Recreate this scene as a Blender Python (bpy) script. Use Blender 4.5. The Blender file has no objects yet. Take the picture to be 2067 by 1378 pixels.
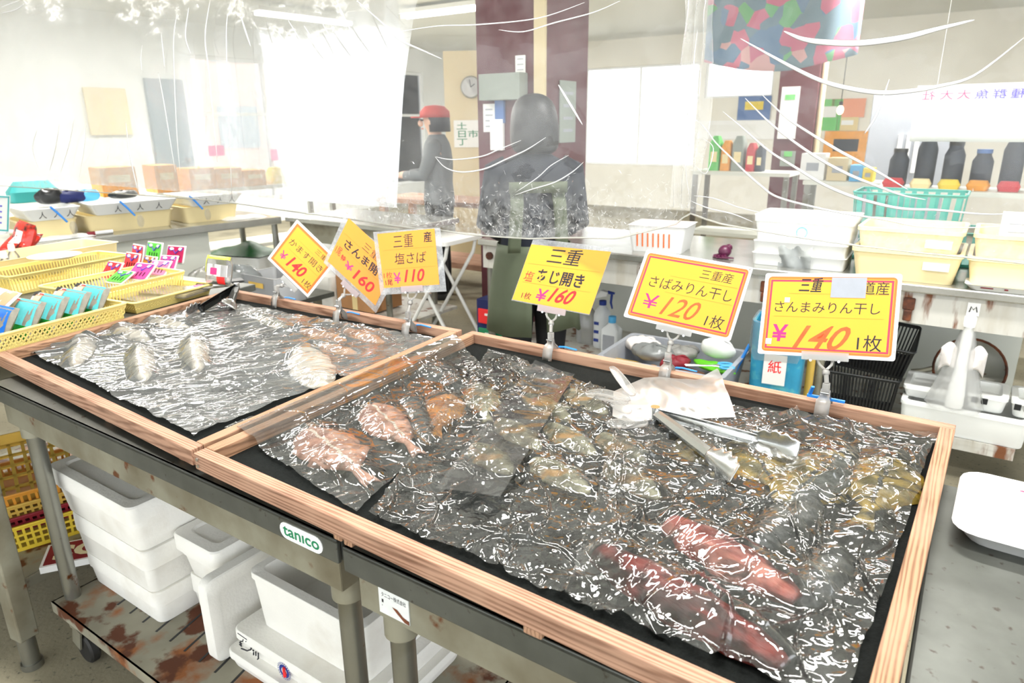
import bpy, bmesh, math, random
import numpy as np
from mathutils import Vector, Matrix, noise
random.seed(7)
RNG = np.random.RandomState(11)
scene = bpy.context.scene
COL = scene.collection

# ------------------------------------------------------------------ camera, world, light, exposure
IW, IH = 2067, 1378
FPX, PITCH, ROLL = 1385.0, 0.307, -0.010
CAMZ = 1.42
EYE = Vector((0, 0, CAMZ))
_fw = Vector((0, math.cos(PITCH), -math.sin(PITCH)))
_up0 = Vector((0, math.sin(PITCH), math.cos(PITCH)))
_r0 = Vector((1, 0, 0))
_rt = _r0 * math.cos(ROLL) + _up0 * math.sin(ROLL)
_up = -_r0 * math.sin(ROLL) + _up0 * math.cos(ROLL)
cam_data = bpy.data.cameras.new('camera')
cam = bpy.data.objects.new('camera', cam_data)
COL.objects.link(cam)
cam.matrix_world = Matrix(((_rt.x, _up.x, -_fw.x, 0), (_rt.y, _up.y, -_fw.y, 0), (_rt.z, _up.z, -_fw.z, CAMZ), (0, 0, 0, 1)))
cam_data.sensor_width = 36.0
cam_data.lens = 36.0 * FPX / IW
cam_data.clip_start = 0.05
cam_data.dof.use_dof = True
cam_data.dof.focus_distance = 1.35
cam_data.dof.aperture_fstop = 7.0
scene.camera = cam
scene.cycles.transparent_max_bounces = 24
scene.cycles.max_bounces = 8
scene.cycles.diffuse_bounces = 4
scene.cycles.glossy_bounces = 4
scene.cycles.transmission_bounces = 6
scene.cycles.caustics_reflective = False
scene.cycles.caustics_refractive = False
scene.cycles.use_denoising = True
scene.cycles.sample_clamp_indirect = 8.0
scene.view_settings.view_transform = 'Standard'
scene.view_settings.look = 'None'
scene.view_settings.exposure = 0.25
scene.view_settings.gamma = 1.0
scene.view_settings.use_curve_mapping = False

world = bpy.data.worlds.new('overcast_sky')
scene.world = world
world.use_nodes = True
wn = world.node_tree
wn.nodes.clear()
w_out = wn.nodes.new('ShaderNodeOutputWorld')
w_bg = wn.nodes.new('ShaderNodeBackground')
w_bg.inputs[0].default_value = (0.93, 0.97, 1.0, 1)
w_bg.inputs[1].default_value = 3.2
wn.links.new(w_bg.outputs[0], w_out.inputs[0])


def area_light(name, loc, rot, sx, sy, power, color=(1, 1, 1)):
    d = bpy.data.lights.new(name, 'AREA')
    d.shape = 'RECTANGLE'
    d.size, d.size_y, d.energy, d.color = sx, sy, power, color
    o = bpy.data.objects.new(name, d)
    o.location = loc
    o.rotation_euler = rot
    COL.objects.link(o)
    return o


# ------------------------------------------------------------------ measuring helpers
def ray(px, py):
    return _fw + _rt * ((px - IW / 2) / FPX) - _up * ((py - IH / 2) / FPX)


def P(px, py, z):
    d = ray(px, py)
    return EYE + d * ((z - CAMZ) / d.z)


def Y(px, py, y):
    d = ray(px, py)
    return EYE + d * (y / d.y)


def hit(px, py, p0, n):
    d = ray(px, py)
    return EYE + d * ((p0 - EYE).dot(n) / d.dot(n))


A = math.radians(-34.0)                       # the stall's own axis
U = Vector((math.cos(A), math.sin(A), 0))     # along the trays, towards the right and the customer
V = Vector((-math.sin(A), math.cos(A), 0))    # away from the customer
ZT = 0.88                                     # top of the wooden rails


# ------------------------------------------------------------------ mesh helpers
class MB:
    def __init__(s):
        s.v, s.f = [], []
        s.M = Matrix.Identity(4)

    def add(s, vs, fs):
        o = len(s.v)
        s.v += [tuple(s.M @ Vector(p)) for p in vs]
        s.f += [tuple(i + o for i in f) for f in fs]
        return s

    def box(s, c, size, rz=0.0, rx=0.0, ry=0.0):
        x, y, z = size[0] / 2, size[1] / 2, size[2] / 2
        R = Matrix.Rotation(rz, 3, 'Z') @ Matrix.Rotation(ry, 3, 'Y') @ Matrix.Rotation(rx, 3, 'X')
        c = Vector(c)
        vs = [c + R @ Vector(p) for p in ((-x, -y, -z), (x, -y, -z), (x, y, -z), (-x, y, -z), (-x, -y, z), (x, -y, z), (x, y, z), (-x, y, z))]
        return s.add(vs, [(0, 3, 2, 1), (4, 5, 6, 7), (0, 1, 5, 4), (1, 2, 6, 5), (2, 3, 7, 6), (3, 0, 4, 7)])

    def bar(s, a, b, w, h, up=(0, 0, 1)):
        a, b = Vector(a), Vector(b)
        t = (b - a).normalized()
        up = Vector(up)
        sd = t.cross(up)
        if sd.length < 1e-5:
            sd = t.cross(Vector((1, 0, 0)))
        sd.normalize()
        u2 = sd.cross(t).normalized()
        vs = []
        for q in (a, b):
            for i, j in ((-1, -1), (1, -1), (1, 1), (-1, 1)):
                vs.append(q + sd * (i * w / 2) + u2 * (j * h / 2))
        return s.add(vs, [(3, 2, 1, 0), (4, 5, 6, 7), (0, 1, 5, 4), (1, 2, 6, 5), (2, 3, 7, 6), (3, 0, 4, 7)])

    def prism(s, poly, z0, z1):
        n = len(poly)
        vs = [(p[0], p[1], z0) for p in poly] + [(p[0], p[1], z1) for p in poly]
        fs = [tuple(range(n - 1, -1, -1)), tuple(range(n, 2 * n))]
        fs += [(i, (i + 1) % n, n + (i + 1) % n, n + i) for i in range(n)]
        return s.add(vs, fs)

    def loft(s, secs, cap0=True, cap1=True, closed=True):
        n = len(secs[0])
        vs = [p for sec in secs for p in sec]
        fs = []
        for k in range(len(secs) - 1):
            for i in range(n if closed else n - 1):
                j = (i + 1) % n
                fs.append((k * n + i, k * n + j, (k + 1) * n + j, (k + 1) * n + i))
        if cap0:
            fs.append(tuple(range(n - 1, -1, -1)))
        if cap1:
            fs.append(tuple((len(secs) - 1) * n + i for i in range(n)))
        return s.add(vs, fs)

    def tube(s, pts, r, n=8, flat=1.0, up=None):
        pts = [Vector(p) for p in pts]
        secs = []
        prev = None
        for i, p in enumerate(pts):
            t = (pts[min(i + 1, len(pts) - 1)] - pts[max(i - 1, 0)]).normalized()
            if prev is None:
                a = Vector(up) if up else (Vector((0, 0, 1)) if abs(t.z) < .9 else Vector((1, 0, 0)))
            else:
                a = prev
            a = (a - t * a.dot(t)).normalized()
            prev = a
            b = t.cross(a)
            rr = r[i] if isinstance(r, (list, tuple)) else r
            secs.append([p + a * (rr * flat * math.sin(2 * math.pi * k / n)) + b * (rr * math.cos(2 * math.pi * k / n)) for k in range(n)])
        return s.loft(secs)

    def cyl(s, a, b, r, r2=None, n=20):
        return s.tube([a, b], [r, r if r2 is None else r2], n)

    def lathe(s, prof, n=24, c=(0, 0, 0), cap0=True, cap1=True):
        secs = [[(c[0] + r * math.cos(2 * math.pi * k / n), c[1] + r * math.sin(2 * math.pi * k / n), c[2] + z) for k in range(n)] for r, z in prof]
        return s.loft(secs, cap0, cap1)

    def grid(s, fn, nu, nv):
        vs = [fn(i / nu, j / nv) for i in range(nu + 1) for j in range(nv + 1)]
        fs = [(i * (nv + 1) + j, (i + 1) * (nv + 1) + j, (i + 1) * (nv + 1) + j + 1, i * (nv + 1) + j + 1) for i in range(nu) for j in range(nv)]
        return s.add(vs, fs)

    def ball(s, c, rx, ry=None, rz=None, n=16, m=10):
        ry, rz = ry or rx, rz or rx
        secs = []
        for k in range(1, m):
            t = math.pi * k / m
            secs.append([(c[0] + rx * math.sin(t) * math.cos(2 * math.pi * i / n), c[1] + ry * math.sin(t) * math.sin(2 * math.pi * i / n), c[2] - rz * math.cos(t)) for i in range(n)])
        return s.loft(secs)

    def build(s, name, mat, parent=None, smooth=False, bevel=0.0, solid=0.0, sub=0, label=None, seg=2):
        me = bpy.data.meshes.new(name)
        me.from_pydata(s.v, [], s.f)
        me.validate()
        bm = bmesh.new()
        bm.from_mesh(me)
        bmesh.ops.recalc_face_normals(bm, faces=bm.faces)
        bm.to_mesh(me)
        bm.free()
        if smooth:
            me.polygons.foreach_set('use_smooth', [True] * len(me.polygons))
            if smooth != 'all':
                try:
                    me.set_sharp_from_angle(angle=math.radians(40))
                except Exception:
                    pass
        if mat is not None:
            me.materials.append(mat)
        o = bpy.data.objects.new(name, me)
        COL.objects.link(o)
        if parent is not None:
            o.parent = parent
        if solid:
            m = o.modifiers.new('solid', 'SOLIDIFY')
            m.thickness = solid
            m.offset = 0
        if sub:
            m = o.modifiers.new('sub', 'SUBSURF')
            m.levels = m.render_levels = sub
        if bevel:
            m = o.modifiers.new('bevel', 'BEVEL')
            m.width = bevel
            m.segments = seg
            m.limit_method = 'ANGLE'
            m.angle_limit = math.radians(40)
            m.harden_normals = False
        if label:
            o['label'] = label
        return o


def rr(w, d, r, z, n=4, cx=0.0, cy=0.0):
    """rounded rectangle section"""
    r = min(r, w / 2 - 1e-4, d / 2 - 1e-4)
    out = []
    for qx, qy, a0 in ((1, 1, 0), (-1, 1, 90), (-1, -1, 180), (1, -1, 270)):
        for k in range(n + 1):
            a = math.radians(a0 + 90 * k / n)
            out.append((cx + qx * (w / 2 - r) + r * math.cos(a), cy + qy * (d / 2 - r) + r * math.sin(a), z))
    return out


def tag(o, label, cat, group=None, kind=None):
    if label:
        o['label'] = label
    if cat:
        o['category'] = cat
    if group:
        o['group'] = group
    if kind:
        o['kind'] = kind
    return o


def thing(name, label, cat, loc=(0, 0, 0), rz=0.0, group=None):
    o = bpy.data.objects.new(name, None)
    o.empty_display_size = .05
    COL.objects.link(o)
    o.location = loc
    o.rotation_euler = (0, 0, rz)
    return tag(o, label, cat, group)


def struct(o):
    o['kind'] = 'structure'
    return o


def dup(root, loc, rot, label=None, group=None):
    def cp(o, parent):
        c = o.copy()
        COL.objects.link(c)
        c.parent = parent
        for ch in o.children:
            cp(ch, c)
        return c
    r = root.copy()
    COL.objects.link(r)
    r.location = loc
    r.rotation_euler = rot if isinstance(rot, (tuple, list)) else (0, 0, rot)
    for ch in root.children:
        cp(ch, r)
    if label:
        r['label'] = label
    if group:
        r['group'] = group
    return r


_tcache = {}


def text_mesh(s, bold=0.0, shear=0.0):
    """flat outline of a string, scaled to the unit box (x, y in 0..1); returns verts, faces, aspect"""
    key = (s, bold, shear)
    if key in _tcache:
        return _tcache[key]
    cu = bpy.data.curves.new('txt', 'FONT')
    cu.body = s
    cu.size = 1.0
    cu.offset = bold
    cu.shear = shear
    cu.resolution_u = 3
    o = bpy.data.objects.new('txt', cu)
    COL.objects.link(o)
    dg = bpy.context.evaluated_depsgraph_get()
    me = bpy.data.meshes.new_from_object(o.evaluated_get(dg))
    vs = [tuple(v.co) for v in me.vertices]
    fs = [tuple(p.vertices) for p in me.polygons]
    bpy.data.objects.remove(o)
    bpy.data.curves.remove(cu)
    bpy.data.meshes.remove(me)
    if not vs:
        _tcache[key] = ([], [], 1)
        return _tcache[key]
    x0, x1 = min(v[0] for v in vs), max(v[0] for v in vs)
    y0, y1 = min(v[1] for v in vs), max(v[1] for v in vs)
    w, h = max(x1 - x0, 1e-4), max(y1 - y0, 1e-4)
    vs = [((v[0] - x0) / w, (v[1] - y0) / h) for v in vs]
    _tcache[key] = (vs, fs, w / h)
    return _tcache[key]


def text_on(mb, s, fn, u0, v0, u1, v1, bold=0.0, shear=0.0, rot=0.0):
    """write s into the box (u0,v0)-(u1,v1); fn maps (u,v) onto the surface"""
    vs, fs, _ = text_mesh(s, bold, shear)
    out = []
    for x, y in vs:
        out.append(fn(u0 + (u1 - u0) * x, v0 + (v1 - v0) * y))
    mb.add(out, fs)


# ------------------------------------------------------------------ materials
MATS = {}


def s2l(c):
    return tuple(((x / 255) / 12.92 if x <= 10.3 else (((x / 255) + .055) / 1.055) ** 2.4) for x in c[:3]) + (1.0,)


def nn(nt, typ, **kw):
    n = nt.nodes.new(typ)
    for k, v in kw.items():
        setattr(n, k, v)
    return n


def pmat(name, rgb, rough=.5, metal=0.0, spec=.5, var=0.0, vscale=8.0, stretch=(1, 1, 1), bump=0.0, bscale=60.0, second=None, sfac=(.45, .6), sscale=10.0, coat=0.0, trans=0.0, sss=0.0, alpha=1.0, third=None, tfac=(.55, .65), tscale=5.0, rgb_lin=None):
    """principled material; var mixes a lighter/darker tone of the own colour, second/third lay blotches of another colour over it"""
    m = bpy.data.materials.new(name)
    m.use_nodes = True
    nt = m.node_tree
    b = nt.nodes['Principled BSDF']
    col = rgb_lin or s2l(rgb)
    b.inputs['Roughness'].default_value = rough
    b.inputs['Metallic'].default_value = metal
    b.inputs['Specular IOR Level'].default_value = spec
    b.inputs['Coat Weight'].default_value = coat
    b.inputs['Transmission Weight'].default_value = trans
    b.inputs['Alpha'].default_value = alpha
    b.inputs['Base Color'].default_value = col
    src = None
    tc = nn(nt, 'ShaderNodeTexCoord')
    mp = nn(nt, 'ShaderNodeMapping')
    mp.inputs['Scale'].default_value = stretch
    nt.links.new(tc.outputs['Object'], mp.inputs[0])

    def noise_ramp(scale, lo, hi, detail=6.0):
        nz = nn(nt, 'ShaderNodeTexNoise')
        nz.inputs['Scale'].default_value = scale
        nz.inputs['Detail'].default_value = detail
        nt.links.new(mp.outputs[0], nz.inputs['Vector'])
        rp = nn(nt, 'ShaderNodeMapRange')
        rp.inputs['From Min'].default_value = lo
        rp.inputs['From Max'].default_value = hi
        nt.links.new(nz.outputs['Fac'], rp.inputs['Value'])
        return rp.outputs[0]

    def mix(fac, a, bcol):
        mx = nn(nt, 'ShaderNodeMix', data_type='RGBA')
        nt.links.new(fac, mx.inputs[0])
        if a is None:
            mx.inputs[6].default_value = col
        else:
            nt.links.new(a, mx.inputs[6])
        mx.inputs[7].default_value = bcol
        return mx.outputs[2]
    if var:
        mx = nn(nt, 'ShaderNodeMix', data_type='RGBA')
        nt.links.new(noise_ramp(vscale, .3, .7), mx.inputs[0])
        mx.inputs[6].default_value = tuple(max(0, c * (1 - var)) for c in col[:3]) + (1,)
        mx.inputs[7].default_value = tuple(min(1, c * (1 + var)) for c in col[:3]) + (1,)
        src = mx.outputs[2]
    if second:
        src = mix(noise_ramp(sscale, sfac[0], sfac[1]), src, s2l(second))
    if third:
        src = mix(noise_ramp(tscale, tfac[0], tfac[1], 9.0), src, s2l(third))
    if src is not None:
        nt.links.new(src, b.inputs['Base Color'])
    if bump:
        nz = nn(nt, 'ShaderNodeTexNoise')
        nz.inputs['Scale'].default_value = bscale
        nz.inputs['Detail'].default_value = 5
        nt.links.new(mp.outputs[0], nz.inputs['Vector'])
        bp = nn(nt, 'ShaderNodeBump')
        bp.inputs['Strength'].default_value = bump
        bp.inputs['Distance'].default_value = .01
        nt.links.new(nz.outputs['Fac'], bp.inputs['Height'])
        nt.links.new(bp.outputs[0], b.inputs['Normal'])
    MATS[name] = m
    return m


def emat(name, rgb, strength):
    m = bpy.data.materials.new(name)
    m.use_nodes = True
    b = m.node_tree.nodes['Principled BSDF']
    b.inputs['Base Color'].default_value = s2l(rgb)
    b.inputs['Emission Color'].default_value = s2l(rgb)
    b.inputs['Emission Strength'].default_value = strength
    MATS[name] = m
    return m


def filmmat(name, haze, tint=(.93, .95, .94), ior=1.55, gl_rough=.06, bump=0.0, bscale=30.0, bdist=.004, haze_noise=0.0, hscale=40.0, trans=.97, scratch=0.0, stretch=(1, 1, 1), boost=1.0, hrgb=None):
    """thin clear plastic: light passes straight through, a little is scattered white, the rest mirrors the room"""
    m = bpy.data.materials.new(name)
    m.use_nodes = True
    nt = m.node_tree
    nt.nodes.clear()
    out = nn(nt, 'ShaderNodeOutputMaterial')
    tr = nn(nt, 'ShaderNodeBsdfTransparent')
    tr.inputs[0].default_value = tuple(trans * t for t in ((1, 1, 1))) + (1,)
    gl = nn(nt, 'ShaderNodeBsdfGlossy')
    gl.inputs['Roughness'].default_value = gl_rough
    df = nn(nt, 'ShaderNodeBsdfDiffuse')
    df.inputs[0].default_value = tuple(hrgb or tint) + (1,)
    tl = nn(nt, 'ShaderNodeBsdfTranslucent')
    tl.inputs[0].default_value = tuple(hrgb or tint) + (1,)
    ad = nn(nt, 'ShaderNodeMixShader')
    ad.inputs[0].default_value = .5
    nt.links.new(df.outputs[0], ad.inputs[1])
    nt.links.new(tl.outputs[0], ad.inputs[2])
    m1 = nn(nt, 'ShaderNodeMixShader')
    nt.links.new(tr.outputs[0], m1.inputs[1])
    nt.links.new(ad.outputs[0], m1.inputs[2])
    m1.inputs[0].default_value = haze
    tc = nn(nt, 'ShaderNodeTexCoord')
    mp = nn(nt, 'ShaderNodeMapping')
    mp.inputs['Scale'].default_value = stretch
    nt.links.new(tc.outputs['Object'], mp.inputs[0])
    if haze_noise:
        nz = nn(nt, 'ShaderNodeTexNoise')
        nz.inputs['Scale'].default_value = hscale
        nz.inputs['Detail'].default_value = 8
        nz.inputs['Roughness'].default_value = .7
        nt.links.new(mp.outputs[0], nz.inputs['Vector'])
        mr = nn(nt, 'ShaderNodeMapRange')
        mr.inputs['From Min'].default_value = .35
        mr.inputs['From Max'].default_value = .7
        mr.inputs['To Min'].default_value = max(0, haze - haze_noise)
        mr.inputs['To Max'].default_value = haze + haze_noise
        nt.links.new(nz.outputs['Fac'], mr.inputs['Value'])
        nt.links.new(mr.outputs[0], m1.inputs[0])
    fr = nn(nt, 'ShaderNodeFresnel')
    fr.inputs[0].default_value = ior
    mu = nn(nt, 'ShaderNodeMath', operation='MULTIPLY', use_clamp=True)
    mu.inputs[1].default_value = boost
    nt.links.new(fr.outputs[0], mu.inputs[0])
    m2 = nn(nt, 'ShaderNodeMixShader')
    nt.links.new(mu.outputs[0], m2.inputs[0])
    nt.links.new(m1.outputs[0], m2.inputs[1])
    nt.links.new(gl.outputs[0], m2.inputs[2])
    nt.links.new(m2.outputs[0], out.inputs[0])
    if bump:
        nz = nn(nt, 'ShaderNodeTexNoise')
        nz.inputs['Scale'].default_value = bscale
        nz.inputs['Detail'].default_value = 4
        nt.links.new(mp.outputs[0], nz.inputs['Vector'])
        bp = nn(nt, 'ShaderNodeBump')
        bp.inputs['Strength'].default_value = bump
        bp.inputs['Distance'].default_value = bdist
        nt.links.new(nz.outputs['Fac'], bp.inputs['Height'])
        nt.links.new(bp.outputs[0], gl.inputs['Normal'])
        nt.links.new(bp.outputs[0], fr.inputs['Normal'])
    MATS[name] = m
    return m


def woodmat(name, base, dark, axis='X', scale=18.0, rough=.65):
    m = bpy.data.materials.new(name)
    m.use_nodes = True
    nt = m.node_tree
    b = nt.nodes['Principled BSDF']
    b.inputs['Roughness'].default_value = rough
    b.inputs['Specular IOR Level'].default_value = .25
    tc = nn(nt, 'ShaderNodeTexCoord')
    mp = nn(nt, 'ShaderNodeMapping')
    mp.inputs['Scale'].default_value = (.06, 1, 1) if axis == 'X' else (1, .06, 1)
    nt.links.new(tc.outputs['Object'], mp.inputs[0])
    wv = nn(nt, 'ShaderNodeTexWave', wave_type='RINGS', rings_direction=axis)
    wv.inputs['Scale'].default_value = scale * 3.2
    wv.inputs['Distortion'].default_value = 6
    wv.inputs['Detail'].default_value = 3
    wv.inputs['Detail Scale'].default_value = 1.2
    nt.links.new(mp.outputs[0], wv.inputs['Vector'])
    nz = nn(nt, 'ShaderNodeTexNoise')
    nz.inputs['Scale'].default_value = 90
    nz.inputs['Detail'].default_value = 6
    nt.links.new(mp.outputs[0], nz.inputs['Vector'])
    n2 = nn(nt, 'ShaderNodeTexNoise')
    n2.inputs['Scale'].default_value = 9
    n2.inputs['Detail'].default_value = 8
    nt.links.new(tc.outputs['Object'], n2.inputs['Vector'])
    r1 = nn(nt, 'ShaderNodeMapRange')
    r1.inputs['From Min'].default_value = .35
    r1.inputs['From Max'].default_value = 1.0
    r1.inputs['To Max'].default_value = .8
    nt.links.new(wv.outputs['Fac'], r1.inputs['Value'])
    m1 = nn(nt, 'ShaderNodeMix', data_type='RGBA')
    nt.links.new(r1.outputs[0], m1.inputs[0])
    m1.inputs[6].default_value = s2l(base)
    m1.inputs[7].default_value = s2l(dark)
    r2 = nn(nt, 'ShaderNodeMapRange')
    r2.inputs['From Min'].default_value = .5
    r2.inputs['From Max'].default_value = .72
    r2.inputs['To Max'].default_value = .55
    nt.links.new(nz.outputs['Fac'], r2.inputs['Value'])
    m2 = nn(nt, 'ShaderNodeMix', data_type='RGBA')
    nt.links.new(r2.outputs[0], m2.inputs[0])
    nt.links.new(m1.outputs[2], m2.inputs[6])
    m2.inputs[7].default_value = s2l(tuple(c * .72 for c in dark))
    r3 = nn(nt, 'ShaderNodeMapRange')
    r3.inputs['From Min'].default_value = .42
    r3.inputs['From Max'].default_value = .75
    r3.inputs['To Max'].default_value = .6
    nt.links.new(n2.outputs['Fac'], r3.inputs['Value'])
    m3 = nn(nt, 'ShaderNodeMix', data_type='RGBA')
    nt.links.new(r3.outputs[0], m3.inputs[0])
    nt.links.new(m2.outputs[2], m3.inputs[6])
    m3.inputs[7].default_value = s2l((186, 150, 126))
    nt.links.new(m3.outputs[2], b.inputs['Base Color'])
    bp = nn(nt, 'ShaderNodeBump')
    bp.inputs['Strength'].default_value = .25
    bp.inputs['Distance'].default_value = .002
    nt.links.new(nz.outputs['Fac'], bp.inputs['Height'])
    nt.links.new(bp.outputs[0], b.inputs['Normal'])
    MATS[name] = m
    return m


woodmat('wood_long', (182, 142, 118), (118, 80, 60), 'X')
woodmat('wood_cross', (176, 136, 106), (108, 76, 54), 'Y')
pmat('net_black', (22, 25, 24), .8, spec=.12, var=.3, vscale=300, bump=.4, bscale=700)
pmat('steel', (150, 150, 142), .34, .85, var=.12, vscale=6, second=(120, 116, 100), sfac=(.5, .75), sscale=5, third=(104, 62, 34), tfac=(.66, .74), tscale=26)
pmat('steel_dirty', (150, 147, 130), .5, .45, var=.15, vscale=5, second=(120, 112, 92), sfac=(.45, .7), sscale=7, third=(106, 62, 32), tfac=(.62, .7), tscale=22)
pmat('steel_top', (100, 102, 97), .42, .6, var=.15, vscale=14, second=(88, 90, 84), sfac=(.5, .7), sscale=9, third=(70, 64, 56), tfac=(.64, .7), tscale=55)
pmat('counter_steel', (196, 196, 190), .22, .75, var=.08, vscale=8, second=(168, 166, 156), sfac=(.5, .75), sscale=6)
pmat('steel_rust', (150, 146, 130), .6, .3, var=.2, vscale=7, second=(150, 92, 50), sfac=(.5, .62), sscale=9, third=(92, 48, 24), tfac=(.52, .6), tscale=13)
pmat('enamel_rust', (206, 204, 196), .5, .1, var=.06, vscale=6, second=(176, 168, 150), sfac=(.5, .7), sscale=6, third=(122, 74, 44), tfac=(.58, .66), tscale=9, stretch=(1.6, 1.6, .35))
pmat('rust', (110, 60, 34), .85, .0, var=.4, vscale=14, second=(70, 40, 26), sfac=(.45, .6), sscale=18)
pmat('chrome', (214, 216, 216), .24, 1.0)
pmat('black_plastic', (24, 26, 28), .4)
pmat('rubber', (30, 29, 27), .6, var=.4, vscale=30)
pmat('foam', (238, 236, 230), .75, spec=.2, var=.03, vscale=9, bump=.12, bscale=140, second=(214, 208, 196), sfac=(.58, .8), sscale=5)
pmat('foam_white', (240, 241, 238), .6, spec=.3)
pmat('cream', (246, 228, 176), .45, spec=.35, var=.03, vscale=5)
pmat('cream_lip', (226, 204, 150), .5, spec=.3)
pmat('yellow_basket', (244, 224, 140), .4, spec=.4)
pmat('yellow_deep', (226, 196, 62), .45, var=.1, vscale=9)
pmat('mustard', (204, 168, 76), .5, var=.15, vscale=9)
pmat('orange_basket', (214, 146, 50), .5)
pmat('crimson', (132, 24, 40), .55, var=.2, vscale=20)
pmat('white', (240, 240, 238), .5)
pmat('white_paper', (236, 236, 232), .7, spec=.2)
pmat('offwhite_panel', (226, 228, 218), .5, spec=.3, var=.03, vscale=3, second=(196, 194, 178), sfac=(.6, .85), sscale=3)
pmat('card_yellow', (238, 170, 20), .42, spec=.4, coat=.35)
pmat('card_amber', (234, 146, 22), .42, spec=.4, coat=.35)
pmat('card_white', (226, 228, 226), .5, var=.06, vscale=60, second=(150, 136, 116), sfac=(.66, .74), sscale=70)
pmat('ink_black', (26, 26, 34), .5)
pmat('ink_red', (240, 38, 40), .5)
pmat('ink_orange', (246, 92, 34), .5, var=.2, vscale=60)
pmat('ink_pink', (240, 40, 120), .5)
pmat('border_orange', (250, 118, 44), .5)
pmat('border_red', (244, 56, 84), .5)
pmat('line_orange', (240, 140, 40), .6)
pmat('tape_grey', (160, 164, 172), .55, var=.05, vscale=50)
pmat('clip_peg_metal', (190, 190, 190), .2, 1.0)
pmat('blue', (40, 130, 214), .4)
pmat('teal', (60, 170, 170), .5)
filmmat('clip_clear', .42, (.93, .92, .88), 1.5, .12, trans=.95)
filmmat('clip_pink', .5, (.95, .78, .78), 1.5, .15)
filmmat('sleeve', .34, (.86, .88, .9), 1.5, .1, haze_noise=.15, hscale=90)
filmmat('glove', .24, (.70, .695, .66), 1.25, .45, trans=.96, boost=.6)
# ================================================================== the setting
pmat('concrete', (146, 139, 118), .7, spec=.3, var=.12, vscale=3, second=(108, 102, 86), sfac=(.5, .75), sscale=2.2, third=(90, 88, 78), tfac=(.6, .72), tscale=60, bump=.15, bscale=90)
pmat('plaster', (236, 238, 236), .85, spec=.2, var=.04, vscale=2)
pmat('plaster_warm', (236, 232, 220), .85, spec=.2, var=.04, vscale=2)
pmat('ceiling_paint', (232, 234, 230), .9, spec=.1)
pmat('maroon', (92, 44, 52), .6, var=.12, vscale=4)
pmat('window_frame', (244, 246, 246), .4)
pmat('asphalt', (220, 220, 216), .9, var=.1, vscale=1)
pmat('pink_render', (250, 222, 212), .9)
pmat('pale_render', (236, 232, 222), .9)
pmat('blind_glass', (190, 200, 206), .3)
pmat('door_blue', (120, 138, 150), .5)
filmmat('pane_glass', .02, (1, 1, 1), 1.45, .01, trans=.96)

KZ = Vector((-1.2, 14.5, 0))                  # far corner of the hall
CEIL = 2.75
_k1, _k2 = KZ - V * 15.5, KZ + U * 15.0
HALL = [(KZ.x, KZ.y), (_k1.x, _k1.y), (_k1.x, -4.0), (_k2.x, -4.0), (_k2.x, _k2.y)]
mb = MB(); mb.prism(HALL, -.1, 0); struct(mb.build('floor', MATS['concrete']))
HALL[2], HALL[3] = (_k1.x, -3.6), (_k2.x, -3.6)
mb = MB(); mb.prism(HALL, CEIL, CEIL + .12); struct(mb.build('ceiling', MATS['ceiling_paint']))


def wall(name, origin, d, length, n_out, holes, mat, h=CEIL, th=.12):
    """wall from origin along d with rectangular holes (s0, s1, z0, z1), sorted"""
    mb = MB()

    def pc(s0, s1, z0, z1):
        if s1 - s0 < 1e-3 or z1 - z0 < 1e-3:
            return
        a, b = origin + d * s0, origin + d * s1
        mb.add([a + Vector((0, 0, z0)), b + Vector((0, 0, z0)), b + n_out * th + Vector((0, 0, z0)), a + n_out * th + Vector((0, 0, z0)),
                a + Vector((0, 0, z1)), b + Vector((0, 0, z1)), b + n_out * th + Vector((0, 0, z1)), a + n_out * th + Vector((0, 0, z1))],
               [(0, 3, 2, 1), (4, 5, 6, 7), (0, 1, 5, 4), (1, 2, 6, 5), (2, 3, 7, 6), (3, 0, 4, 7)])
    s = 0
    for (s0, s1, z0, z1) in holes:
        pc(s, s0, 0, h)
        pc(s0, s1, 0, z0)
        pc(s0, s1, z1, h)
        s = s1
    pc(s, length, 0, h)
    return struct(mb.build(name, mat))


def window(name, origin, d, n_out, s0, s1, z0, z1, mull, rails, fw=.05):
    root = bpy.data.objects.new(name, None)
    COL.objects.link(root)
    struct(root)
    root.location = origin + d * s0 + Vector((0, 0, z0))
    W, H = s1 - s0, z1 - z0
    o = n_out * .06
    fr, gl = MB(), MB()
    for t in [0, 1] + list(mull):
        x = min(max(t * W, fw / 2), W - fw / 2)
        fr.bar(d * x + o, d * x + o + Vector((0, 0, H)), fw, fw, up=n_out)
    for t in [0, 1] + list(rails):
        z = min(max(t * H, fw / 2), H - fw / 2)
        fr.bar(o + Vector((0, 0, z)), d * W + o + Vector((0, 0, z)), fw * .9, fw * .9)
    fr.build('window_frame', MATS['window_frame'], root)
    gl.bar(o + Vector((0, 0, H / 2)), d * W + o + Vector((0, 0, H / 2)), .008, H - .02)
    gl.build('window_pane', MATS['pane_glass'], root)
    return root


def s_on(px, origin, d, n):
    return (hit(px, 300, origin, n) - origin).dot(d)


# the window side: runs from the far corner back along the left
dl = -V
hl = [(s_on(860, KZ, dl, U), s_on(405, KZ, dl, U), .35, 2.35)]
wall('wall_left', KZ, dl, 15.5, -U, hl, MATS['plaster'])
window('window_1', KZ, dl, -U, hl[0][0], hl[0][1], .35, 2.35, [.25, .5, .75], [.62])
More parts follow.
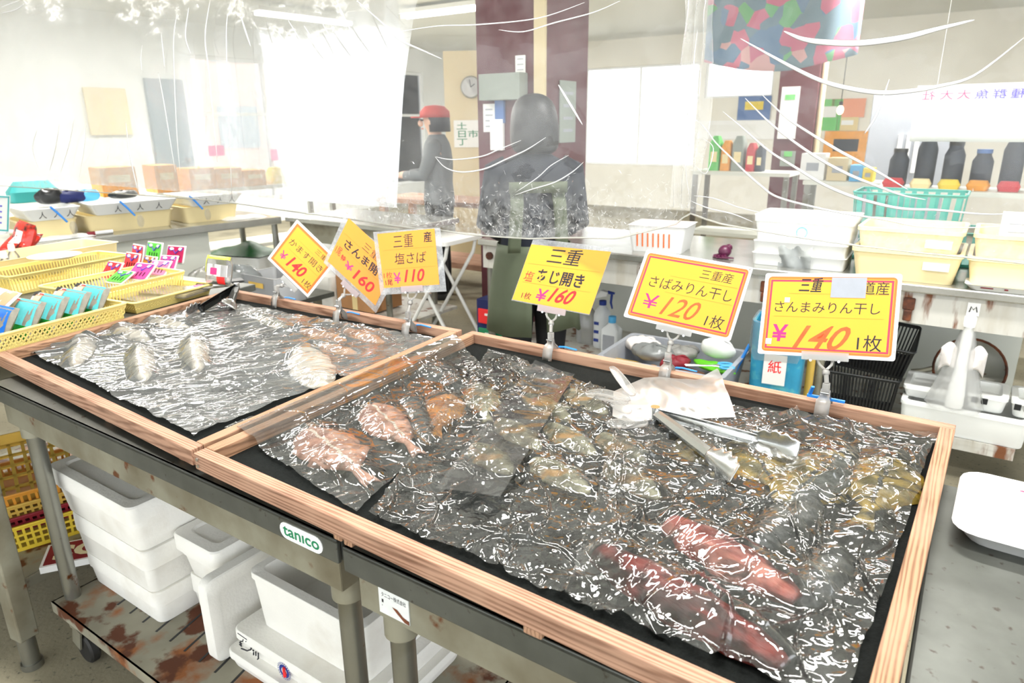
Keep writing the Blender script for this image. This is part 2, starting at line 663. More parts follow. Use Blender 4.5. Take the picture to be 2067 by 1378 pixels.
# the back wall
hb = [(s_on(1178, KZ, U, V), s_on(1402, KZ, U, V), .72, 2.32), (s_on(1414, KZ, U, V), s_on(1548, KZ, U, V), 1.78, 2.32)]
wall('wall_back', KZ, U, 15.0, V, hb, MATS['plaster_warm'])
window('window_2', KZ, U, V, hb[0][0], hb[0][1], .72, 2.32, [.5], [], .035)
window('window_3', KZ, U, V, hb[1][0], hb[1][1], 1.78, 2.32, [], [], .035)
# a blue-grey door beside the windows on the left wall
dn = bpy.data.objects.new('door_1', None); COL.objects.link(dn); struct(dn)
s0, s1 = s_on(400, KZ, dl, U) + .12, s_on(310, KZ, dl, U)
dn.location = KZ + dl * s0 + U * .03
mb = MB(); mb.bar((0, 0, 1.02), dl * (s1 - s0) + Vector((0, 0, 1.02)), .05, 2.0); mb.build('door_leaf', MATS['door_blue'], dn)
mb = MB(); mb.cyl(dl * .1 + U * .03 + Vector((0, 0, 1.0)), dl * .1 + U * .09 + Vector((0, 0, 1.0)), .025); mb.build('door_handle', MATS['chrome'], dn)


def pillar(name, px, depth, side, mat, trims):
    c = Y(px, 300, depth); c.z = 0
    mb = MB(); mb.box((c.x, c.y, CEIL / 2), (side, side, CEIL), A)
    return c, struct(mb.build(name, mat))


PC1, _ = pillar('pillar_center', 1076, 5.0, .545, MATS['maroon'], 1)
PC2, _ = pillar('pillar_right', 1606, 7.2, .36, MATS['maroon'], 1)

# outside the windows
mb = MB(); mb.box((-14, 30, -.25), (90, 60, .1)); struct(mb.build('street', MATS['asphalt']))


def building(name, label, c, w, d, h, rz, mat, rows, cols):
    t = thing(name, label, 'building', c, rz)
    mb = MB(); mb.box((0, 0, h / 2), (w, d, h)); mb.build('wall', mat, t)
    mb = MB(); mb.box((0, 0, h + .15), (w + .5, d + .5, .3)); mb.build('roof', MATS['pale_render'], t)
    for r in range(rows):
        for k in range(cols):
            x = -w / 2 + w * (k + .5) / cols
            z = .9 + r * 2.6
            mb = MB(); mb.box((x, -d / 2 - .02, z + .7), (w / cols * .5, .06, 1.3)); mb.build('window', MATS['blind_glass'], t)
    return t


building('house', 'pink rendered building seen through the big windows', (-11.5, 25, -.2), 10, 6, 5.6, math.radians(35), MATS['pink_render'], 2, 4)
building('house', 'white rendered building seen through the big windows', (-3.5, 38, -.2), 12, 6, 7.4, math.radians(28), MATS['pale_render'], 2, 4)


# fluorescent lights: housing, tubes, and the lamp's own light
EM = emat('tube_light', (255, 253, 246), 9.0)
pmat('fitting_white', (230, 232, 230), .5)


def strip_light(loc, rz, length, power, label, hang=0.0):
    t = thing('ceiling_light', label, 'light', loc, rz, 'fluorescent ceiling lights')
    mb = MB(); mb.prism([(-length / 2, -.09), (length / 2, -.09), (length / 2, .09), (-length / 2, .09)], .045, .09)
    mb.build('housing', MATS['fitting_white'], t)
    for y in (-.045, .045):
        mb = MB(); mb.cyl((-length / 2 + .03, y, .02), (length / 2 - .03, y, .02), .019, n=12); mb.build('tube', EM, t, smooth=True)
    if hang > .02:
        for x in (-length * .35, length * .35):
            mb = MB(); mb.cyl((x, 0, .09), (x, 0, .09 + hang), .008, n=8); mb.build('hanging_rod', MATS['fitting_white'], t)
    d = bpy.data.lights.new('tube_glow', 'AREA')
    d.shape = 'RECTANGLE'; d.size = length; d.size_y = .16; d.energy = power; d.color = (1, .985, .95)
    o = bpy.data.objects.new('tube_glow', d); COL.objects.link(o); o.parent = t; o.location = (0, 0, -.012)
    return t


def light_px(x0, x1, py, z, power, label, rz):
    a = P((x0 + x1) / 2, py, z)
    L = (x1 - x0) * (a - EYE).dot(_fw) / FPX
    return strip_light((a.x, a.y, z), rz, min(L, 2.4), power, label, CEIL - z - .09)


light_px(505, 730, 42, 2.6, 90, 'bright fluorescent light hanging before the big windows', math.radians(50))
light_px(130, 400, -4, 2.62, 90, 'fluorescent light at the top edge, far left of the stall', math.radians(8))
light_px(1330, 1530, 141, 2.42, 90, 'fluorescent light over the bright window beside the right pillar', A)
light_px(1655, 1740, 132, 2.45, 120, 'short fluorescent light just past the second maroon pillar', A + .3)
light_px(1930, 2120, 128, 2.35, 90, 'fluorescent light above the hanging white banner', A)
strip_light((.55, .55, 2.62), A, 1.2, 34, 'added unseen fluorescent light above the right fish tray', .04)  # near lamps out of view, added to light the trays and baskets
strip_light((-.75, 1.45, 2.62), A, 1.2, 34, 'added unseen fluorescent light above the left fish tray', .04)
strip_light((-1.9, 3.1, 2.62), math.radians(56), 1.2, 34, 'added unseen fluorescent light above the yellow baskets', .04)
strip_light((-.6, 8.5, 2.62), A, 1.6, 90, 'added fluorescent light far back before the corner of the hall', .04)  # hall lamps from here are added to brighten the room behind the curtain
strip_light((3.6, 6.2, 2.62), A, 1.6, 90, 'added unseen fluorescent light deep in the hall past the second pillar', .04)
strip_light((-3.6, 5.6, 2.62), A, 1.6, 90, 'added unseen fluorescent light above the long bench by the windows', .04)
strip_light((1.1, 2.25, 2.62), A, 1.2, 48, 'added unseen fluorescent light above the steel counter with the price cards before it', .04)  # unseen lamp, added to brighten the counter and the space below
# ================================================================== fish trays
def local(p, o, rz):
    d = Vector(p) - Vector(o)
    c, s = math.cos(-rz), math.sin(-rz)
    return (d.x * c - d.y * s, d.x * s + d.y * c, d.z)


RW, RH = .0247, .031


def tray(corn, label, slats):
    o = corn[0]
    t = thing('fish_tray', label, 'tray', o, A, 'wooden fish trays')
    q = [Vector(local(c, o, A)).to_2d() for c in corn]      # near-left, near-right, far-right, far-left

    def off(a, b, w):
        d = (b - a).normalized()
        n = Vector((-d.y, d.x)) * w
        return a + n, b + n

    def isect(l1, l2):
        (a, b), (c, d) = l1, l2
        r, s = b - a, d - c
        k = ((c.x - a.x) * s.y - (c.y - a.y) * s.x) / (r.x * s.y - r.y * s.x)
        return a + r * k
    E = [off(q[i], q[(i + 1) % 4], RW) for i in range(4)]
    I = [isect(E[3], E[0]), isect(E[0], E[1]), isect(E[1], E[2]), isect(E[2], E[3])]
    near = [q[0], q[1], isect((q[1], q[2]), E[0]), isect((q[0], q[3]), E[0])]
    far = [isect((q[0], q[3]), E[2]), isect((q[1], q[2]), E[2]), q[2], q[3]]
    left = [near[3], I[0], I[3], far[0]]
    right = [I[1], near[2], far[1], I[2]]
    g = .0006
    for poly, m in ((near, 'wood_long'), (far, 'wood_long'), (left, 'wood_cross'), (right, 'wood_cross')):
        c = sum(poly, Vector((0, 0))) / 4
        mb = MB(); mb.prism([p + (c - p).normalized() * g for p in poly], -RH, 0)
        mb.build('rail', MATS[m], t, bevel=.0018)
    mb = MB(); mb.prism([p + ((sum(q, Vector((0, 0))) / 4) - p).normalized() * .012 for p in q], -RH + .0035, -RH + .006)
    mb.build('net', MATS['net_black'], t)
    for px, py, w in slats:
        a = Vector(local(P(px, py, ZT - RH - .006), o, A))
        L = (q[3] - q[0]).length
        mb = MB(); mb.box((a.x, a.y + L * .25 + .004, -RH - .0065), (w, L * .5, .0115))
        mb.build('slat', MATS['wood_cross'], t, bevel=.002)
    for k in range(2):
        mb = MB(); mb.cyl((.0125, -.0005, -.009 - k * .013), (.0125, -.003, -.009 - k * .013), .0032, n=10)
        mb.build('screw', MATS['chrome'], t)
    return t, I


CR = [P(389.5, 913.5, ZT), P(1812, 1560, ZT), P(1931, 857, ZT), P(953, 667, ZT)]
# keep the right rail on the line seen in the picture
_a, _b = P(1854.8, 1200, ZT), P(1929.7, 865, ZT)
_d = (_b - _a)
_n0, _n1 = P(500.4, 960.9, ZT), P(1308, 1334, ZT)
_e = (_n1 - _n0)
k = ((_n0.x - _a.x) * _e.y - (_n0.y - _a.y) * _e.x) / (_d.x * _e.y - _d.y * _e.x)
CR[1] = _a + _d * k
CL = [P(-12, 713, ZT), P(385, 908.5, ZT), P(933, 665, ZT), P(470, 583, ZT)]
tray_r, IR = tray(CR, 'larger wooden fish tray nearest the camera, with the silver tongs and red fillets', [(432, 958, .022), (676, 1086, .017), (697, 1098, .017), (1070, 1280, .026)])
tray_l, IL = tray(CL, 'wooden fish tray beside the yellow baskets, with pale fillets under film', [(85, 765, .022), (212, 848, .022), (362, 925, .02)])
NETZ = ZT - RH + .006

# ------------------------------------------------------------------ fish
pmat('fish_white', (226, 218, 202), .4, var=.12, vscale=30, second=(198, 180, 160), sfac=(.5, .7), sscale=40, bump=.3, bscale=120)
pmat('fish_pink', (188, 146, 126), .38, var=.2, vscale=22, second=(140, 88, 70), sfac=(.5, .7), sscale=30, bump=.3, bscale=120)
pmat('fish_amber', (196, 132, 60), .35, var=.25, vscale=26, second=(140, 84, 36), sfac=(.45, .65), sscale=24, bump=.3, bscale=120)
pmat('fish_olive', (150, 126, 46), .32, var=.25, vscale=30, second=(92, 84, 40), sfac=(.45, .6), sscale=26, third=(58, 58, 50), tfac=(.6, .68), tscale=40, bump=.3, bscale=140)
pmat('fish_greygreen', (146, 144, 118), .4, var=.25, vscale=40, second=(104, 102, 80), sfac=(.45, .6), sscale=34, third=(168, 128, 70), tfac=(.58, .68), tscale=22, bump=.4, bscale=160)
pmat('fish_dark', (58, 62, 62), .28, var=.3, vscale=40, second=(110, 112, 104), sfac=(.55, .7), sscale=34, bump=.3, bscale=140)
pmat('fish_red', (134, 38, 30), .4, spec=.3, var=.3, vscale=26, second=(66, 22, 20), sfac=(.45, .62), sscale=30, third=(200, 150, 90), tfac=(.7, .76), tscale=70, bump=.6, bscale=90, stretch=(.35, 1, 1))
pmat('fish_redpink', (140, 62, 52), .4, spec=.3, var=.25, vscale=26, second=(186, 120, 104), sfac=(.5, .65), sscale=30, bump=.6, bscale=90, stretch=(.35, 1, 1))
pmat('fish_skin', (96, 100, 96), .25, .25, var=.3, vscale=50, bump=.2, bscale=300)
BUMPS = []                                    # the film rises over every fish


def wprof(kind, t):
    if kind == 'fillet':
        return max(0.02, (math.sin(math.pi * min(1, t * .96 + .04)) ** .55) * (1.0 - .35 * t))
    if kind == 'butterfly':                   # an opened fish: wide shoulders, narrow tail stalk, small tail
        if t < .78:
            return .45 + .55 * math.sin(math.pi * (t / .78) ** .8) ** .8 if t < .5 else max(.12, .995 - ((t - .5) / .28) ** 1.3 * .87)
        return .13 + (t - .78) / .22 * .14
    if kind == 'long':
        return max(.04, math.sin(math.pi * (.08 + .9 * t)) ** .45)
    return 1


def fish(name, label, head, tail, width, mat, kind='fillet', th=.008, group=None, z=None, curl=0.0, stripe=None, skin=False):
    """head and tail are image points on the tray floor"""
    z = NETZ if z is None else z
    a, b = P(head[0], head[1], z), P(tail[0], tail[1], z)
    L = (b - a).length
    rz = math.atan2(b.y - a.y, b.x - a.x)
    t = thing(name, label, 'fish', a + Vector((0, 0, .0012)), rz, group)
    NU, NV = 28, 12
    sd = sum(map(ord, label)) % 97

    def top(u, v):
        w = wprof(kind, u) * width / 2
        y = (v - .5) * 2
        wob = 1 + .06 * math.sin(u * 21 + sd) + .04 * math.sin(u * 43 + sd * 2)
        edge = max(0, 1 - abs(y) ** 3)
        zz = th * edge * (.55 + .45 * math.sin(math.pi * min(1, u * 1.1 + .05)) ** .5)
        if kind == 'butterfly':
            zz *= .75 + .5 * abs(abs(y) - .5) if u < .75 else .5
            zz -= th * .35 * math.exp(-(y / .12) ** 2) * (u < .8)
        zz += .0006 * math.sin(u * 17 + 3 * y + sd) * edge + curl * u * u
        x = u * L + (width * .10 * y * y * (1 - u) if kind == 'butterfly' else 0)
        if kind == 'butterfly' and u > .97:
            x += .012 * abs(y)
        return (x, y * w * wob, max(.0008, zz))
    mb = MB()
    vt = [top(i / NU, j / NV) for i in range(NU + 1) for j in range(NV + 1)]
    n = len(vt)
    vb = [(p[0], p[1], curl * (p[0] / L) ** 2) for p in vt]
    fs = []
    for i in range(NU):
        for j in range(NV):
            q = (i * (NV + 1) + j, (i + 1) * (NV + 1) + j, (i + 1) * (NV + 1) + j + 1, i * (NV + 1) + j + 1)
            fs.append(q)
            fs.append(tuple(n + k for k in reversed(q)))
    for i in range(NU):
        for j in (0, NV):
            p, q = i * (NV + 1) + j, (i + 1) * (NV + 1) + j
            fs.append((p, q, n + q, n + p))
    for j in range(NV):
        for i in (0, NU):
            p, q = i * (NV + 1) + j, i * (NV + 1) + j + 1
            fs.append((p, q, n + q, n + p))
    mb.add(vt + vb, fs)
    mb.build('flesh', MATS[mat], t, smooth='all')
    if stripe:
        mb = MB()
        for k in range(22):
            u = .06 + .66 * k / 21
            p = top(u, .5 + .02 * math.sin(k))
            mb.ball((p[0], p[1], p[2] + .0012), L * .016, width * .035, .0018, 8, 5)
        mb.build('spine', MATS[stripe], t, smooth=True)
    if skin:
        mb = MB()
        mb.grid(lambda u, v: (lambda p: (p[0], p[1], p[2] + .0009))(top(.06 + .8 * u, .56 + .36 * v)), 18, 6)
        mb.build('dark_skin', MATS['fish_skin'], t, smooth='all')
    for k in range(13):
        u = .06 + .073 * k
        c = a + (b - a) * u
        BUMPS.append((c.x, c.y, max(.028, wprof(kind, u) * width * .52), th * 1.2 + curl * u * u))
    return t


gl = 'pale fillets in the left tray'
fish('fish', 'pale fillet in the left tray closest to its outer corner by the yellow basket', (176, 690), (150, 742), .07, 'fish_white', 'fillet', .016, gl)
fish('fish', 'pale fillet in the left tray just behind the yellow basket rim', (240, 668), (300, 690), .075, 'fish_white', 'fillet', .014, gl)
fish('fish', 'pale fillet lying in the middle of the left tray', (282, 710), (292, 772), .07, 'fish_white', 'fillet', .018, gl)
fish('fish', 'pale pointed fillet standing out nearest the dark net in the left tray', (393, 690), (400, 752), .075, 'fish_white', 'fillet', .02, gl)
fish('fish', 'pale fillet below the black-handled tongs', (310, 650), (380, 662), .07, 'fish_white', 'fillet', .012, gl)
fish('fish', 'round white fish slice beside the rail between the trays', (614, 708), (648, 784), .105, 'fish_white', 'long', .012, gl)
fish('fish', 'amber marinated fillet at the back of the left tray', (610, 668), (700, 690), .07, 'fish_amber', 'fillet', .01, 'amber fillets')
fish('fish', 'amber marinated fillet under the third price card', (700, 668), (775, 694), .07, 'fish_amber', 'fillet', .01, 'amber fillets')
fish('fish', 'amber marinated fillet beside the left tray far corner', (650, 700), (720, 716), .07, 'fish_amber', 'fillet', .01, 'amber fillets')
fish('fish', 'small grey fillet lying flat at the back edge of the left tray', (520, 640), (585, 668), .06, 'fish_greygreen', 'fillet', .008, 'amber fillets')
go = 'opened pink fish'
fish('fish', 'opened pink horse mackerel with a visible spine beside the near rail', (622, 872), (748, 974), .115, 'fish_pink', 'butterfly', .015, go, stripe='fish_white', skin=False)
fish('fish', 'opened pink horse mackerel behind the one with the visible spine', (750, 822), (844, 917), .10, 'fish_pink', 'butterfly', .015, go, stripe='fish_white')
fish('fish', 'dark-skinned opened fish overlapping the second pink one', (830, 812), (862, 900), .07, 'fish_dark', 'fillet', .012, 'dark opened fish')
fish('fish', 'dark opened fish close to the inner corner of the right tray', (860, 738), (930, 785), .09, 'fish_dark', 'butterfly', .011, 'dark opened fish')
fish('fish', 'grey opened fish behind the overlapping film edge', (965, 780), (985, 850), .08, 'fish_greygreen', 'butterfly', .012, 'dark opened fish')
fish('fish', 'amber opened fish beside the dark-skinned one in the right tray', (905, 800), (880, 880), .09, 'fish_amber', 'butterfly', .010, 'amber fillets')
fish('fish', 'dark brown fillet at the far edge of the right tray', (1040, 742), (1110, 770), .06, 'fish_dark', 'fillet', .008, 'dark opened fish')
gg = 'grey-green dried fillets in the middle of the right tray'
for lab, h, tl in (('grey-green dried fillet by the fingertips of the glove', (1065, 800), (1150, 850)), ('grey-green dried fillet behind the glove thumb', (1150, 790), (1225, 838)),
                   ('grey-green dried fillet in the centre of the right tray', (1010, 850), (1090, 910)), ('grey-green dried fillet in front of the glove', (1110, 860), (1200, 920)),
                   ('grey-green dried fillet beside the tongs hinge', (1215, 880), (1300, 938)), ('grey-green dried fillet nearest the near rail of the group', (1080, 930), (1190, 1000)),
                   ('grey-green dried fillet left of the tongs jaw', (1230, 940), (1330, 1010)), ('grey-green dried fillet with the roundest outline', (960, 900), (1030, 960))):
    fish('fish', lab, h, tl, .078, 'fish_greygreen', 'fillet', .009, gg)
ga = 'olive opened fish near the right rail'
fish('fish', 'olive and dark opened fish running under the tongs jaw', (1500, 890), (1580, 1010), .12, 'fish_olive', 'butterfly', .011, ga, stripe='fish_dark')
fish('fish', 'olive opened fish with a broad dark back in the right tray', (1690, 920), (1560, 1050), .13, 'fish_olive', 'butterfly', .012, ga, stripe='fish_dark', skin=True)
fish('fish', 'olive opened fish close to the right rail', (1800, 930), (1740, 1060), .12, 'fish_olive', 'butterfly', .011, ga, stripe='fish_dark')
fish('fish', 'olive opened fish under the tongs handles', (1400, 880), (1450, 960), .10, 'fish_olive', 'butterfly', .010, ga, skin=True)
fish('fish', 'long dark fillet beside the red ones', (1640, 1010), (1520, 1120), .09, 'fish_dark', 'fillet', .011, ga)
fish('fish', 'dark fillet with pale tip in front of the right rail', (1690, 1130), (1620, 1230), .08, 'fish_dark', 'fillet', .009, ga)
fish('fish', 'long dark red dried fillet nearest the near rail', (1212, 1118), (1585, 1348), .085, 'fish_red', 'long', .017, 'red dried fillets', z=NETZ + .001)
fish('fish', 'paler red dried fillet behind the long dark red one', (1355, 1058), (1610, 1215), .085, 'fish_redpink', 'long', .016, 'red dried fillets', z=NETZ + .001)

# ------------------------------------------------------------------ clear film sheets
filmmat('film_left', .22, (.93, .96, .95), 1.7, .09, trans=.96, boost=1.7, haze_noise=.12, hscale=14)
filmmat('film_right', .065, (.93, .96, .92), 1.7, .05, trans=.96, boost=1.7, haze_noise=.06, hscale=16)
filmmat('film_flat', .07, (.95, .95, .92), 1.5, .08, trans=.97, boost=1.0, haze_noise=.05, hscale=20)


def crumple(X, Y_, seed, n, amp, width, length, ang=None, spread=math.pi, box=None):
    rs = np.random.RandomState(seed)
    H = np.zeros_like(X)
    x0, x1, y0, y1 = X.min(), X.max(), Y_.min(), Y_.max()
    for i in range(n):
        cx, cy = rs.uniform(x0, x1), rs.uniform(y0, y1)
        a = (ang if ang is not None else 0) + rs.uniform(-spread, spread)
        w = width * rs.uniform(.5, 1.6)
        L = length * rs.uniform(.4, 1.6)
        h = amp * rs.uniform(.3, 1.0) * (1 if rs.rand() < .75 else -.6)
        dx, dy = X - cx, Y_ - cy
        s = dx * math.cos(a) + dy * math.sin(a)
        k = rs.uniform(-1, 1) * .8 / L
        d = -dx * math.sin(a) + dy * math.cos(a) + k * s * s
        near = (np.abs(s) < 2.2 * L) & (np.abs(d) < 3 * w)
        if not near.any():
            continue
        ss, dd = s[near] / L, d[near]
        # one steep and one gentle side, as creased film has
        side = np.where(dd > 0, w, w * rs.uniform(.35, .8))
        H[near] += h * np.clip(1 - np.abs(dd) / side, 0, 1) * np.exp(-ss * ss)
    return H


def pnoise(X, Y_, seed):
    """plain gradient noise on arrays"""
    rs = np.random.RandomState(seed)
    g = rs.rand(256, 256) * 2 * math.pi
    xi, yi = np.floor(X).astype(int), np.floor(Y_).astype(int)
    xf, yf = X - xi, Y_ - yi
    fx, fy = xf ** 3 * (xf * (xf * 6 - 15) + 10), yf ** 3 * (yf * (yf * 6 - 15) + 10)

    def d(i, j):
        a = g[(xi + i) % 256, (yi + j) % 256]
        return np.cos(a) * (xf - i) + np.sin(a) * (yf - j)
    return (d(0, 0) * (1 - fx) + d(1, 0) * fx) * (1 - fy) + (d(0, 1) * (1 - fx) + d(1, 1) * fx) * fy


def creased(X, Y_, seed, scale, amp, ang=0.0, stretch=1.0, warp=.5):
    """sheet with sharp creases: folded noise, stretched along ang"""
    c, s = math.cos(ang), math.sin(ang)
    A1, B1 = (X * c + Y_ * s) / (scale * stretch), (-X * s + Y_ * c) / scale
    wx, wy = pnoise(A1 * .7 + 9, B1 * .7 + 3, seed + 1), pnoise(A1 * .7 + 31, B1 * .7 + 17, seed + 2)
    n1 = pnoise(A1 + warp * wx, B1 + warp * wy, seed + 3)
    n2 = pnoise(A1 * 1.3 - warp * wy + 5, B1 * 1.3 + warp * wx + 8, seed + 4)
    return amp * ((1 - 2.2 * np.abs(n1)) * .6 + np.maximum(n1, n2) * .9)


def film(name, label, corners, mat, nx, ny, seed, folds, rails, lift=.004, base=None, edge=None, group=None, fishy=1.0, taper=None, parent=None):
    """corners: four points (image px on the tray floor), order near-left, near-right, far-right, far-left"""
    zb = NETZ if base is None else base
    C = [P(c[0], c[1], zb) for c in corners]
    u = np.linspace(0, 1, nx)[:, None]
    v = np.linspace(0, 1, ny)[None, :]
    rs = np.random.RandomState(seed + 5)
    if edge:                                   # uneven outline
        eu = edge * (np.convolve(rs.randn(ny + 58), np.hanning(59) / 29, 'valid')[None, :] * 4)
        ev = edge * (np.convolve(rs.randn(nx + 58), np.hanning(59) / 29, 'valid')[:, None] * 4)
    else:
        eu = ev = 0
    uu, vv = u + eu * (2 * np.abs(u - .5)) ** 3, v + ev * (2 * np.abs(v - .5)) ** 3
    B = [(1 - uu) * (1 - vv), uu * (1 - vv), uu * vv, (1 - uu) * vv]
    X = sum(b * c.x for b, c in zip(B, C))
    Yy = sum(b * c.y for b, c in zip(B, C))
    H = np.full_like(X, lift)
    for (bx, by, r, h) in BUMPS:
        H = np.maximum(H, fishy * (h + .003) * np.exp(-(((X - bx) ** 2 + (Yy - by) ** 2) / (r * r)) ** 1.2))
    for f in folds:
        H += (creased if 'scale' in f else crumple)(X, Yy, **f)
    H = np.maximum(H, .0035)
    # climb over the wooden rails
    for (a, b, w0, w1, top) in rails:
        d = (b - a).to_2d().normalized()
        nrm = Vector((-d.y, d.x))
        s = (X - a.x) * nrm.x + (Yy - a.y) * nrm.y
        m = 1 / (1 + np.exp(-(s - w0) / .0022)) * 1 / (1 + np.exp((s - w1) / .0022))
        H = H * (1 - m) + m * (top - zb + .0015 + .15 * H)
    vs = np.stack([X, Yy, H + zb], -1).reshape(-1, 3)
    o0 = vs.mean(0)
    idx = np.arange(nx * ny).reshape(nx, ny)
    fs = np.stack([idx[:-1, :-1], idx[1:, :-1], idx[1:, 1:], idx[:-1, 1:]], -1).reshape(-1, 4)
    me = bpy.data.meshes.new(name)
    me.from_pydata((vs - o0).tolist(), [], fs.tolist())
    me.polygons.foreach_set('use_smooth', [True] * len(me.polygons))
    me.materials.append(MATS[mat])
    o = bpy.data.objects.new(name, me)
    COL.objects.link(o)
    o.location = o0
    m = o.modifiers.new('solid', 'SOLIDIFY'); m.thickness = .0002
    o.modifiers.remove(m)
    tag(o, label, 'plastic film', group)
    return o


aL = math.atan2((P(560, 745, NETZ) - P(160, 800, NETZ)).y, (P(560, 745, NETZ) - P(160, 800, NETZ)).x)
film('plastic_film', 'big wrinkled clear film covering the left tray and its pale fillets', [(38, 706), (392, 884), (896, 692), (440, 612)], 'film_left', 420, 420, 3,
     [dict(seed=1, scale=.055, amp=.0085, ang=aL, stretch=3.2), dict(seed=7, scale=.022, amp=.0030, ang=aL + .15, stretch=2.6), dict(seed=5, scale=.010, amp=.0008, ang=aL - .2, stretch=2.0),
      dict(seed=9, n=40, amp=.012, width=.012, length=.14, ang=aL, spread=.4)], [], edge=.004, group='clear films')
film('plastic_film', 'clear film running over the rail between the trays onto the opened pink fish', [(455, 868), (720, 1040), (1010, 775), (915, 690)], 'film_right', 300, 380, 21,
     [dict(seed=31, scale=.06, amp=.006), dict(seed=33, scale=.022, amp=.0022), dict(seed=32, n=60, amp=.008, width=.006, length=.05)],
     [(CR[0], CR[3], -.05, .030, ZT)], edge=.003, group='clear films', fishy=1.0)
film('plastic_film', 'crinkled clear film over the grey-green fillets in the right tray middle', [(748, 1046), (1240, 1255), (1330, 830), (985, 712)], 'film_right', 440, 440, 41,
     [dict(seed=51, scale=.045, amp=.0065), dict(seed=54, scale=.022, amp=.0028), dict(seed=55, scale=.009, amp=.0005), dict(seed=52, n=110, amp=.009, width=.006, length=.05)], [], lift=.006, edge=.006, group='clear films', fishy=1.15)
film('plastic_film', 'crinkled clear film draped over the red fillets up to the right rail', [(1138, 1215), (1690, 1450), (1890, 888), (1270, 800)], 'film_right', 480, 480, 61,
     [dict(seed=71, scale=.055, amp=.0085), dict(seed=74, scale=.026, amp=.0030), dict(seed=75, scale=.010, amp=.0004), dict(seed=72, n=120, amp=.011, width=.008, length=.07)], [], lift=.009, edge=.008, group='clear films', fishy=1.4)
film('plastic_film', 'flat clear film edge with a straight border across the opened fish', [(880, 1010), (1010, 1030), (1160, 775), (1080, 745)], 'film_flat', 90, 90, 81,
     [dict(seed=82, scale=.08, amp=.004)], [], lift=.022, group='clear films', fishy=0)

# ------------------------------------------------------------------ tongs
def tongs(hinge, tip1, tip2, zh, z1, z2, label, matname='chrome', wide=.026):
    h, a, b = P(*hinge, zh), P(*tip1, z1), P(*tip2, z2)
    t = thing('tongs', label, 'tongs', h)
    for q in (a, b):
        d = q - h
        L = d.length
        x = d.normalized()
        sd = Vector((0, 0, 1)).cross(x).normalized()
        up = x.cross(sd)
        vw = (h + q) * .5 - EYE
        wd = x.cross(vw).normalized()
        up = (up * (.35 if up.dot(wd) > 0 else -.35) + wd).normalized()
        up = (up - x * up.dot(x)).normalized()
        sd = up.cross(x) if up.cross(x).dot(sd) > 0 else x.cross(up)
        mid = (a - h).normalized() + (b - h).normalized()
        inward = 1 if sd.dot(mid - x * mid.dot(x)) > 0 else -1
        arm = MB()
        secs = []
        for k in range(15):
            s = k / 14 * .74
            w = wide * (.62 + .16 * math.sin(math.pi * s))
            hh = .006
            c = x * (L * s)
            # channel section, open to the inner side
            secs.append([c - up * w / 2 + sd * inward * hh, c - up * w / 2 - sd * inward * hh * .2, c - up * w / 4 - sd * inward * hh, c + up * w / 4 - sd * inward * hh, c + up * w / 2 - sd * inward * hh * .2, c + up * w / 2 + sd * inward * hh])
        arm.loft(secs, False, False, closed=False)
        arm.build('arm', MATS[matname], t, smooth=True, solid=.0012)
        jaw = MB()

        def jf(u, v):
            s = .70 + .30 * u
            w = wide * (.6 + 1.15 * math.sin(math.pi * min(1, u * .72 + .12)))
            y = (v - .5) * 2
            scal = 1 + .13 * math.cos(u * 26) * (abs(y) ** 3) * (u < .85)
            dep = .011 * (1 - y * y) * math.sin(math.pi * min(1, .25 + u * .75)) + .012 * u ** 4
            return tuple(x * (L * s) + up * (y * w / 2 * scal) + sd * (-inward * dep + inward * .004 * u))
        jaw.grid(jf, 26, 14)
        jaw.build('jaw', MATS['chrome'], t, smooth='all', solid=.0012)
    mb = MB()
    mb.cyl((0, 0, -.012), (0, 0, .012), .009, n=14)
    mb.build('hinge', MATS['chrome'], t, smooth=True)
    return t


tongs((1322, 832), (1490, 960), (1610, 910), NETZ + .032, NETZ + .032, NETZ + .034, 'silver scalloped tongs lying open beside the glove')
pmat('tong_dark', (40, 42, 42), .25, .7)
tongs((478, 578), (378, 640), (462, 622), ZT + .022, ZT - .012, NETZ + .02, 'dark-handled tongs leaning over the far corner of the left tray', 'tong_dark', .03)


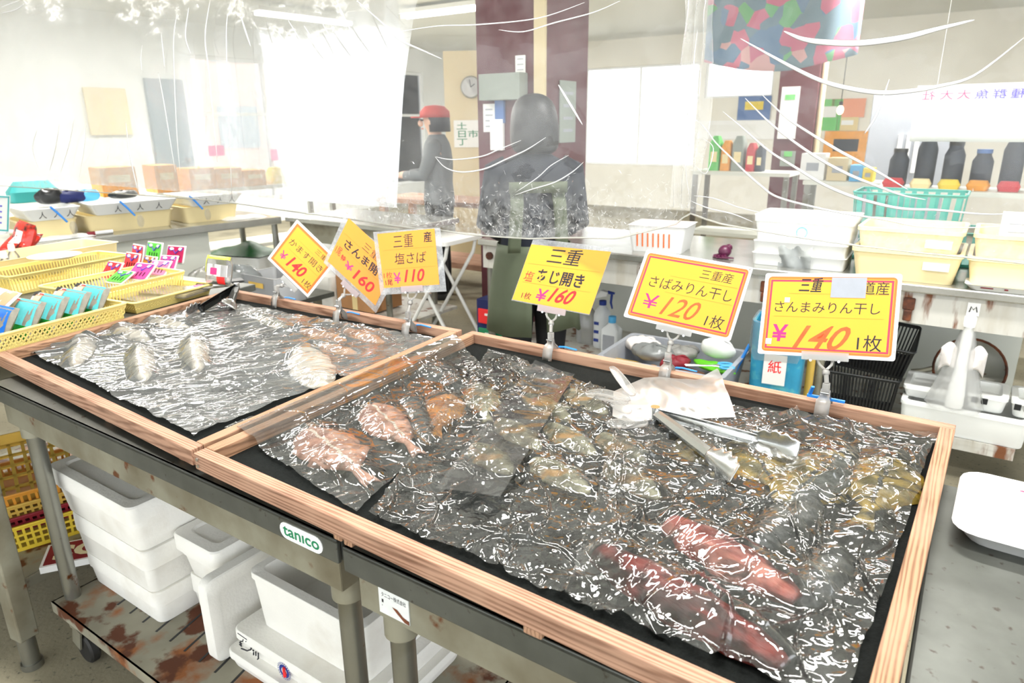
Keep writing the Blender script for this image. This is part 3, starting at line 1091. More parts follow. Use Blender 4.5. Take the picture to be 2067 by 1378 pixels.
# ------------------------------------------------------------------ disposable glove
def glove():
    z = NETZ + .012
    o = P(1330, 800, z)
    t = thing('disposable_glove', 'translucent disposable glove lying crumpled beside the tongs', 'glove', o)
    L = lambda px, py, dz=0: tuple(P(px, py, z + dz) - o)
    # hand and cuff: two creased layers from the finger roots to the open cuff
    top_e = [(1238, 796), (1268, 782), (1300, 768), (1330, 766), (1370, 770), (1410, 770), (1446, 761)]
    bot_e = [(1236, 846), (1264, 858), (1300, 856), (1340, 850), (1392, 852), (1440, 850), (1484, 848)]
    mb = MB()
    for sg in (1, -1):
        def gf(u, v, sg=sg):
            k = min(int(u * 6), 5); f = u * 6 - k
            pa = Vector(L(*top_e[k])).lerp(Vector(L(*top_e[k + 1])), f)
            pb = Vector(L(*bot_e[k])).lerp(Vector(L(*bot_e[k + 1])), f)
            p = pa.lerp(pb, v)
            edge = (1 - (2 * v - 1) ** 4) * (1 - max(0, .12 - u) / .12 * .8)
            n1 = noise.noise(Vector((p.x * 26, p.y * 12, 3))); n2 = noise.noise(Vector((p.x * 60 + p.y * 20, p.y * 34, 8)))
            cr = .006 * (1 - 2.4 * abs(n1)) + .0015 * (1 - 2.5 * abs(n2))
            return p + Vector((0, 0, .007 + edge * (.0035 * sg + max(-.004, cr)) + (.014 * max(0, u - .82) / .18 * (1 - v) if sg > 0 else 0)))
        mb.grid(gf, 60, 30)
    mb.build('palm', MATS['glove'], t, smooth='all')
    for pts, r in (([(1282, 800, .006), (1262, 775, .022), (1247, 755, .03), (1233, 738, .034)], [.011, .012, .0115, .008]),
                   ([(1275, 808, .006), (1240, 796, .012), (1205, 788, .012), (1178, 795, .008)], [.011, .012, .012, .006]),
                   ([(1270, 815, .006), (1245, 808, .008), (1215, 800, .006), (1180, 797, .003)], [.011, .011, .011, .006]),
                   ([(1275, 832, .004), (1258, 826, .006), (1244, 818, .004), (1236, 812, .002)], [.012, .012, .011, .007]),
                   ([(1310, 850, .004), (1280, 853, .005), (1250, 855, .004), (1222, 853, .003)], [.013, .015, .016, .010])):
        mb = MB(); mb.tube([L(a, b, dz + .010) for a, b, dz in pts], [q * 1.12 for q in r], 12, flat=.5)
        mb.build('finger', MATS['glove'], t, smooth='all', sub=1)
    return t


glove()
# ================================================================== steel carts and what stands on their shelves
O_ = P(30, 775, .836); O_.z = 0


def W(u, v, z=0.0):
    return O_ + U * u + V * v + Vector((0, 0, z))


def cart(u0, u1, v0, label, legs, depth=.78, shelf=True, top=.836):
    t = thing('steel_cart', label, 'cart', W(u0, v0), A, 'steel carts under the trays')
    L = u1 - u0
    mb = MB()
    mb.box((L / 2, depth / 2, top - .004), (L, depth, .008))
    mb.box((L / 2, .004, top - .021), (L, .008, .042)); mb.box((L / 2, depth - .004, top - .021), (L, .008, .042))
    mb.box((.004, depth / 2, top - .021), (.008, depth - .02, .042)); mb.box((L - .004, depth / 2, top - .021), (.008, depth - .02, .042))
    mb.build('top', MATS['steel_top'], t, bevel=.002)
    mb = MB()
    for y in (.016, depth - .016):
        mb.box((L / 2, y, top - .073), (L - .03, .004, .065))
    for x in (.016, L - .016):
        mb.box((x, depth / 2, top - .073), (.004, depth - .03, .065))
    mb.build('apron', MATS['steel_dirty'], t)
    for (x, y) in legs:
        lg = MB(); lg.cyl((x, y, .13), (x, y, top - .05), .0195, n=20)
        lo = lg.build('leg', MATS['steel'], t, smooth=True)
        c = MB(); c.cyl((x, y, top - .15), (x, y, top - .045), .027, n=20); c.build('collar', MATS['steel_dirty'], lo, smooth=True)
        k = thing_caster(x, y, t)
    if shelf:
        mb = MB()
        mb.box((L / 2, depth / 2, .2), (L - .02, depth - .02, .006))
        mb.box((L / 2, .012, .187), (L - .02, .005, .032)); mb.box((L / 2, depth - .012, .187), (L - .02, .005, .032))
        mb.box((.012, depth / 2, .187), (.005, depth - .03, .032)); mb.box((L - .012, depth / 2, .187), (.005, depth - .03, .032))
        mb.build('shelf', MATS['steel_rust'], t)
        mb = MB()
        for k in range(9):
            mb.box((.16 + k * .062, .16, .2033), (.006, .12, .0008), rz=.25)
        mb.build('drain_slot', MATS['black_plastic'], t)
    return t


def thing_caster(x, y, t):
    mb = MB()
    mb.cyl((x, y, .115), (x, y, .135), .024, n=16)
    for s in (-1, 1):
        mb.box((x + .012, y + s * .018, .085), (.04, .005, .07), ry=.35)
    o = mb.build('caster_fork', MATS['steel_dirty'], t, smooth=True)
    w = MB(); w.lathe([(.012, -.013), (.04, -.013), (.046, -.008), (.046, .008), (.04, .013), (.012, .013)], 24)
    w.v = [(p[0] + x + .022, p[2] + y, p[1] + .046) for p in w.v]
    w.build('caster_wheel', MATS['rubber'], o, smooth=True)
    return o


cart_l = cart(-.065, 1.144, -.03, 'rusty steel cart with the green-lettered badge and foam boxes on its shelf', [(.035, .055), (1.16, .055), (.035, .72), (1.16, .72)])
SU = (P(1893, 968, .84) - O_).dot(U)
cart_r = cart(1.163, SU - .004, -.036, 'steel cart under the larger tray with a stained white label on its front', [(.065, .045), (SU - 1.25, .05), (.065, .72), (SU - 1.25, .72)])

# the maker's badge on the lip and the white label on the apron
pmat('badge_green', (16, 128, 84), .5)


def badge():
    zc = .836 - .024
    a = P(572, 1047, zc + .012); b = P(652, 1090, zc + .012)
    ua = (a - O_).dot(U) + .065; ub = (b - O_).dot(U) + .065
    w, h = ub - ua, .030
    mb = MB()
    poly = []
    r = h / 2
    for k in range(9):
        an = math.pi / 2 + math.pi * k / 8
        poly.append((ua + r + r * math.cos(an), r * math.sin(an)))
    for k in range(9):
        an = -math.pi / 2 + math.pi * k / 8
        poly.append((ub - r + r * math.cos(an), r * math.sin(an)))
    n = len(poly)
    mb.add([(x, -.0012, zc + y) for x, y in poly] + [(x, 0, zc + y) for x, y in poly], [tuple(range(n)), tuple(range(2 * n - 1, n - 1, -1))] + [(i, n + i, n + (i + 1) % n, (i + 1) % n) for i in range(n)])
    bo = mb.build('badge', MATS['white'], cart_l, label='white oval badge')
    tb = MB()
    text_on(tb, 'tanıco', lambda u, v: (ua + w * u, -.0016, zc - h / 2 + h * v), .08, .22, .93, .80, bold=.016)
    tb.build('badge_lettering', MATS['badge_green'], bo)
    # stained white label on the other cart
    zl = .836 - .074
    la, lb = P(755, 1215, zl), P(810, 1250, zl)
    x0, x1 = (la - O_).dot(U) - 1.163, (lb - O_).dot(U) - 1.163
    mb = MB(); mb.box(((x0 + x1) / 2, .0128, zl), (x1 - x0, .0016, .045)); lo = mb.build('label_sticker', MATS['card_white'], cart_r, label='white sticker with a rust stain')
    tb = MB()
    text_on(tb, 'タニコー株式会社', lambda u, v: (x0 + (x1 - x0) * u, .0116, zl - .0225 + .045 * v), .1, .66, .92, .84)
    text_on(tb, '■\n•', lambda u, v: (x0 + (x1 - x0) * u, .0116, zl - .0225 + .045 * v), .1, .3, .16, .56)
    tb.build('sticker_print', MATS['ink_black'], lo)
    sp = MB(); sp.prism([(x0 + .45 * (x1 - x0), .42), (x0 + .62 * (x1 - x0), .40), (x0 + .8 * (x1 - x0), .22), (x1, .16), (x1, .02), (x0 + .85 * (x1 - x0), .04), (x0 + .6 * (x1 - x0), .26)], 0, .0003)
    sp.v = [(p[0], .0117 - p[2], zl - .0225 + .045 * p[1]) for p in sp.v]
    sp.build('rust_stain', MATS['rust'], lo)


badge()


# ------------------------------------------------------------------ foam boxes
def foam_box(label, u0, u1, v0, v1, z0, z1, kind='closed', lidh=.045, over=.010, mat='foam', group='white foam boxes on the cart shelf', name='foam_box', cat='foam box', org=None, rz=A, feet=False):
    c = org if org is not None else W((u0 + u1) / 2, (v0 + v1) / 2)
    w, d = u1 - u0, v1 - v0
    t = thing(name, label, cat, (c.x, c.y, z0), rz, group)
    H = z1 - z0
    hb = H - lidh if kind == 'lid' else H
    r = .022
    e = .007
    mb = MB()
    if kind in ('open', 'lid'):
        th = .022
        mb.loft([rr(w - 4 * e, d - 4 * e, r, 0), rr(w - 3.4 * e, d - 3.4 * e, r, .004), rr(w - e, d - e, r, hb - .018), rr(w, d, r, hb - .016), rr(w, d, r, hb - .001), rr(w - .002, d - .002, r, hb), rr(w - 2 * th, d - 2 * th, r * .8, hb), rr(w - 2 * th - .012, d - 2 * th - .012, r * .8, .03)])
    else:
        mb.loft([rr(w - 3 * e, d - 3 * e, r, 0), rr(w - 2.4 * e, d - 2.4 * e, r, .004), rr(w - e, d - e, r, hb * .55), rr(w, d, r, hb * .58), rr(w, d, r, hb - .003), rr(w - .005, d - .005, r, hb)])
    mb.build('body', MATS[mat], t, smooth=True)
    if kind == 'lid':
        mb = MB()
        a, b = w + over * 2, d + over * 2
        mb.loft([rr(a, b, r, hb + .0006), rr(a, b, r, H - .004), rr(a - .006, b - .006, r, H), rr(a - .06, b - .06, r, H), rr(a - .07, b - .07, r, H - .006)])
        lo = mb.build('lid', MATS[mat], t, smooth=True)
    return t


foam_box('bottom foam box of the tall stack under the left tray', -.06, .296, .085, .34, .2035, .30)
foam_box('middle foam box of the tall stack under the left tray', -.075, .296, .078, .345, .3005, .425)
foam_box('lidded foam box on top of the tall stack under the left tray', -.10, .298, .068, .35, .4255, .563, 'lid')
foam_box('lower foam box standing between the tall stack and the upright lid', .305, .462, .17, .46, .2035, .325)
foam_box('upper foam box with a recessed lid beside the upright lid', .303, .466, .162, .465, .3255, .45, 'lid')
foam_box('foam tray at the very bottom of the pile with the black lettering', .545, 1.0, .105, .44, .2035, .249)
t_aji = foam_box('flat foam box with black lettering and a round blue emblem', .56, .985, .12, .425, .2495, .305)
t_open = foam_box('open empty foam box with a blue mark on its end', .60, .965, .155, .41, .3055, .456, 'open')


def upright_lid():
    t = thing('foam_slab', 'thick foam box lid standing upright beside the open foam box', 'foam slab', W(.499, .088, .2035), A, None)
    t['category'] = 'foam slab'
    mb = MB()
    secs = []
    for x, ins in ((0, .004), (.003, 0), (.03, 0), (.033, .003), (.0331, .028), (.028, .034)):
        s = rr(.30 - 2 * ins, .226 - 2 * ins, .026, 0)
        secs.append([(x, p[0] + .15, p[1] + .113) for p in s])
    mb.loft(secs)
    mb.build('panel', MATS['foam'], t, smooth=True)


upright_lid()
# hand-written letters, emblem and blue mark
pmat('emblem_blue', (30, 56, 140), .6)


def marks():
    w, d = .425, .305
    fy = -d / 2 - .0004
    zz = lambda v: .004 + .05 * v
    tb = MB()
    f = lambda u, v: (-w / 2 + .075 * u + .02, fy + .001, .006 + .046 * v)
    for st in ([(.05, .95), (.5, .9), (.42, .72)], [(.3, .78), (.26, .62), (.12, .5)], [(.06, .4), (.16, .34)], [(.04, .26), (.14, .2)], [(.1, .04), (.4, .14), (.6, .36)], [(.62, .5), (.66, .42)], [(.72, .46), (.76, .38)],
               [(.86, .44), (.84, .2)], [(.98, .46), (.95, .1), (.9, .02)], [(.74, .3), (.72, .14)]):
        tb.tube([f(a, b) for a, b in st], .0017, 6)
    tb.build('lettering', MATS['ink_black'], t_aji)
    # round emblem: ring, map-like patches, red figure
    cx, cz, R = -w / 2 + .185, .024, .0225
    eb = MB()
    N = 32
    for r0, r1 in ((R * .97, R), (R * .42, R * .74)):
        vs = []
        for k in range(N):
            a = 2 * math.pi * k / N
            vs += [(cx + r0 * math.cos(a), fy - .0003, cz + r0 * math.sin(a)), (cx + r1 * math.cos(a), fy - .0003, cz + r1 * math.sin(a))]
        eb.add(vs, [(2 * k, 2 * k + 1, (2 * k + 3) % (2 * N), (2 * k + 2) % (2 * N)) for k in range(N)])
    for k in range(22):
        a = 2 * math.pi * k / 22
        eb.box((cx + R * .86 * math.cos(a), fy - .0003, cz + R * .86 * math.sin(a)), (.0022, .0004, .0022), ry=-a)
    eo = eb.build('emblem', MATS['emblem_blue'], t_aji, label='round blue emblem with a red figure')
    rb = MB(); rb.tube([(cx + .004, fy - .0008, cz + .012), (cx, fy - .0008, cz + .002), (cx + .003, fy - .0008, cz - .012)], [.004, .003, .0045], 8)
    rb.build('emblem_figure', MATS['ink_red'], eo)
    ob = MB()
    ex = .365 / 2 - .0005
    g = lambda y, z: (ex, y, z)
    for st in ([(-.005, .06), (-.002, .03), (.01, .022)], [(.002, .056), (.02, .05), (.028, .034), (.014, .03)], [(.012, .06), (.01, .02), (.002, -.0)], [(-.01, .046), (.016, .05)]):
        ob.tube([g(y + .02, z + .022) for y, z in st], .0035, 6)
    ob.build('blue_mark', MATS['emblem_blue'], t_open, label='blue marker scrawl')


marks()

# ================================================================== price cards on their clips
RAILN = V                                       # the far rails run along U


def card(label, quad, base_px, yellow, texts, lean=.12, face=None, sleeve=None, border=None, group='yellow price cards', lines=(), extra=None, fwd=0.0, tape=None):
    """quad: image points of the yellow sheet, in its own order bottom-left, bottom-right, top-right, top-left"""
    base = P(base_px[0], base_px[1], ZT)
    n = (face or (EYE - base)).copy(); n.z = 0; n.normalize()
    n = (n + Vector((0, 0, lean))).normalized()
    p0 = base + n * (.004 + fwd) + Vector((0, 0, .07))
    q = [hit(a, b, p0, n) for a, b in quad]
    o = sum(q, Vector()) / 4
    t = thing('price_card', label, 'price card', o, 0, group)
    q = [p - o for p in q]

    def F(u, v, h=0.0):
        return q[0] * (1 - u) * (1 - v) + q[1] * u * (1 - v) + q[2] * u * v + q[3] * (1 - u) * v + n * h

    def slab(u0, v0, u1, v1, h0, h1, name, mat, lab=None, rd=0.0):
        mb = MB()
        if rd:
            asp = (q[1] - q[0]).length / (q[3] - q[0]).length
            pts = []
            for (cu, cv, a0) in ((u1 - rd, v1 - rd * asp, 0), (u0 + rd, v1 - rd * asp, 90), (u0 + rd, v0 + rd * asp, 180), (u1 - rd, v0 + rd * asp, 270)):
                for k in range(5):
                    a = math.radians(a0 + 22.5 * k)
                    pts.append((cu + rd * math.cos(a), cv + rd * asp * math.sin(a)))
        else:
            pts = [(u0, v0), (u1, v0), (u1, v1), (u0, v1)]
        m = len(pts)
        mb.add([F(a, b, h0) for a, b in pts] + [F(a, b, h1) for a, b in pts], [tuple(range(m - 1, -1, -1)), tuple(range(m, 2 * m))] + [(i, (i + 1) % m, m + (i + 1) % m, m + i) for i in range(m)])
        return mb.build(name, MATS[mat], t, label=lab)
    sheet = slab(0, 0, 1, 1, 0, .0009, 'sheet', 'card_white' if border else yellow, rd=.02 if border else 0)
    if border == 'double':
        slab(.028, .04, .972, .96, .0009, .0011, 'border', 'border_orange', rd=.03)
        slab(.045, .068, .955, .932, .0011, .0013, 'border', yellow)
        slab(.050, .077, .950, .923, .0013, .0015, 'border', 'border_red')
        slab(.066, .101, .934, .899, .0015, .0017, 'face', yellow)
        H0 = .0019
    elif border == 'single':
        slab(.045, .05, .955, .95, .0009, .0011, 'border', 'border_orange')
        slab(.085, .095, .915, .905, .0011, .0013, 'face', yellow)
        H0 = .0015
    else:
        H0 = .0012
    for (a, b, c, d) in lines:
        mb = MB(); mb.bar(F(a, b, H0), F(c, d, H0), .0006, .0003, up=n); mb.build('rule', MATS['line_orange'], t)
    for tx in texts:
        s, (u0, v0, u1, v1), col, bold, shear = tx[:5]
        rot = tx[5] if len(tx) > 5 else 0
        mb = MB()
        text_on(mb, s, lambda u, v: F(u, v + rot * (u - u0), H0), u0, v0, u1, v1, bold, shear)
        mb.build('lettering', MATS[col], t)
    if extra:
        for strokes, col, rad in extra:
            mb = MB()
            for st in strokes:
                mb.tube([F(a, b, H0 + rad * .25) for a, b in st], rad, 6, flat=.3, up=n)
            mb.build('brush_strokes', MATS[col], t)
    if tape:
        for (u0, v0, u1, v1, mt) in tape:
            slab(u0, v0, u1, v1, H0 + .0003, H0 + .0007, 'tape_patch', mt, 'grey patch' if mt == 'tape_grey' else None)
    if sleeve:
        sq = [hit(a, b, p0, n) - o for a, b in sleeve]
        mb = MB(); mb.add([p - n * .0014 for p in sq] + [p - n * .0006 for p in sq], [(3, 2, 1, 0), (4, 5, 6, 7), (0, 1, 5, 4), (1, 2, 6, 5), (2, 3, 7, 6), (3, 0, 4, 7)])
        mb.build('sleeve', MATS['sleeve'], t, label='clear sleeve')
    return t, n, o, F


def clip(label, base_px, top_px, n, po, bar_dir, bw=.064, mat='clip_clear', barmat='clip_clear', lever=(.03, .012), cross=False, ht=None):
    """a clear clip gripping the far rail: jaw, neck, ball, holder bar, blue lever"""
    base = P(base_px[0], base_px[1], ZT)
    t = thing('card_clip', label, 'clip', base, A, 'clear card clips')
    R = Matrix.Rotation(-A, 3, 'Z')
    top = R @ (hit(top_px[0], top_px[1], po, n) - base)
    nl = R @ n
    bd = (R @ bar_dir).normalized()
    # jaw: a band curving over the rail
    mb = MB()
    prof = [(-.020, -.024), (-.018, -.012), (-.0155, .0005), (-.011, .010), (-.004, .016), (.0, .030), (.004, .016), (.010, .008), (.0140, .0), (.016, -.012), (.017, -.018)]
    secs = []
    for y, z in prof:
        w = .0135 if z < .012 else .009
        secs.append([(-w, y, z), (w, y, z)])
    vs = [p for s_ in secs for p in s_]
    mb.add(vs, [(2 * i, 2 * i + 1, 2 * i + 3, 2 * i + 2) for i in range(len(prof) - 1)])
    mb.build('jaw', MATS[mat], t, smooth=True, solid=.0022)
    mb = MB(); mb.box((0, -.001, .034), (.013, .012, .022)); mb.box((0, -.007, .024), (.008, .003, .008))
    mb.build('spring_box', MATS[mat], t, bevel=.002)
    mb = MB(); mb.cyl((-.008, -.008, .026), (.008, -.008, .026), .0024, n=10); mb.build('spring_pin', MATS['clip_peg_metal'], t)
    k0 = Vector((0, -.001, .044))
    mid = top - nl * .003 - (bd.cross(nl)).normalized() * 0
    mb = MB(); mb.tube([k0, k0.lerp(mid, .35), k0.lerp(mid, .55)], .0048, 10); mb.ball(k0.lerp(mid, .42), .0075)
    vs = k0.lerp(mid, .5)
    upv = (mid - k0).normalized()
    for s_ in (-1, 1):
        mb.tube([vs, vs + upv * .012 + bd * (s_ * .011), mid + bd * (s_ * .015) - upv * .003], .0026, 8)
    mb.build('neck', MATS[mat], t, smooth=True)
    mb = MB()
    off = nl * .0045
    u2 = nl.cross(bd).normalized()
    if u2.z < 0:
        u2 = -u2
    for s_ in (1, -1):
        mb.bar(top + off * s_ - bd * bw / 2 + u2 * .004, top + off * s_ + bd * bw / 2 + u2 * .004, .0022 if True else 0, .017, up=u2)
    mb.build('holder_bar', MATS[barmat], t)
    for s_ in (-.3, .3):
        mb = MB(); mb.cyl(top + bd * (bw * s_) - nl * .006 - u2 * .005, top + bd * (bw * s_) + nl * .007 - u2 * .005, .0028, n=10)
        mb.build('pin', MATS['clip_peg_metal'], t)
    mb = MB()
    if cross:
        mb.bar((-.034, .006, .010), (.036, .010, .0085), .006, .005)
        mb.bar((-.030, .010, .011), (-.024, .0, .032), .006, .004)
    else:
        mb.tube([(.012, .02, .0035), (.028, .021, .0055), (.062, .02, .004)], [.004, .0035, .003], 8, flat=.6)
    mb.build('lever', MATS['blue'], t, smooth=True, label='blue lever')
    return t


NV = -V
def facing(px, mixv=.5):
    b = P(px[0], px[1], ZT)
    n = (EYE - b); n.z = 0; n.normalize()
    return (n * (1 - mixv) + NV * mixv).normalized()


YEN = '¥'
# 1: the rotated card farthest off
b1 = (560, 600)
t, n, o, F = card('rotated yellow price card priced 140, standing first at the basket end of the rail', [(540, 521.5), (621.5, 600.5), (683, 523), (599.7, 442.5)], b1, 'card_yellow',
     [('かます開き', (.13, .53, .9, .67), 'ink_black', -.003, 0), (YEN, (.13, .2, .26, .36), 'ink_pink', .01, 0), ('140', (.32, .17, .70, .42), 'ink_red', .025, .25), ('1枚', (.74, .12, .92, .26), 'ink_black', -.003, 0), ('三重', (.60, .77, .84, .87), 'ink_black', -.003, 0)],
     border='single', lines=[(.25, .72, .9, .72), (.2, .46, .9, .46)], face=facing(b1))
bd = (F(1, 0) - F(0, 0)).normalized()
clip('clear card clip holding the first rotated card', (561, 604), (583, 574), n, F(.42, .02) + o, bd)
# 2
b2 = (690, 628)
t, n, o, F = card('rotated amber price card priced 160, second along the rail', [(661.6, 527), (757.7, 616), (800, 529), (704, 440)], b2, 'card_amber',
     [('さんま開き', (.12, .47, .97, .66), 'ink_black', .02, 0), (YEN, (.27, .16, .42, .31), 'ink_pink', .01, 0), ('160', (.47, .1, .86, .34), 'ink_red', .02, .2), ('1尾', (.03, .25, .14, .42), 'ink_red', .0, 0), ('特', (.16, .22, .25, .34), 'ink_red', .02, 0), ('三重', (.40, .72, .72, .88), 'ink_black', -.005, .1), ('産', (.8, .7, .93, .84), 'ink_black', -.003, 0)],
     lines=[(.05, .7, .95, .7), (.05, .44, .95, .44)], face=facing(b2), sleeve=[(653, 530), (758.5, 632), (815, 531), (693, 437)])
bd = (F(1, 0) - F(0, 0)).normalized()
clip('clear card clip with a pinkish bar holding the second rotated card', (686, 634), (706, 584), n, F(.45, -.06) + o, bd, barmat='clip_pink')
# 3
b3 = (828, 655)
t, n, o, F = card('upright amber price card priced 110, third along the rail', [(775.5, 581), (887, 574), (877, 461), (761.5, 472)], b3, 'card_amber',
     [('三重', (.26, .72, .62, .95), 'ink_black', -.005, .1), ('産', (.80, .77, .94, .96), 'ink_black', .012, 0), ('塩さば', (.25, .42, .82, .62), 'ink_black', -.002, .15), (YEN, (.2, .07, .33, .27), 'ink_pink', .01, 0), ('110', (.38, .08, .76, .31), 'ink_red', .022, .3), ('1枚', (.02, .17, .18, .29), 'ink_red', -.003, .1), ('1尾', (.04, .04, .17, .15), 'crimson', .01, 0)],
     lines=[(.08, .69, .95, .69), (.05, .34, .95, .34)], face=facing(b3), sleeve=[(768, 595), (901, 588), (888.5, 459), (753, 468)], fwd=.006)
bd = (F(1, 0) - F(0, 0)).normalized()
clip('clear card clip with a pinkish bar holding the upright amber card', (826, 660), (833, 585), n, F(.5, -.06) + o, bd, barmat='clip_pink')
# 4
b4 = (1113, 695)
t, n, o, F = card('yellow price card priced 160, first one standing on the larger tray', [(1034, 604), (1190, 634), (1233.5, 508), (1072.6, 493)], b4, 'card_yellow',
     [('三重', (.26, .72, .68, .98), 'ink_black', .004, .1), ('塩', (.05, .36, .17, .54), 'ink_red', -.005, .1), ('あじ開き', (.2, .37, .80, .60), 'ink_black', .022, 0), (YEN, (.28, .06, .42, .27), 'ink_pink', .012, .1), ('160', (.43, .08, .76, .33), 'ink_red', .022, .45), ('1枚', (.1, .05, .22, .17), 'crimson', .004, 0)],
     lines=[(.05, .67, .95, .67), (.05, .34, .92, .34)], face=facing(b4, .35), sleeve=[(1032, 606), (1189.6, 636), (1237, 500), (1076.5, 481)])
bd = (F(1, 0) - F(0, 0)).normalized()
clip('clear card clip with a pinkish bar holding the card next to the tray gap', (1112, 705), (1113, 628), n, F(.5, .0) + o, bd, bw=.072, barmat='clip_pink')
# 5
b5 = (1348, 740)
t, n, o, F = card('worn yellow price card priced 120 with a double red border', [(1258, 638.5), (1474, 689), (1521, 539.5), (1305.5, 503)], b5, 'card_yellow',
     [('三重産', (.56, .74, .86, .87), 'ink_black', -.004, .1), ('さばみりん干し', (.13, .50, .90, .66), 'ink_black', -.004, .05), (YEN, (.13, .2, .27, .40), 'ink_pink', .0, 0), ('120', (.31, .15, .66, .42), 'ink_orange', .004, .4), ('1枚', (.73, .12, .90, .30), 'ink_black', -.003, .1)],
     border='double', lines=[(.3, .47, .92, .47), (.3, .7, .92, .7)], face=facing(b5, .35))
bd = (F(1, 0) - F(0, 0)).normalized()
clip('clear card clip holding the worn yellow card', (1347, 748), (1360, 667), n, F(.46, .0) + o, bd, bw=.080)
# 6
b6 = (1664, 806)
t, n, o, F = card('yellow price card priced 140 with a grey tape patch and double red border', [(1529, 713), (1806.7, 729), (1822, 552.6), (1546, 551)], b6, 'card_yellow',
     [('さんまみりん干し', (.10, .53, .87, .66), 'ink_black', -.002, .05), (YEN, (.10, .17, .22, .38), 'ink_pink', .02, .05), ('140', (.26, .09, .68, .38), 'ink_orange', .012, .5), ('1枚', (.73, .1, .90, .29), 'ink_black', 0, 0), ('三重', (.27, .78, .45, .95), 'ink_black', .012, .2), ('道産', (.73, .76, .92, .91), 'ink_black', 0, 0)],
     border='double', lines=[(.2, .76, .92, .76), (.1, .48, .9, .48)], face=facing(b6, .35), tape=[(.51, .72, .76, .955, 'tape_grey'), (.055, .13, .1, .2, 'card_white'), (.17, .65, .21, .71, 'card_white')])
bd = (F(1, 0) - F(0, 0)).normalized()
clip('clear card clip with a crossed blue lever holding the taped card', (1663, 815), (1665, 722), n, F(.5, .0) + o, bd, bw=.086, cross=True)
# ================================================================== the left display table with yellow baskets
TZ = .862
_rl = CL[3] - CL[0]
TA = math.degrees(math.atan2(_rl.y, _rl.x))
DT = thing('display_table', 'long steel display table carrying the yellow baskets, left of the trays', 'table', (0, 0, 0), math.radians(TA))
_o = CL[0] - Vector((-math.sin(math.radians(TA)), math.cos(math.radians(TA)), 0)) * -.006; _o.z = 0; DT.location = _o


def T(s, w, z=0.0):
    """point on the left table: s along the tray's left rail (away), w to the left of it"""
    a = math.radians(TA)
    return _o + Vector((math.cos(a), math.sin(a), 0)) * s + Vector((-math.sin(a), math.cos(a), 0)) * w + Vector((0, 0, z))


mb = MB(); mb.box((.235, .52, TZ - .012), (1.37, .96, .024)); mb.build('top', MATS['steel_top'], DT, bevel=.003)
mb = MB()
mb.box((.235, .06, TZ - .055), (1.33, .004, .06)); mb.box((.235, .98, TZ - .055), (1.33, .004, .06)); mb.box((-.42, .52, TZ - .055), (.004, .9, .06)); mb.box((.89, .52, TZ - .055), (.004, .9, .06))
mb.build('apron', MATS['steel_dirty'], DT)
lp = P(62, 1325, .03)
d = lp - _o
a_ = math.radians(TA)
ls, lw = d.x * math.cos(a_) + d.y * math.sin(a_), -d.x * math.sin(a_) + d.y * math.cos(a_)
for (x, y) in ((ls, lw), (.85, .07), (.85, .92), (ls, .92)):
    mb = MB(); mb.box((x, y, .47), (.05, .05, .74)); lo = mb.build('leg', MATS['steel_dirty'], DT, bevel=.004)
    c = MB(); c.cyl((x, y, 0), (x, y, .1), .022, n=16); c.cyl((x, y, .0), (x, y, .018), .027, n=16); c.build('foot', MATS['steel'], lo, smooth=True)
mb = MB(); mb.box(((ls + .85) / 2, (.07 + .92) / 2, .21), (.85 - ls + .03, .92 - .07 + .03, .012)); mb.box(((ls + .85) / 2, .05, .2), (.85 - ls + .03, .006, .03))
mb.build('shelf', MATS['steel_rust'], DT)


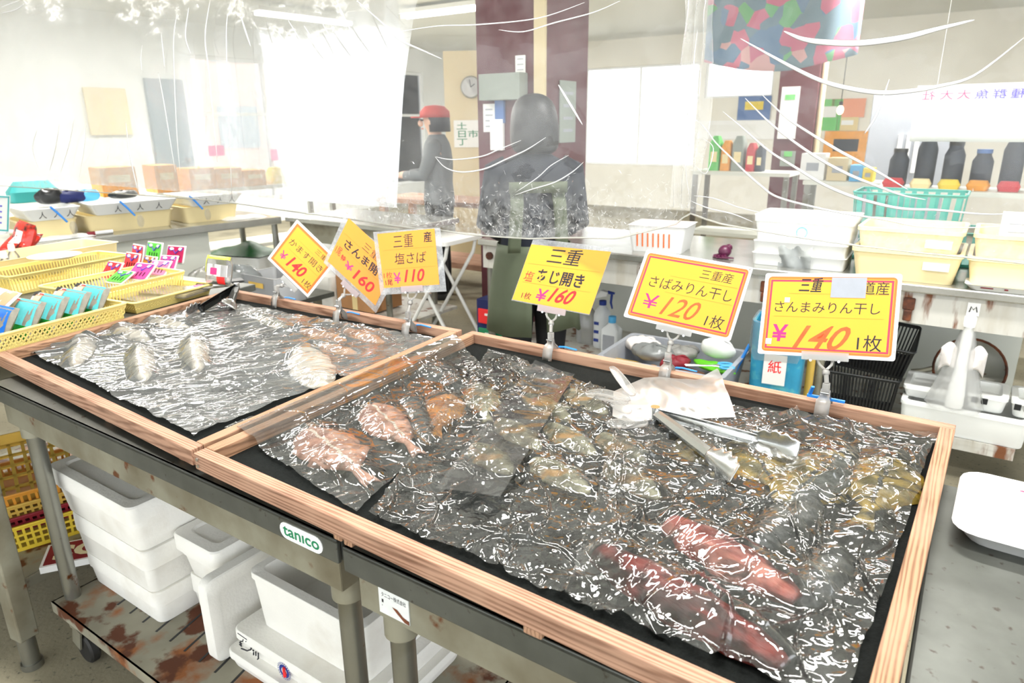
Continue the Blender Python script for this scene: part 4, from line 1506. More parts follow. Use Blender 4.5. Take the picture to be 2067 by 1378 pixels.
def basket(label, s0, s1, w0, w1, z, h, mat, pattern, pitch=.012, group='yellow perforated baskets', org=None, rz=None, name='basket', slope=.012, bar=.0035):
    """s along the long side, w across"""
    if org is None:
        c = T((s0 + s1) / 2, (w0 + w1) / 2, z); rz = math.radians(TA)
    else:
        c = org
    L, Wd = s1 - s0, w1 - w0
    t = thing(name, label, 'basket', c, rz, group)
    lat, rim = MB(), MB()
    cor = [Vector((-L / 2, -Wd / 2, 0)), Vector((L / 2, -Wd / 2, 0)), Vector((L / 2, Wd / 2, 0)), Vector((-L / 2, Wd / 2, 0))]
    nrm = [Vector((0, -1, 0)), Vector((1, 0, 0)), Vector((0, 1, 0)), Vector((-1, 0, 0))]
    for i in range(4):
        a, b = cor[i], cor[(i + 1) % 4]
        nn_ = nrm[i]
        d = (b - a).normalized()
        LL = (b - a).length

        def q(s, zz):
            k = zz / h
            return a + d * (slope * (1 - k) + (LL - 2 * slope * (1 - k)) * s / LL) - nn_ * (slope * (1 - k)) + Vector((0, 0, zz))
        upv = (q(LL / 2, h) - q(LL / 2, 0)).normalized()
        lat.bar(q(0, .006), q(LL, .006), .003, .012, up=upv)
        lat.bar(q(0, h - .006), q(LL, h - .006), .003, .010, up=upv)
        n = max(3, int(LL / pitch))
        z0, z1 = .010, h - .010
        for k in range(n):
            s = LL * (k + .5) / n
            if pattern == 'diamond':
                m = 2
                for r in range(m):
                    za, zb = z0 + (z1 - z0) * r / m, z0 + (z1 - z0) * (r + 1) / m
                    sa, sb = max(0, s - LL / n / 2), min(LL, s + LL / n / 2)
                    lat.bar(q(sa, za), q(sb, zb), .0026, bar, up=upv)
                    lat.bar(q(sb, za), q(sa, zb), .0026, bar, up=upv)
            elif pattern == 'slats':
                lat.bar(q(s, z0 - .002), q(s, z1 + .002), bar, .0026, up=nn_)
            else:
                lat.bar(q(s, z0 - .002), q(s, z1 + .002), bar, .003, up=nn_)
        if pattern == 'grid':
            m = max(2, int((z1 - z0) / pitch))
            for r in range(1, m):
                zz = z0 + (z1 - z0) * r / m
                lat.bar(q(0, zz), q(LL, zz), .003, bar, up=upv)
    lat.build('lattice_wall', MATS[mat], t)
    base = MB(); base.loft([rr(L - 2 * slope, Wd - 2 * slope, .02, 0), rr(L - 2 * slope, Wd - 2 * slope, .02, .004)]); base.build('base', MATS[mat], t)
    out = [rr(L + .012, Wd + .012, .018, h - .003), rr(L + .014, Wd + .014, .018, h), rr(L + .010, Wd + .010, .018, h + .003), rr(L - .006, Wd - .006, .016, h + .002), rr(L - .006, Wd - .006, .016, h - .003)]
    rim.loft(out, False, False)
    rim.build('rim', MATS[mat], t, smooth=True)
    return t


def sw(px, py, z):
    d = P(px, py, z) - _o
    a = math.radians(TA)
    return (d.x * math.cos(a) + d.y * math.sin(a), -d.x * math.sin(a) + d.y * math.cos(a))


HB = .055
e1 = sw(258, 613, TZ + HB)
EW = max(.012, e1[1])
basket('yellow diamond-pierced basket of upright blue and teal food packets', e1[0] - .52, e1[0], EW, EW + .27, TZ + .0015, HB, 'yellow_basket', 'diamond', .0125)
a2, b2_ = sw(266, 612, TZ + .04), sw(468, 576, TZ + .04)
basket('yellow basket of flat clear packs right behind the left tray rail', a2[0] + .008, b2_[0], max(.012, a2[1]), max(.012, a2[1]) + .20, TZ + .0015, .036, 'yellow_basket', 'diamond', .0115)
a3 = sw(372, 548, TZ + .07)
basket('yellow basket heaped with small colourful square sachets', a3[0] - .36, a3[0], a3[1], a3[1] + .24, TZ + .0015, .07, 'yellow_basket', 'slats', .011)
a4 = sw(222, 524, TZ + .07)
basket('tall yellow slatted basket behind the colourful sachets', a4[0] - .36, a4[0] + .1, a4[1] + .02, a4[1] + .22, TZ + .0015, .07, 'yellow_basket', 'slats', .011)

# ---- packets standing like files in the first basket
pmat('pack_teal', (96, 200, 206), .22, spec=.6, var=.12, vscale=20, bump=.2, bscale=40)
pmat('pack_blue', (36, 116, 220), .22, spec=.6, var=.15, vscale=20, bump=.2, bscale=40)
pmat('pack_green', (20, 134, 44), .3, var=.3, vscale=70)
pmat('pack_red', (196, 34, 30), .3, var=.12, vscale=60)
pmat('pack_brown', (150, 56, 24), .3, var=.3, vscale=60)
pmat('pack_side', (140, 136, 126), .3, var=.2, vscale=60)
pmat('pack_white', (232, 226, 222), .3, spec=.5, bump=.3, bscale=50)
pmat('pack_peach', (240, 156, 120), .3)
pmat('label_cream', (236, 224, 184), .5)


def pouch(L, H, th, nu=14, nv=12, fn=None):
    """pillow pouch standing on its long edge: x along L, z up, y thickness"""
    mb = MB()

    def sf(sgn):
        def f(u, v):
            x, z = (u - .5) * 2, (v - .5) * 2
            t = th / 2 * (max(0, 1 - x ** 4) * max(0, 1 - z ** 4)) ** .6
            w = .002 * math.sin(u * 17) * (1 - abs(z))
            return ((u - .5) * L, sgn * (t + w * .5) + .0002 * sgn, v * H)
        return f
    mb.grid(sf(1), nu, nv)
    mb.grid(sf(-1), nu, nv)
    return mb


def patch(L, H, th, u0, u1, v0, v1, lift, skew=0.0, nu=6, nv=6):
    """piece of the pouch front, lifted a little off it"""
    mb = MB()

    def f(a, b):
        v = v0 + (v1 - v0) * b
        u = u0 + (u1 - u0) * a + skew * (v - v0)
        u = min(max(u, .01), .99)
        x, z = (u - .5) * 2, (v - .5) * 2
        t = th / 2 * (max(0, 1 - x ** 4) * max(0, 1 - z ** 4)) ** .6
        return ((u - .5) * L, -(t + lift), v * H)
    mb.grid(f, nu, nv)
    return mb


def food_packet(label, loc, rot, main, low, L=.17, H=.115, th=.032):
    t = thing('food_packet', label, 'packet', loc, 0, 'packets standing in the first yellow basket')
    t.rotation_euler = rot
    pouch(L, H, th).build('pouch', MATS['pack_side'], t, smooth='all')
    patch(L, H, th, .40, .97, .30, .98, .0008, -.1).build('front_panel', MATS[main], t, smooth='all')
    patch(L, H, th, .48, .95, .02, .32, .0009).build('lower_panel', MATS[low], t, smooth='all')
    patch(L, H, th, .36, .48, .04, .95, .0014, -.12).build('stripe', MATS['pack_red' if low != 'pack_brown' else 'pack_brown'], t, smooth='all')
    patch(L, H, th, .03, .36, .45, .97, .0010).build('label_panel', MATS['pack_white'], t, smooth='all')
    patch(L, H, th, .02, .20, .86, .99, .0016).build('black_corner', MATS['black_plastic'], t, smooth='all')
    fr = patch(L, H, th, .19, .40, .56, .90, .0018); fr.build('text_frame', MATS['pack_peach'], t, smooth='all')
    fr = patch(L, H, th, .205, .385, .59, .87, .0022); fo = fr.build('text_panel', MATS['label_cream'], t, smooth='all')
    db = MB()
    for (dx, dz) in ((0, 0), (.006, 0), (.003, .005)):
        db.ball((-L * .39 + dx, -(th / 2 * .45), H * .80 + dz), .0032, .0012, .0032, 8, 5)
    db.build('plum_mark', MATS['ink_red'], t, smooth=True)
    return t


ex, ey = e1[0], EW
pk = [('blue packet cut by the picture edge in the first yellow basket', -.40, 'pack_blue', 'pack_teal'), ('bright blue packet with a brown side in the first yellow basket', -.335, 'pack_blue', 'pack_teal'),
      ('teal packet with a wide green bottom next to the blue ones', -.265, 'pack_teal', 'pack_green'), ('teal packet third from the far end of the first yellow basket', -.20, 'pack_teal', 'pack_green'),
      ('teal packet second from the far end of the first yellow basket', -.135, 'pack_teal', 'pack_green'), ('teal packet at the far end of the first yellow basket', -.075, 'pack_teal', 'pack_green')]
for lab, ds, m1, m2 in pk:
    food_packet(lab, T(ex + ds, ey + .125, TZ + .008), (-.62, 0, A + .10), m1, m2)
for i, (lab, ds, dw, dz) in enumerate((('white packet with a peach corner lying behind the teal packets', -.30, .20, .075), ('white packet with a pink print at the picture edge', -.40, .20, .07), ('small white packet lying atop the other white ones', -.36, .25, .09))):
    t = thing('snack_packet', lab, 'packet', T(ex + ds, ey + dw, TZ + dz), 0, 'white packets behind the teal ones')
    t.rotation_euler = (-1.0 + .12 * i, .1, A + .2 - .15 * i)
    pouch(.15, .10, .03).build('pouch', MATS['pack_white'], t, smooth='all')
    patch(.15, .10, .03, .74, .97, .05, .95, .001).build('corner_panel', MATS['pack_peach'], t, smooth='all')
    patch(.15, .10, .03, .2, .3, .3, .5, .001).build('print', MATS['ink_pink'], t, smooth='all')

# ---- flat packs in the second basket
filmmat('pack_film', .22, (.95, .95, .92), 1.5, .08)
pmat('gold_fish', (196, 176, 110), .4, var=.25, vscale=40)
for lab, q, rz, dz in (('flat clear pack of golden dried fish at the near end of the second yellow basket', (292, 600), A + .1, 0), ('flat clear pack of golden dried fish in the middle of the second yellow basket', (350, 588), A + .35, .006)):
    c = P(q[0], q[1], TZ + .02 + dz)
    t = thing('fish_pack', lab, 'pack', c, rz, 'flat packs in the second yellow basket')
    mb = MB(); mb.loft([rr(.17, .11, .01, -.004), rr(.17, .11, .01, .004)]); mb.build('contents', MATS['gold_fish'], t)
    mb = MB(); mb.loft([rr(.19, .125, .006, -.0055), rr(.19, .125, .006, .0055)]); mb.build('wrapper', MATS['pack_film'], t)
for lab, q, m in (('flat silver pack with a pink band beside the dark tongs', (420, 578), 'pack_side'), ('flat dark pack under the clear sweets bag', (445, 570), 'black_plastic')):
    c = P(q[0], q[1], TZ + .03)
    t = thing('flat_pack', lab, 'pack', c, math.radians(30), 'flat packs in the second yellow basket')
    mb = MB(); mb.loft([rr(.15, .05, .008, -.004), rr(.16, .06, .008, 0), rr(.15, .05, .008, .004)]); mb.build('wrapper', MATS[m], t)
    mb = MB(); mb.box((-.03, 0, .0046), (.03, .05, .0006)); mb.build('band', MATS['ink_pink'], t)
pmat('lime', (214, 224, 60), .4)
t = thing('sweets_bag', 'clear bag with a yellow-green top and pink labels behind the dark tongs', 'packet', P(440, 575, TZ + .04), 0)
t.rotation_euler = (-.25, 0, A + .1)
pouch(.12, .10, .04).build('pouch', MATS['pack_film'], t, smooth='all')
patch(.12, .10, .04, .02, .98, .88, .99, .001).build('header', MATS['lime'], t)
patch(.12, .10, .04, .02, .14, .4, .99, .0012).build('header_side', MATS['lime'], t)
patch(.12, .10, .04, .35, .62, .35, .58, .0012).build('label_patch', MATS['ink_pink'], t)
patch(.12, .10, .04, .62, .9, .05, .3, .0012).build('label_patch', MATS['ink_red'], t)
patch(.12, .10, .04, .12, .95, .3, .7, .0006).build('contents', MATS['pack_white'], t)

# ---- colourful sachets
pmat('sachet_red', (226, 52, 58), .35); pmat('sachet_green', (96, 214, 66), .35); pmat('sachet_pink', (226, 72, 150), .35); pmat('sachet_magenta', (196, 28, 90), .35); pmat('sachet_rose', (236, 130, 170), .35)
pmat('sachet_violet', (96, 84, 196), .4)


def sachet(label, px, py, z, m, tilt, yaw, s=.075):
    t = thing('sachet', label, 'sachet', P(px, py, z), 0, 'colourful square sachets')
    t.rotation_euler = (tilt, 0, yaw)
    mb = MB()
    mb.grid(lambda u, v: ((u - .5) * s * 1.25, .004 * math.sin(3.1 * u) * math.sin(3.1 * v), v * s), 8, 8)
    mb.build('wrapper', MATS['pack_white'], t, smooth='all', solid=.004)
    mb = MB(); mb.grid(lambda u, v: ((u - .5) * s * 1.11, -.0042 + .004 * math.sin(3.1 * u) * math.sin(3.1 * v), s * (.07 + .86 * v)), 8, 8); mb.build('face', MATS[m], t, smooth='all')
    mb = MB()
    for sg in (-1, 1):
        mb.tube([(sg * s * .5, -.0055, s * .86), (sg * s * .35, -.0035, s * .70), (sg * s * .18, -.0025, s * .74), (0, -.003, s * .55)], .0028, 6, flat=.4)
    mb.build('scroll', MATS['sachet_violet'], t)
    mb = MB()
    for sg in (-1, 1):
        mb.ball((sg * s * .30, -.0032, s * .80), .011, .002, .007, 10, 6)
    mb.build('white_petal', MATS['white'], t)
    mb = MB()
    for k in range(4):
        mb.box((-s * .3 + k * s * .2, -.0035, s * .35), (.0016, .002, .018))
    mb.build('print', MATS['ink_black'], t)
    return t


yb = A + .05
zS = TZ + .03
for a in (('green sachet standing tallest in the sachet basket', 308, 528, zS + .03, 'sachet_green', -.35, yb, .078), ('red sachet standing left of the tall green one', 262, 548, zS + .02, 'sachet_red', -.4, yb, .072),
          ('red sachet half hidden behind the tall green one', 276, 530, zS + .035, 'sachet_red', -.3, yb - .1, .07), ('magenta sachet with a brown side at the far end', 352, 532, zS + .02, 'sachet_magenta', -.4, yb + .2, .072),
          ('red sachet lying lowest at the near end of the sachet basket', 215, 565, zS + .01, 'sachet_red', -.7, yb, .075), ('green sachet lying flat at the near rim of the sachet basket', 228, 572, zS + .012, 'sachet_green', -1.1, yb + .1, .07),
          ('deep pink sachet lying on the middle of the heap', 272, 566, zS + .016, 'sachet_pink', -.9, yb + .15, .08), ('pale pink sachet leaning beside the deep pink one', 312, 558, zS + .016, 'sachet_rose', -.8, yb + .25, .07),
          ('small pink sachet tucked behind the pale pink one', 335, 546, zS + .014, 'sachet_pink', -.6, yb + .3, .062), ('brown and gold sachet peeping out between the red and green ones', 296, 548, zS + .01, 'orange_basket', -.5, yb, .062)):
    sachet(*a)

# ---- far end of the left table: red packets, cream tub, plate, bottles
pmat('snack_red', (214, 48, 34), .2, spec=.6, var=.25, vscale=26, second=(70, 24, 20), sfac=(.5, .62), sscale=22, bump=.3, bscale=50)
for i, (lab, q, dz, r) in enumerate((('glossy red snack bag standing at the far left', (42, 508), .0, (-.35, .1, A)), ('glossy red snack bag lying in front of the standing one', (20, 512), -.0, (-1.0, 0, A + .3)))):
    t = thing('snack_bag', lab, 'packet', P(q[0], q[1], TZ + .05 + dz), 0, 'red snack bags')
    t.rotation_euler = r
    pouch(.15, .13, .05).build('pouch', MATS['snack_red'], t, smooth='all')
    patch(.15, .13, .05, .35, .75, .3, .7, .001).build('print', MATS['pack_white'], t, smooth='all')
c = P(90, 548, TZ); tb_ = thing('cream_tub', 'long cream tub behind the packets, with a white plate over it', 'tub', c, math.radians(TA))
mb = MB(); mb.loft([rr(.5, .22, .02, .001), rr(.52, .24, .02, .085), rr(.53, .25, .02, .09), rr(.51, .23, .02, .09), rr(.49, .21, .02, .01)]); mb.build('body', MATS['cream'], tb_, smooth=True)
c = P(112, 522, TZ + .095); t = thing('white_plate', 'round white plate resting across the cream tub', 'plate', c)
mb = MB(); mb.lathe([(.03, 0), (.06, .002), (.085, .012), (.088, .014), (.06, .006), (.03, .004)], 32); mb.build('dish', MATS['white'], t, smooth=True)
filmmat('bottle_clear', .3, (.93, .94, .95), 1.5, .08)
for lab, q, h in (('white-capped clear bottle standing before the cream tub', (18, 560), .1), ('white-capped clear bottle leaning nearer the tub', (34, 548), .11)):
    t = thing('squeeze_bottle', lab, 'bottle', P(q[0], q[1], TZ + .02), 0, 'white-capped bottles')
    mb = MB(); mb.lathe([(.018, 0), (.021, .004), (.021, h * .55), (.012, h * .72), (.010, h * .75)], 20); mb.build('bottle_body', MATS['bottle_clear'], t, smooth=True)
    mb = MB(); mb.lathe([(.012, h * .75), (.012, h * .92), (.010, h)], 16); mb.build('cap', MATS['white'], t, smooth=True)

# ---- crates and the board on the low shelf
ca = T(ls + .50, lw + .25, .2165)
basket('bright yellow square-holed crate on the low shelf behind the cart leg', -.19, .19, -.15, .15, 0, .085, 'yellow_deep', 'grid', .02, 'crates on the low shelf', P(118, 1092, .2165) + Vector((-.09, .12, 0)), math.radians(38), 'crate', .01, .007)
co = P(118, 1092, .2165) + Vector((-.09, .12, 0))
basket('crimson crate stacked in the bright yellow one', -.175, .175, -.135, .135, 0, .05, 'crimson', 'grid', .018, 'crates on the low shelf', co + Vector((0, 0, .058)), math.radians(38), 'crate', .008, .007)
basket('olive yellow crate in the middle of the crate stack', -.17, .17, -.13, .13, 0, .05, 'mustard', 'grid', .018, 'crates on the low shelf', co + Vector((0, 0, .095)), math.radians(38), 'crate', .008, .007)
basket('orange crate near the top of the crate stack', -.17, .17, -.13, .13, 0, .05, 'orange_basket', 'slats', .018, 'crates on the low shelf', co + Vector((0, 0, .130)), math.radians(38), 'crate', .008, .007)
t = thing('crate', 'tilted mustard crate with slanted openings on top of the crate stack', 'basket', co + Vector((-.02, .03, .185)), math.radians(38), 'crates on the low shelf')
t.rotation_euler = (.3, 0, math.radians(38))
mb = MB()
for k in range(6):
    mb.box((0, -.13 + k * .052, 0), (.38, .010, .006))
for k in range(11):
    mb.box((-.18 + k * .036, 0, 0), (.010, .27, .006), rz=.0)
mb.build('base', MATS['mustard'], t)
mb = MB(); mb.loft([rr(.40, .29, .02, -.006), rr(.41, .30, .02, .035), rr(.40, .29, .02, .036), rr(.385, .275, .02, -.005)], False, False); mb.build('rim', MATS['mustard'], t)
t = thing('sign_board', 'red board with fat cream lettering lying on the low shelf edge', 'sign', P(165, 1128, .2165), math.radians(22))
mb = MB(); mb.box((.0, .02, .012), (.19, .12, .02)); mb.build('board', MATS['white'], t)
mb = MB(); mb.box((.0, .02, .0225), (.175, .105, .001)); mb.build('red_face', MATS['crimson'], t)
mb = MB(); text_on(mb, 'OS', lambda u, v: (.08 - .16 * u, .065 - .09 * v, .0234), .05, .1, .95, .9, bold=.04); mb.build('lettering', MATS['label_cream'], t)

# ================================================================== the counters behind
def line_counter(name, label, a, b, depth, top, legs, apron=.10, side=1, bolts=(), mat='steel', shelfz=None, panel=None, rust=False, lip=.035):
    """counter with its front edge from a to b (left to right)"""
    a = Vector((a.x, a.y, 0)); b = Vector((b.x, b.y, 0))
    d = (b - a); L = d.length; rz = math.atan2(d.y, d.x)
    t = thing(name, label, 'counter', a, rz)
    mb = MB(); mb.box((L / 2, depth / 2, top - lip / 2), (L, depth, lip)); mb.build('top', MATS['counter_steel'], t, bevel=.006)
    if apron:
        mb = MB()
        for y in (.03, depth - .03):
            mb.box((L / 2, y, top - lip - apron / 2), (L - .04, .006, apron))
        for x in (.02, L - .02):
            mb.box((x, depth / 2, top - lip - apron / 2), (.006, depth - .06, apron))
        mb.build('apron', MATS['enamel_rust' if rust else 'steel_dirty'], t)
    for (x, y) in legs:
        mb = MB(); mb.cyl((x, y, 0), (x, y, top - lip), .022, n=16); lo = mb.build('leg', MATS['steel'], t, smooth=True)
        c = MB(); c.cyl((x, y, 0), (x, y, .05), .026, n=16); c.build('foot', MATS['steel_dirty'], lo)
    if shelfz:
        mb = MB(); mb.box((L / 2, depth / 2, shelfz - .01), (L - .05, depth - .06, .02)); mb.box((L / 2, .034, shelfz - .022), (L - .05, .006, .05)); mb.build('shelf', MATS['enamel_rust'], t)
    if panel:
        mb = MB(); mb.box((L / 2, depth - .05, panel / 2 + .1), (L - .08, .01, panel)); mb.build('back_panel', MATS['offwhite_panel'], t)
    for x in bolts:
        mb = MB(); mb.cyl((x, .027, top - lip - apron * .45), (x, .012, top - lip - apron * .45), .022, n=10); mb.box((x - .008, .012, top - lip - apron * .4), (.01, .006, .01)); mb.build('bracket', MATS['rust'], t)
    return t, rz, L, a


a, b = P(-40, 505, .8), P(568, 437, .8)
LC, lrz, LL_, la = line_counter('steel_counter', 'steel counter with cream tubs along the left side of the hall', a, b, .62, .8, [(.6, .06), (1.75, .06), (2.35, .08), (.6, .56), (1.75, .56)], apron=0, lip=.05)
n_ = Vector((-math.sin(lrz), math.cos(lrz), 0))
dl_ = Vector((math.cos(lrz), math.sin(lrz), 0))


def LCp(s, w, z):
    return la + dl_ * s + n_ * w + Vector((0, 0, z))


def s_lc(px, z=.8, py=None):
    d = hit(px, 450, la, n_) - la
    return d.dot(dl_)


# white board closing the front under the counter
x0, x1 = s_lc(60), s_lc(428)
t = thing('white_board', 'large white board standing under the front of the left counter', 'board', LCp(x0, .09, 0), lrz)
mb = MB(); mb.box(((x1 - x0) / 2, 0, .37), (x1 - x0, .012, .74)); mb.build('panel', MATS['offwhite_panel'], t)
mb = MB(); mb.box((s_lc(136), -.003, .775), (.05, .004, .04)); o_ = mb.build('tape_label', MATS['cream_lip'], LC, label='small tan label on the counter edge')
for lab, p0, p1, hh in (('cream tub at the near end of the left counter', 30, 163, .10), ('cream tub in the middle of the left counter', 172, 366, .10), ('cream tub at the far end of the left counter', 378, 500, .10)):
    s0, s1 = s_lc(p0) + .05, s_lc(p1) + .02
    t = thing('cream_tub', lab, 'tub', LCp((s0 + s1) / 2, .34, .8005), lrz, 'cream tubs on the left counter')
    L = max(.3, s1 - s0)
    mb = MB(); mb.loft([rr(L - .04, .36, .03, 0), rr(L, .40, .03, hh), rr(L + .01, .41, .03, hh + .008), rr(L - .03, .37, .03, hh + .008), rr(L - .06, .34, .03, .01)]); mb.build('body', MATS['cream'], t, smooth=True)
    t2 = thing('foam_box', lab.replace('cream tub', 'white foam box over the cream tub'), 'foam box', LCp((s0 + s1) / 2 + .02, .30, .81), lrz, 'foam boxes on the cream tubs')
    mb = MB(); mb.loft([rr(L - .08, .34, .02, .10), rr(L + .0, .42, .02, .17), rr(L - .03, .38, .02, .17), rr(L - .06, .34, .02, .11)]); mb.build('body', MATS['foam_white'], t2, smooth=True)
    for k in (.25, .5, .72):
        mb = MB(); text_on(mb, '人', lambda u, v: (-L / 2 + L * k + .04 * u, -.212 + .012 * (1 - v) - .004, .115 + .04 * v), 0, 0, 1, 1)
        mb.build('lettering', MATS['ink_black'], t2)
pmat('navy', (24, 34, 90), .8, bump=.3, bscale=40)
pmat('sky_blue', (84, 176, 230), .6)
for nm, lab, q, m, sz in (('bag', 'black bundled bag on the near foam box of the left counter', (98, 402), 'black_plastic', (.075, .06, .045)), ('cloth', 'folded navy cloth on the left counter foam box', (142, 397), 'navy', (.10, .07, .035)), ('bag', 'sky blue bag beside the navy cloth', (178, 397), 'sky_blue', (.075, .06, .035)), ('cloth', 'black cloth over the far part of the foam boxes', (258, 396), 'black_plastic', (.085, .06, .025))):
    s = s_lc(q[0]) + .12
    t = thing(nm, lab, nm, LCp(s, .34, .982), lrz)
    mb = MB(); mb.grid(lambda u, v: (math.cos(2 * math.pi * u) * sz[0] * math.sin(math.pi * v) ** .6 * (1 + .12 * math.sin(u * 31)), math.sin(2 * math.pi * u) * sz[1] * math.sin(math.pi * v) ** .6, sz[2] * (1 - math.cos(math.pi * v)) * (1 + .08 * math.sin(u * 23 + v * 9))), 28, 12); mb.build('fabric', MATS[m], t, smooth='all')
for lab, q in (('clear scoop with a blue handle hanging on the near foam box', (120, 436)), ('clear scoop with a blue handle hanging on the middle foam box', (262, 415)), ('clear scoop with a blue handle hanging on the far foam box', (403, 408))):
    s = s_lc(q[0]) + .02
    t = thing('scoop', lab, 'scoop', LCp(s, .055, .95), lrz, 'blue-handled scoops')
    mb = MB(); mb.tube([(-.03, .02, .04), (-.005, .0, .005), (.03, -.02, -.05)], [.006, .007, .006], 8); mb.build('handle', MATS['blue'], t, smooth=True)
    mb = MB(); mb.ball((.055, -.025, -.085), .02, .006, .04, 12, 8); mb.build('blade', MATS['glove'], t, smooth=True)
for lab, q, sz in (('white folded cloth on the far end of the left counter', (510, 430), (.15, .08, .02)), ('long white cloth along the near edge of the left counter', (118, 470), (.2, .05, .02))):
    t = thing('cloth', lab, 'cloth', LCp(s_lc(q[0]), .06 + sz[1], .801), lrz, None)
    mb = MB(); mb.grid(lambda u, v: ((u - .5) * 2 * sz[0], (v - .5) * 2 * sz[1], sz[2] * (1 - (2 * v - 1) ** 4) * (1 - (2 * u - 1) ** 6) * (.8 + .2 * math.sin(u * 19 + v * 7)) + .0005), 24, 8); mb.build('fabric', MATS['white'], t, smooth='all')
t = thing('marker_pen', 'white marker with a dark red cap lying on the left counter', 'pen', LCp(s_lc(205), .09, .813), lrz)
mb = MB(); mb.cyl((-.02, 0, 0), (.08, 0, 0), .012, n=14); mb.build('barrel', MATS['white'], t, smooth=True)
mb = MB(); mb.cyl((-.06, 0, 0), (-.02, 0, 0), .0125, n=14); mb.build('cap', MATS['crimson'], t, smooth=True)
# paper notice on a stand at the very left
t = thing('notice', 'white paper notice with a teal border at the picture edge of the left counter', 'sign', P(8, 470, .86), A + .2)
mb = MB(); mb.box((0, 0, .11), (.17, .004, .20), rx=-.25); mb.build('paper', MATS['white_paper'], t)
mb = MB()
for (x, z, w_, h_) in ((0, .2, .17, .008), (0, .02, .17, .008), (.081, .11, .008, .19), (-.081, .11, .008, .19)):
    mb.box((x, -.004 + (z - .11) * -.25 * -1, z), (w_, .004, h_), rx=-.25)
mb.build('border', MATS['teal'], t)
mb = MB()
for k in range(4):
    mb.box((-.02, -.004 + (.06 + .03 * k - .11) * .25, .06 + .03 * k), (.09, .003, .008), rx=-.25)
mb.build('print', MATS['sachet_violet'], t)
mb = MB(); mb.box((0, .02, .005), (.1, .08, .01)); mb.build('stand', MATS['white'], t)

# middle counter, square to the left one
a, b = P(574, 437, .8), P(806, 461, .8)
MC, mrz, ML, ma = line_counter('steel_counter', 'steel counter running across behind the first price cards', a, b, .6, .8, [(.06, .08), (.92, .08), (.06, .54), (.92, .54)], apron=.13, shelfz=.17)
md = Vector((math.cos(mrz), math.sin(mrz), 0)); mn = Vector((-md.y, md.x, 0))


def MCp(px, w, z):
    d = hit(px, 450, ma + mn * w, mn) - ma
    return ma + md * d.dot(md) + mn * w + Vector((0, 0, z))


pmat('green_sheet', (22, 84, 44), .5, var=.3, vscale=9, bump=.3, bscale=20)
pmat('cardboard', (176, 128, 84), .85, var=.08, vscale=12)
foam_box('foam box under the left counter corner with a dark green sheet over it', 0, .46, 0, .32, .18, .49, 'open', org=P(505, 560, .3), rz=lrz - 1.57 + .4, group='foam boxes behind the trays', mat='foam_white')
c = P(505, 560, .3); gx = thing('plastic_sheet', 'dark green plastic sheet folded over the foam box by the counter corner', 'sheet', (c.x, c.y, .496), lrz - 1.57 + .4)
mb = MB(); mb.grid(lambda u, v: ((u - .5) * .5, (v - .5) * .34, .004 + .07 * math.sin(math.pi * u) ** .7 * math.sin(math.pi * v) + .02 * math.sin(u * 9 + v * 5) * math.sin(math.pi * u) * math.sin(math.pi * v)), 20, 14); mb.build('sheet', MATS['green_sheet'], gx, smooth='all')
c = MCp(655, .16, .18); foam_box('low foam box standing on the middle counter shelf', 0, .36, 0, .3, .18, .40, 'closed', org=c, rz=mrz, group='foam boxes behind the trays')
c = MCp(735, .2, .18); t = thing('cardboard_box', 'brown cardboard box on the middle counter shelf behind the second price card', 'box', c, mrz)
mb = MB(); mb.box((0, 0, .14), (.36, .28, .278)); mb.build('carton', MATS['cardboard'], t)
mb = MB(); mb.box((0, -.1415, .14), (.05, .003, .276)); mb.box((0, 0, .2795), (.05, .28, .002)); mb.build('tape', MATS['cream_lip'], t)
c = MCp(700, .5, .18); t = thing('white_board', 'white board leaning behind the first price cards', 'board', c, mrz)
mb = MB(); mb.box((0, 0, .24), (.9, .02, .47)); mb.build('panel', MATS['white'], t)
# bags in front of the counter corner
filmmat('bag_clear', .4, (.9, .88, .8), 1.5, .12, bump=.6, bscale=25, bdist=.02)
filmmat('bag_grey', .6, (.62, .66, .66), 1.5, .15, bump=.6, bscale=25, bdist=.02)
for lab, q, z, m, sz in (('clear plastic bag with brown contents by the sachet basket', (440, 592), .42, 'bag_clear', (.16, .13, .13)), ('greyish plastic bag beside the clear crate', (482, 600), .42, 'bag_grey', (.15, .12, .15))):
    c = P(q[0], q[1], z); 
    t = thing('plastic_bag', lab, 'bag', c, .2)
    mb = MB(); mb.grid(lambda u, v: (math.cos(2 * math.pi * u) * sz[0] * math.sin(math.pi * v) ** .55 * (1 + .10 * math.sin(u * 25 + v * 4)), math.sin(2 * math.pi * u) * sz[1] * math.sin(math.pi * v) ** .55, sz[2] * (1 - math.cos(math.pi * v)) / 1.6 * (1 + .1 * math.sin(u * 19 + v * 9))), 30, 16); mb.build('bag', MATS[m], t, smooth='all')
    s2 = tag(MB().box((c.x, c.y, z / 2), (.4, .36, z - .002), rz=.2).build('storage_bin', MATS['offwhite_panel']), lab.replace('clear plastic bag with brown contents', 'plain pale bin under the clear bag').replace('greyish plastic bag', 'plain pale bin under the greyish bag'), 'bin') if False else None
c = P(560, 604, .4205)
t = thing('clear_crate', 'clear plastic crate with a yellow label between the green sheet and the first card', 'crate', c, mrz)
filmmat('crate_clear', .55, (.86, .88, .92), 1.45, .15)
mb = MB(); mb.loft([rr(.30, .22, .02, 0), rr(.32, .24, .02, .16), rr(.33, .25, .02, .163), rr(.30, .22, .02, .163), rr(.285, .205, .02, .006)]); mb.build('body', MATS['crate_clear'], t, smooth=True)
mb = MB(); mb.box((-.02, -.122, .11), (.14, .002, .03), rx=-.06); mb.build('label_strip', MATS['mustard'], t)
t = thing('stool_shelf', 'low grey stand carrying the plastic bags and the clear crate behind the left tray', 'stand', P(505, 590, .42) * 1, mrz)
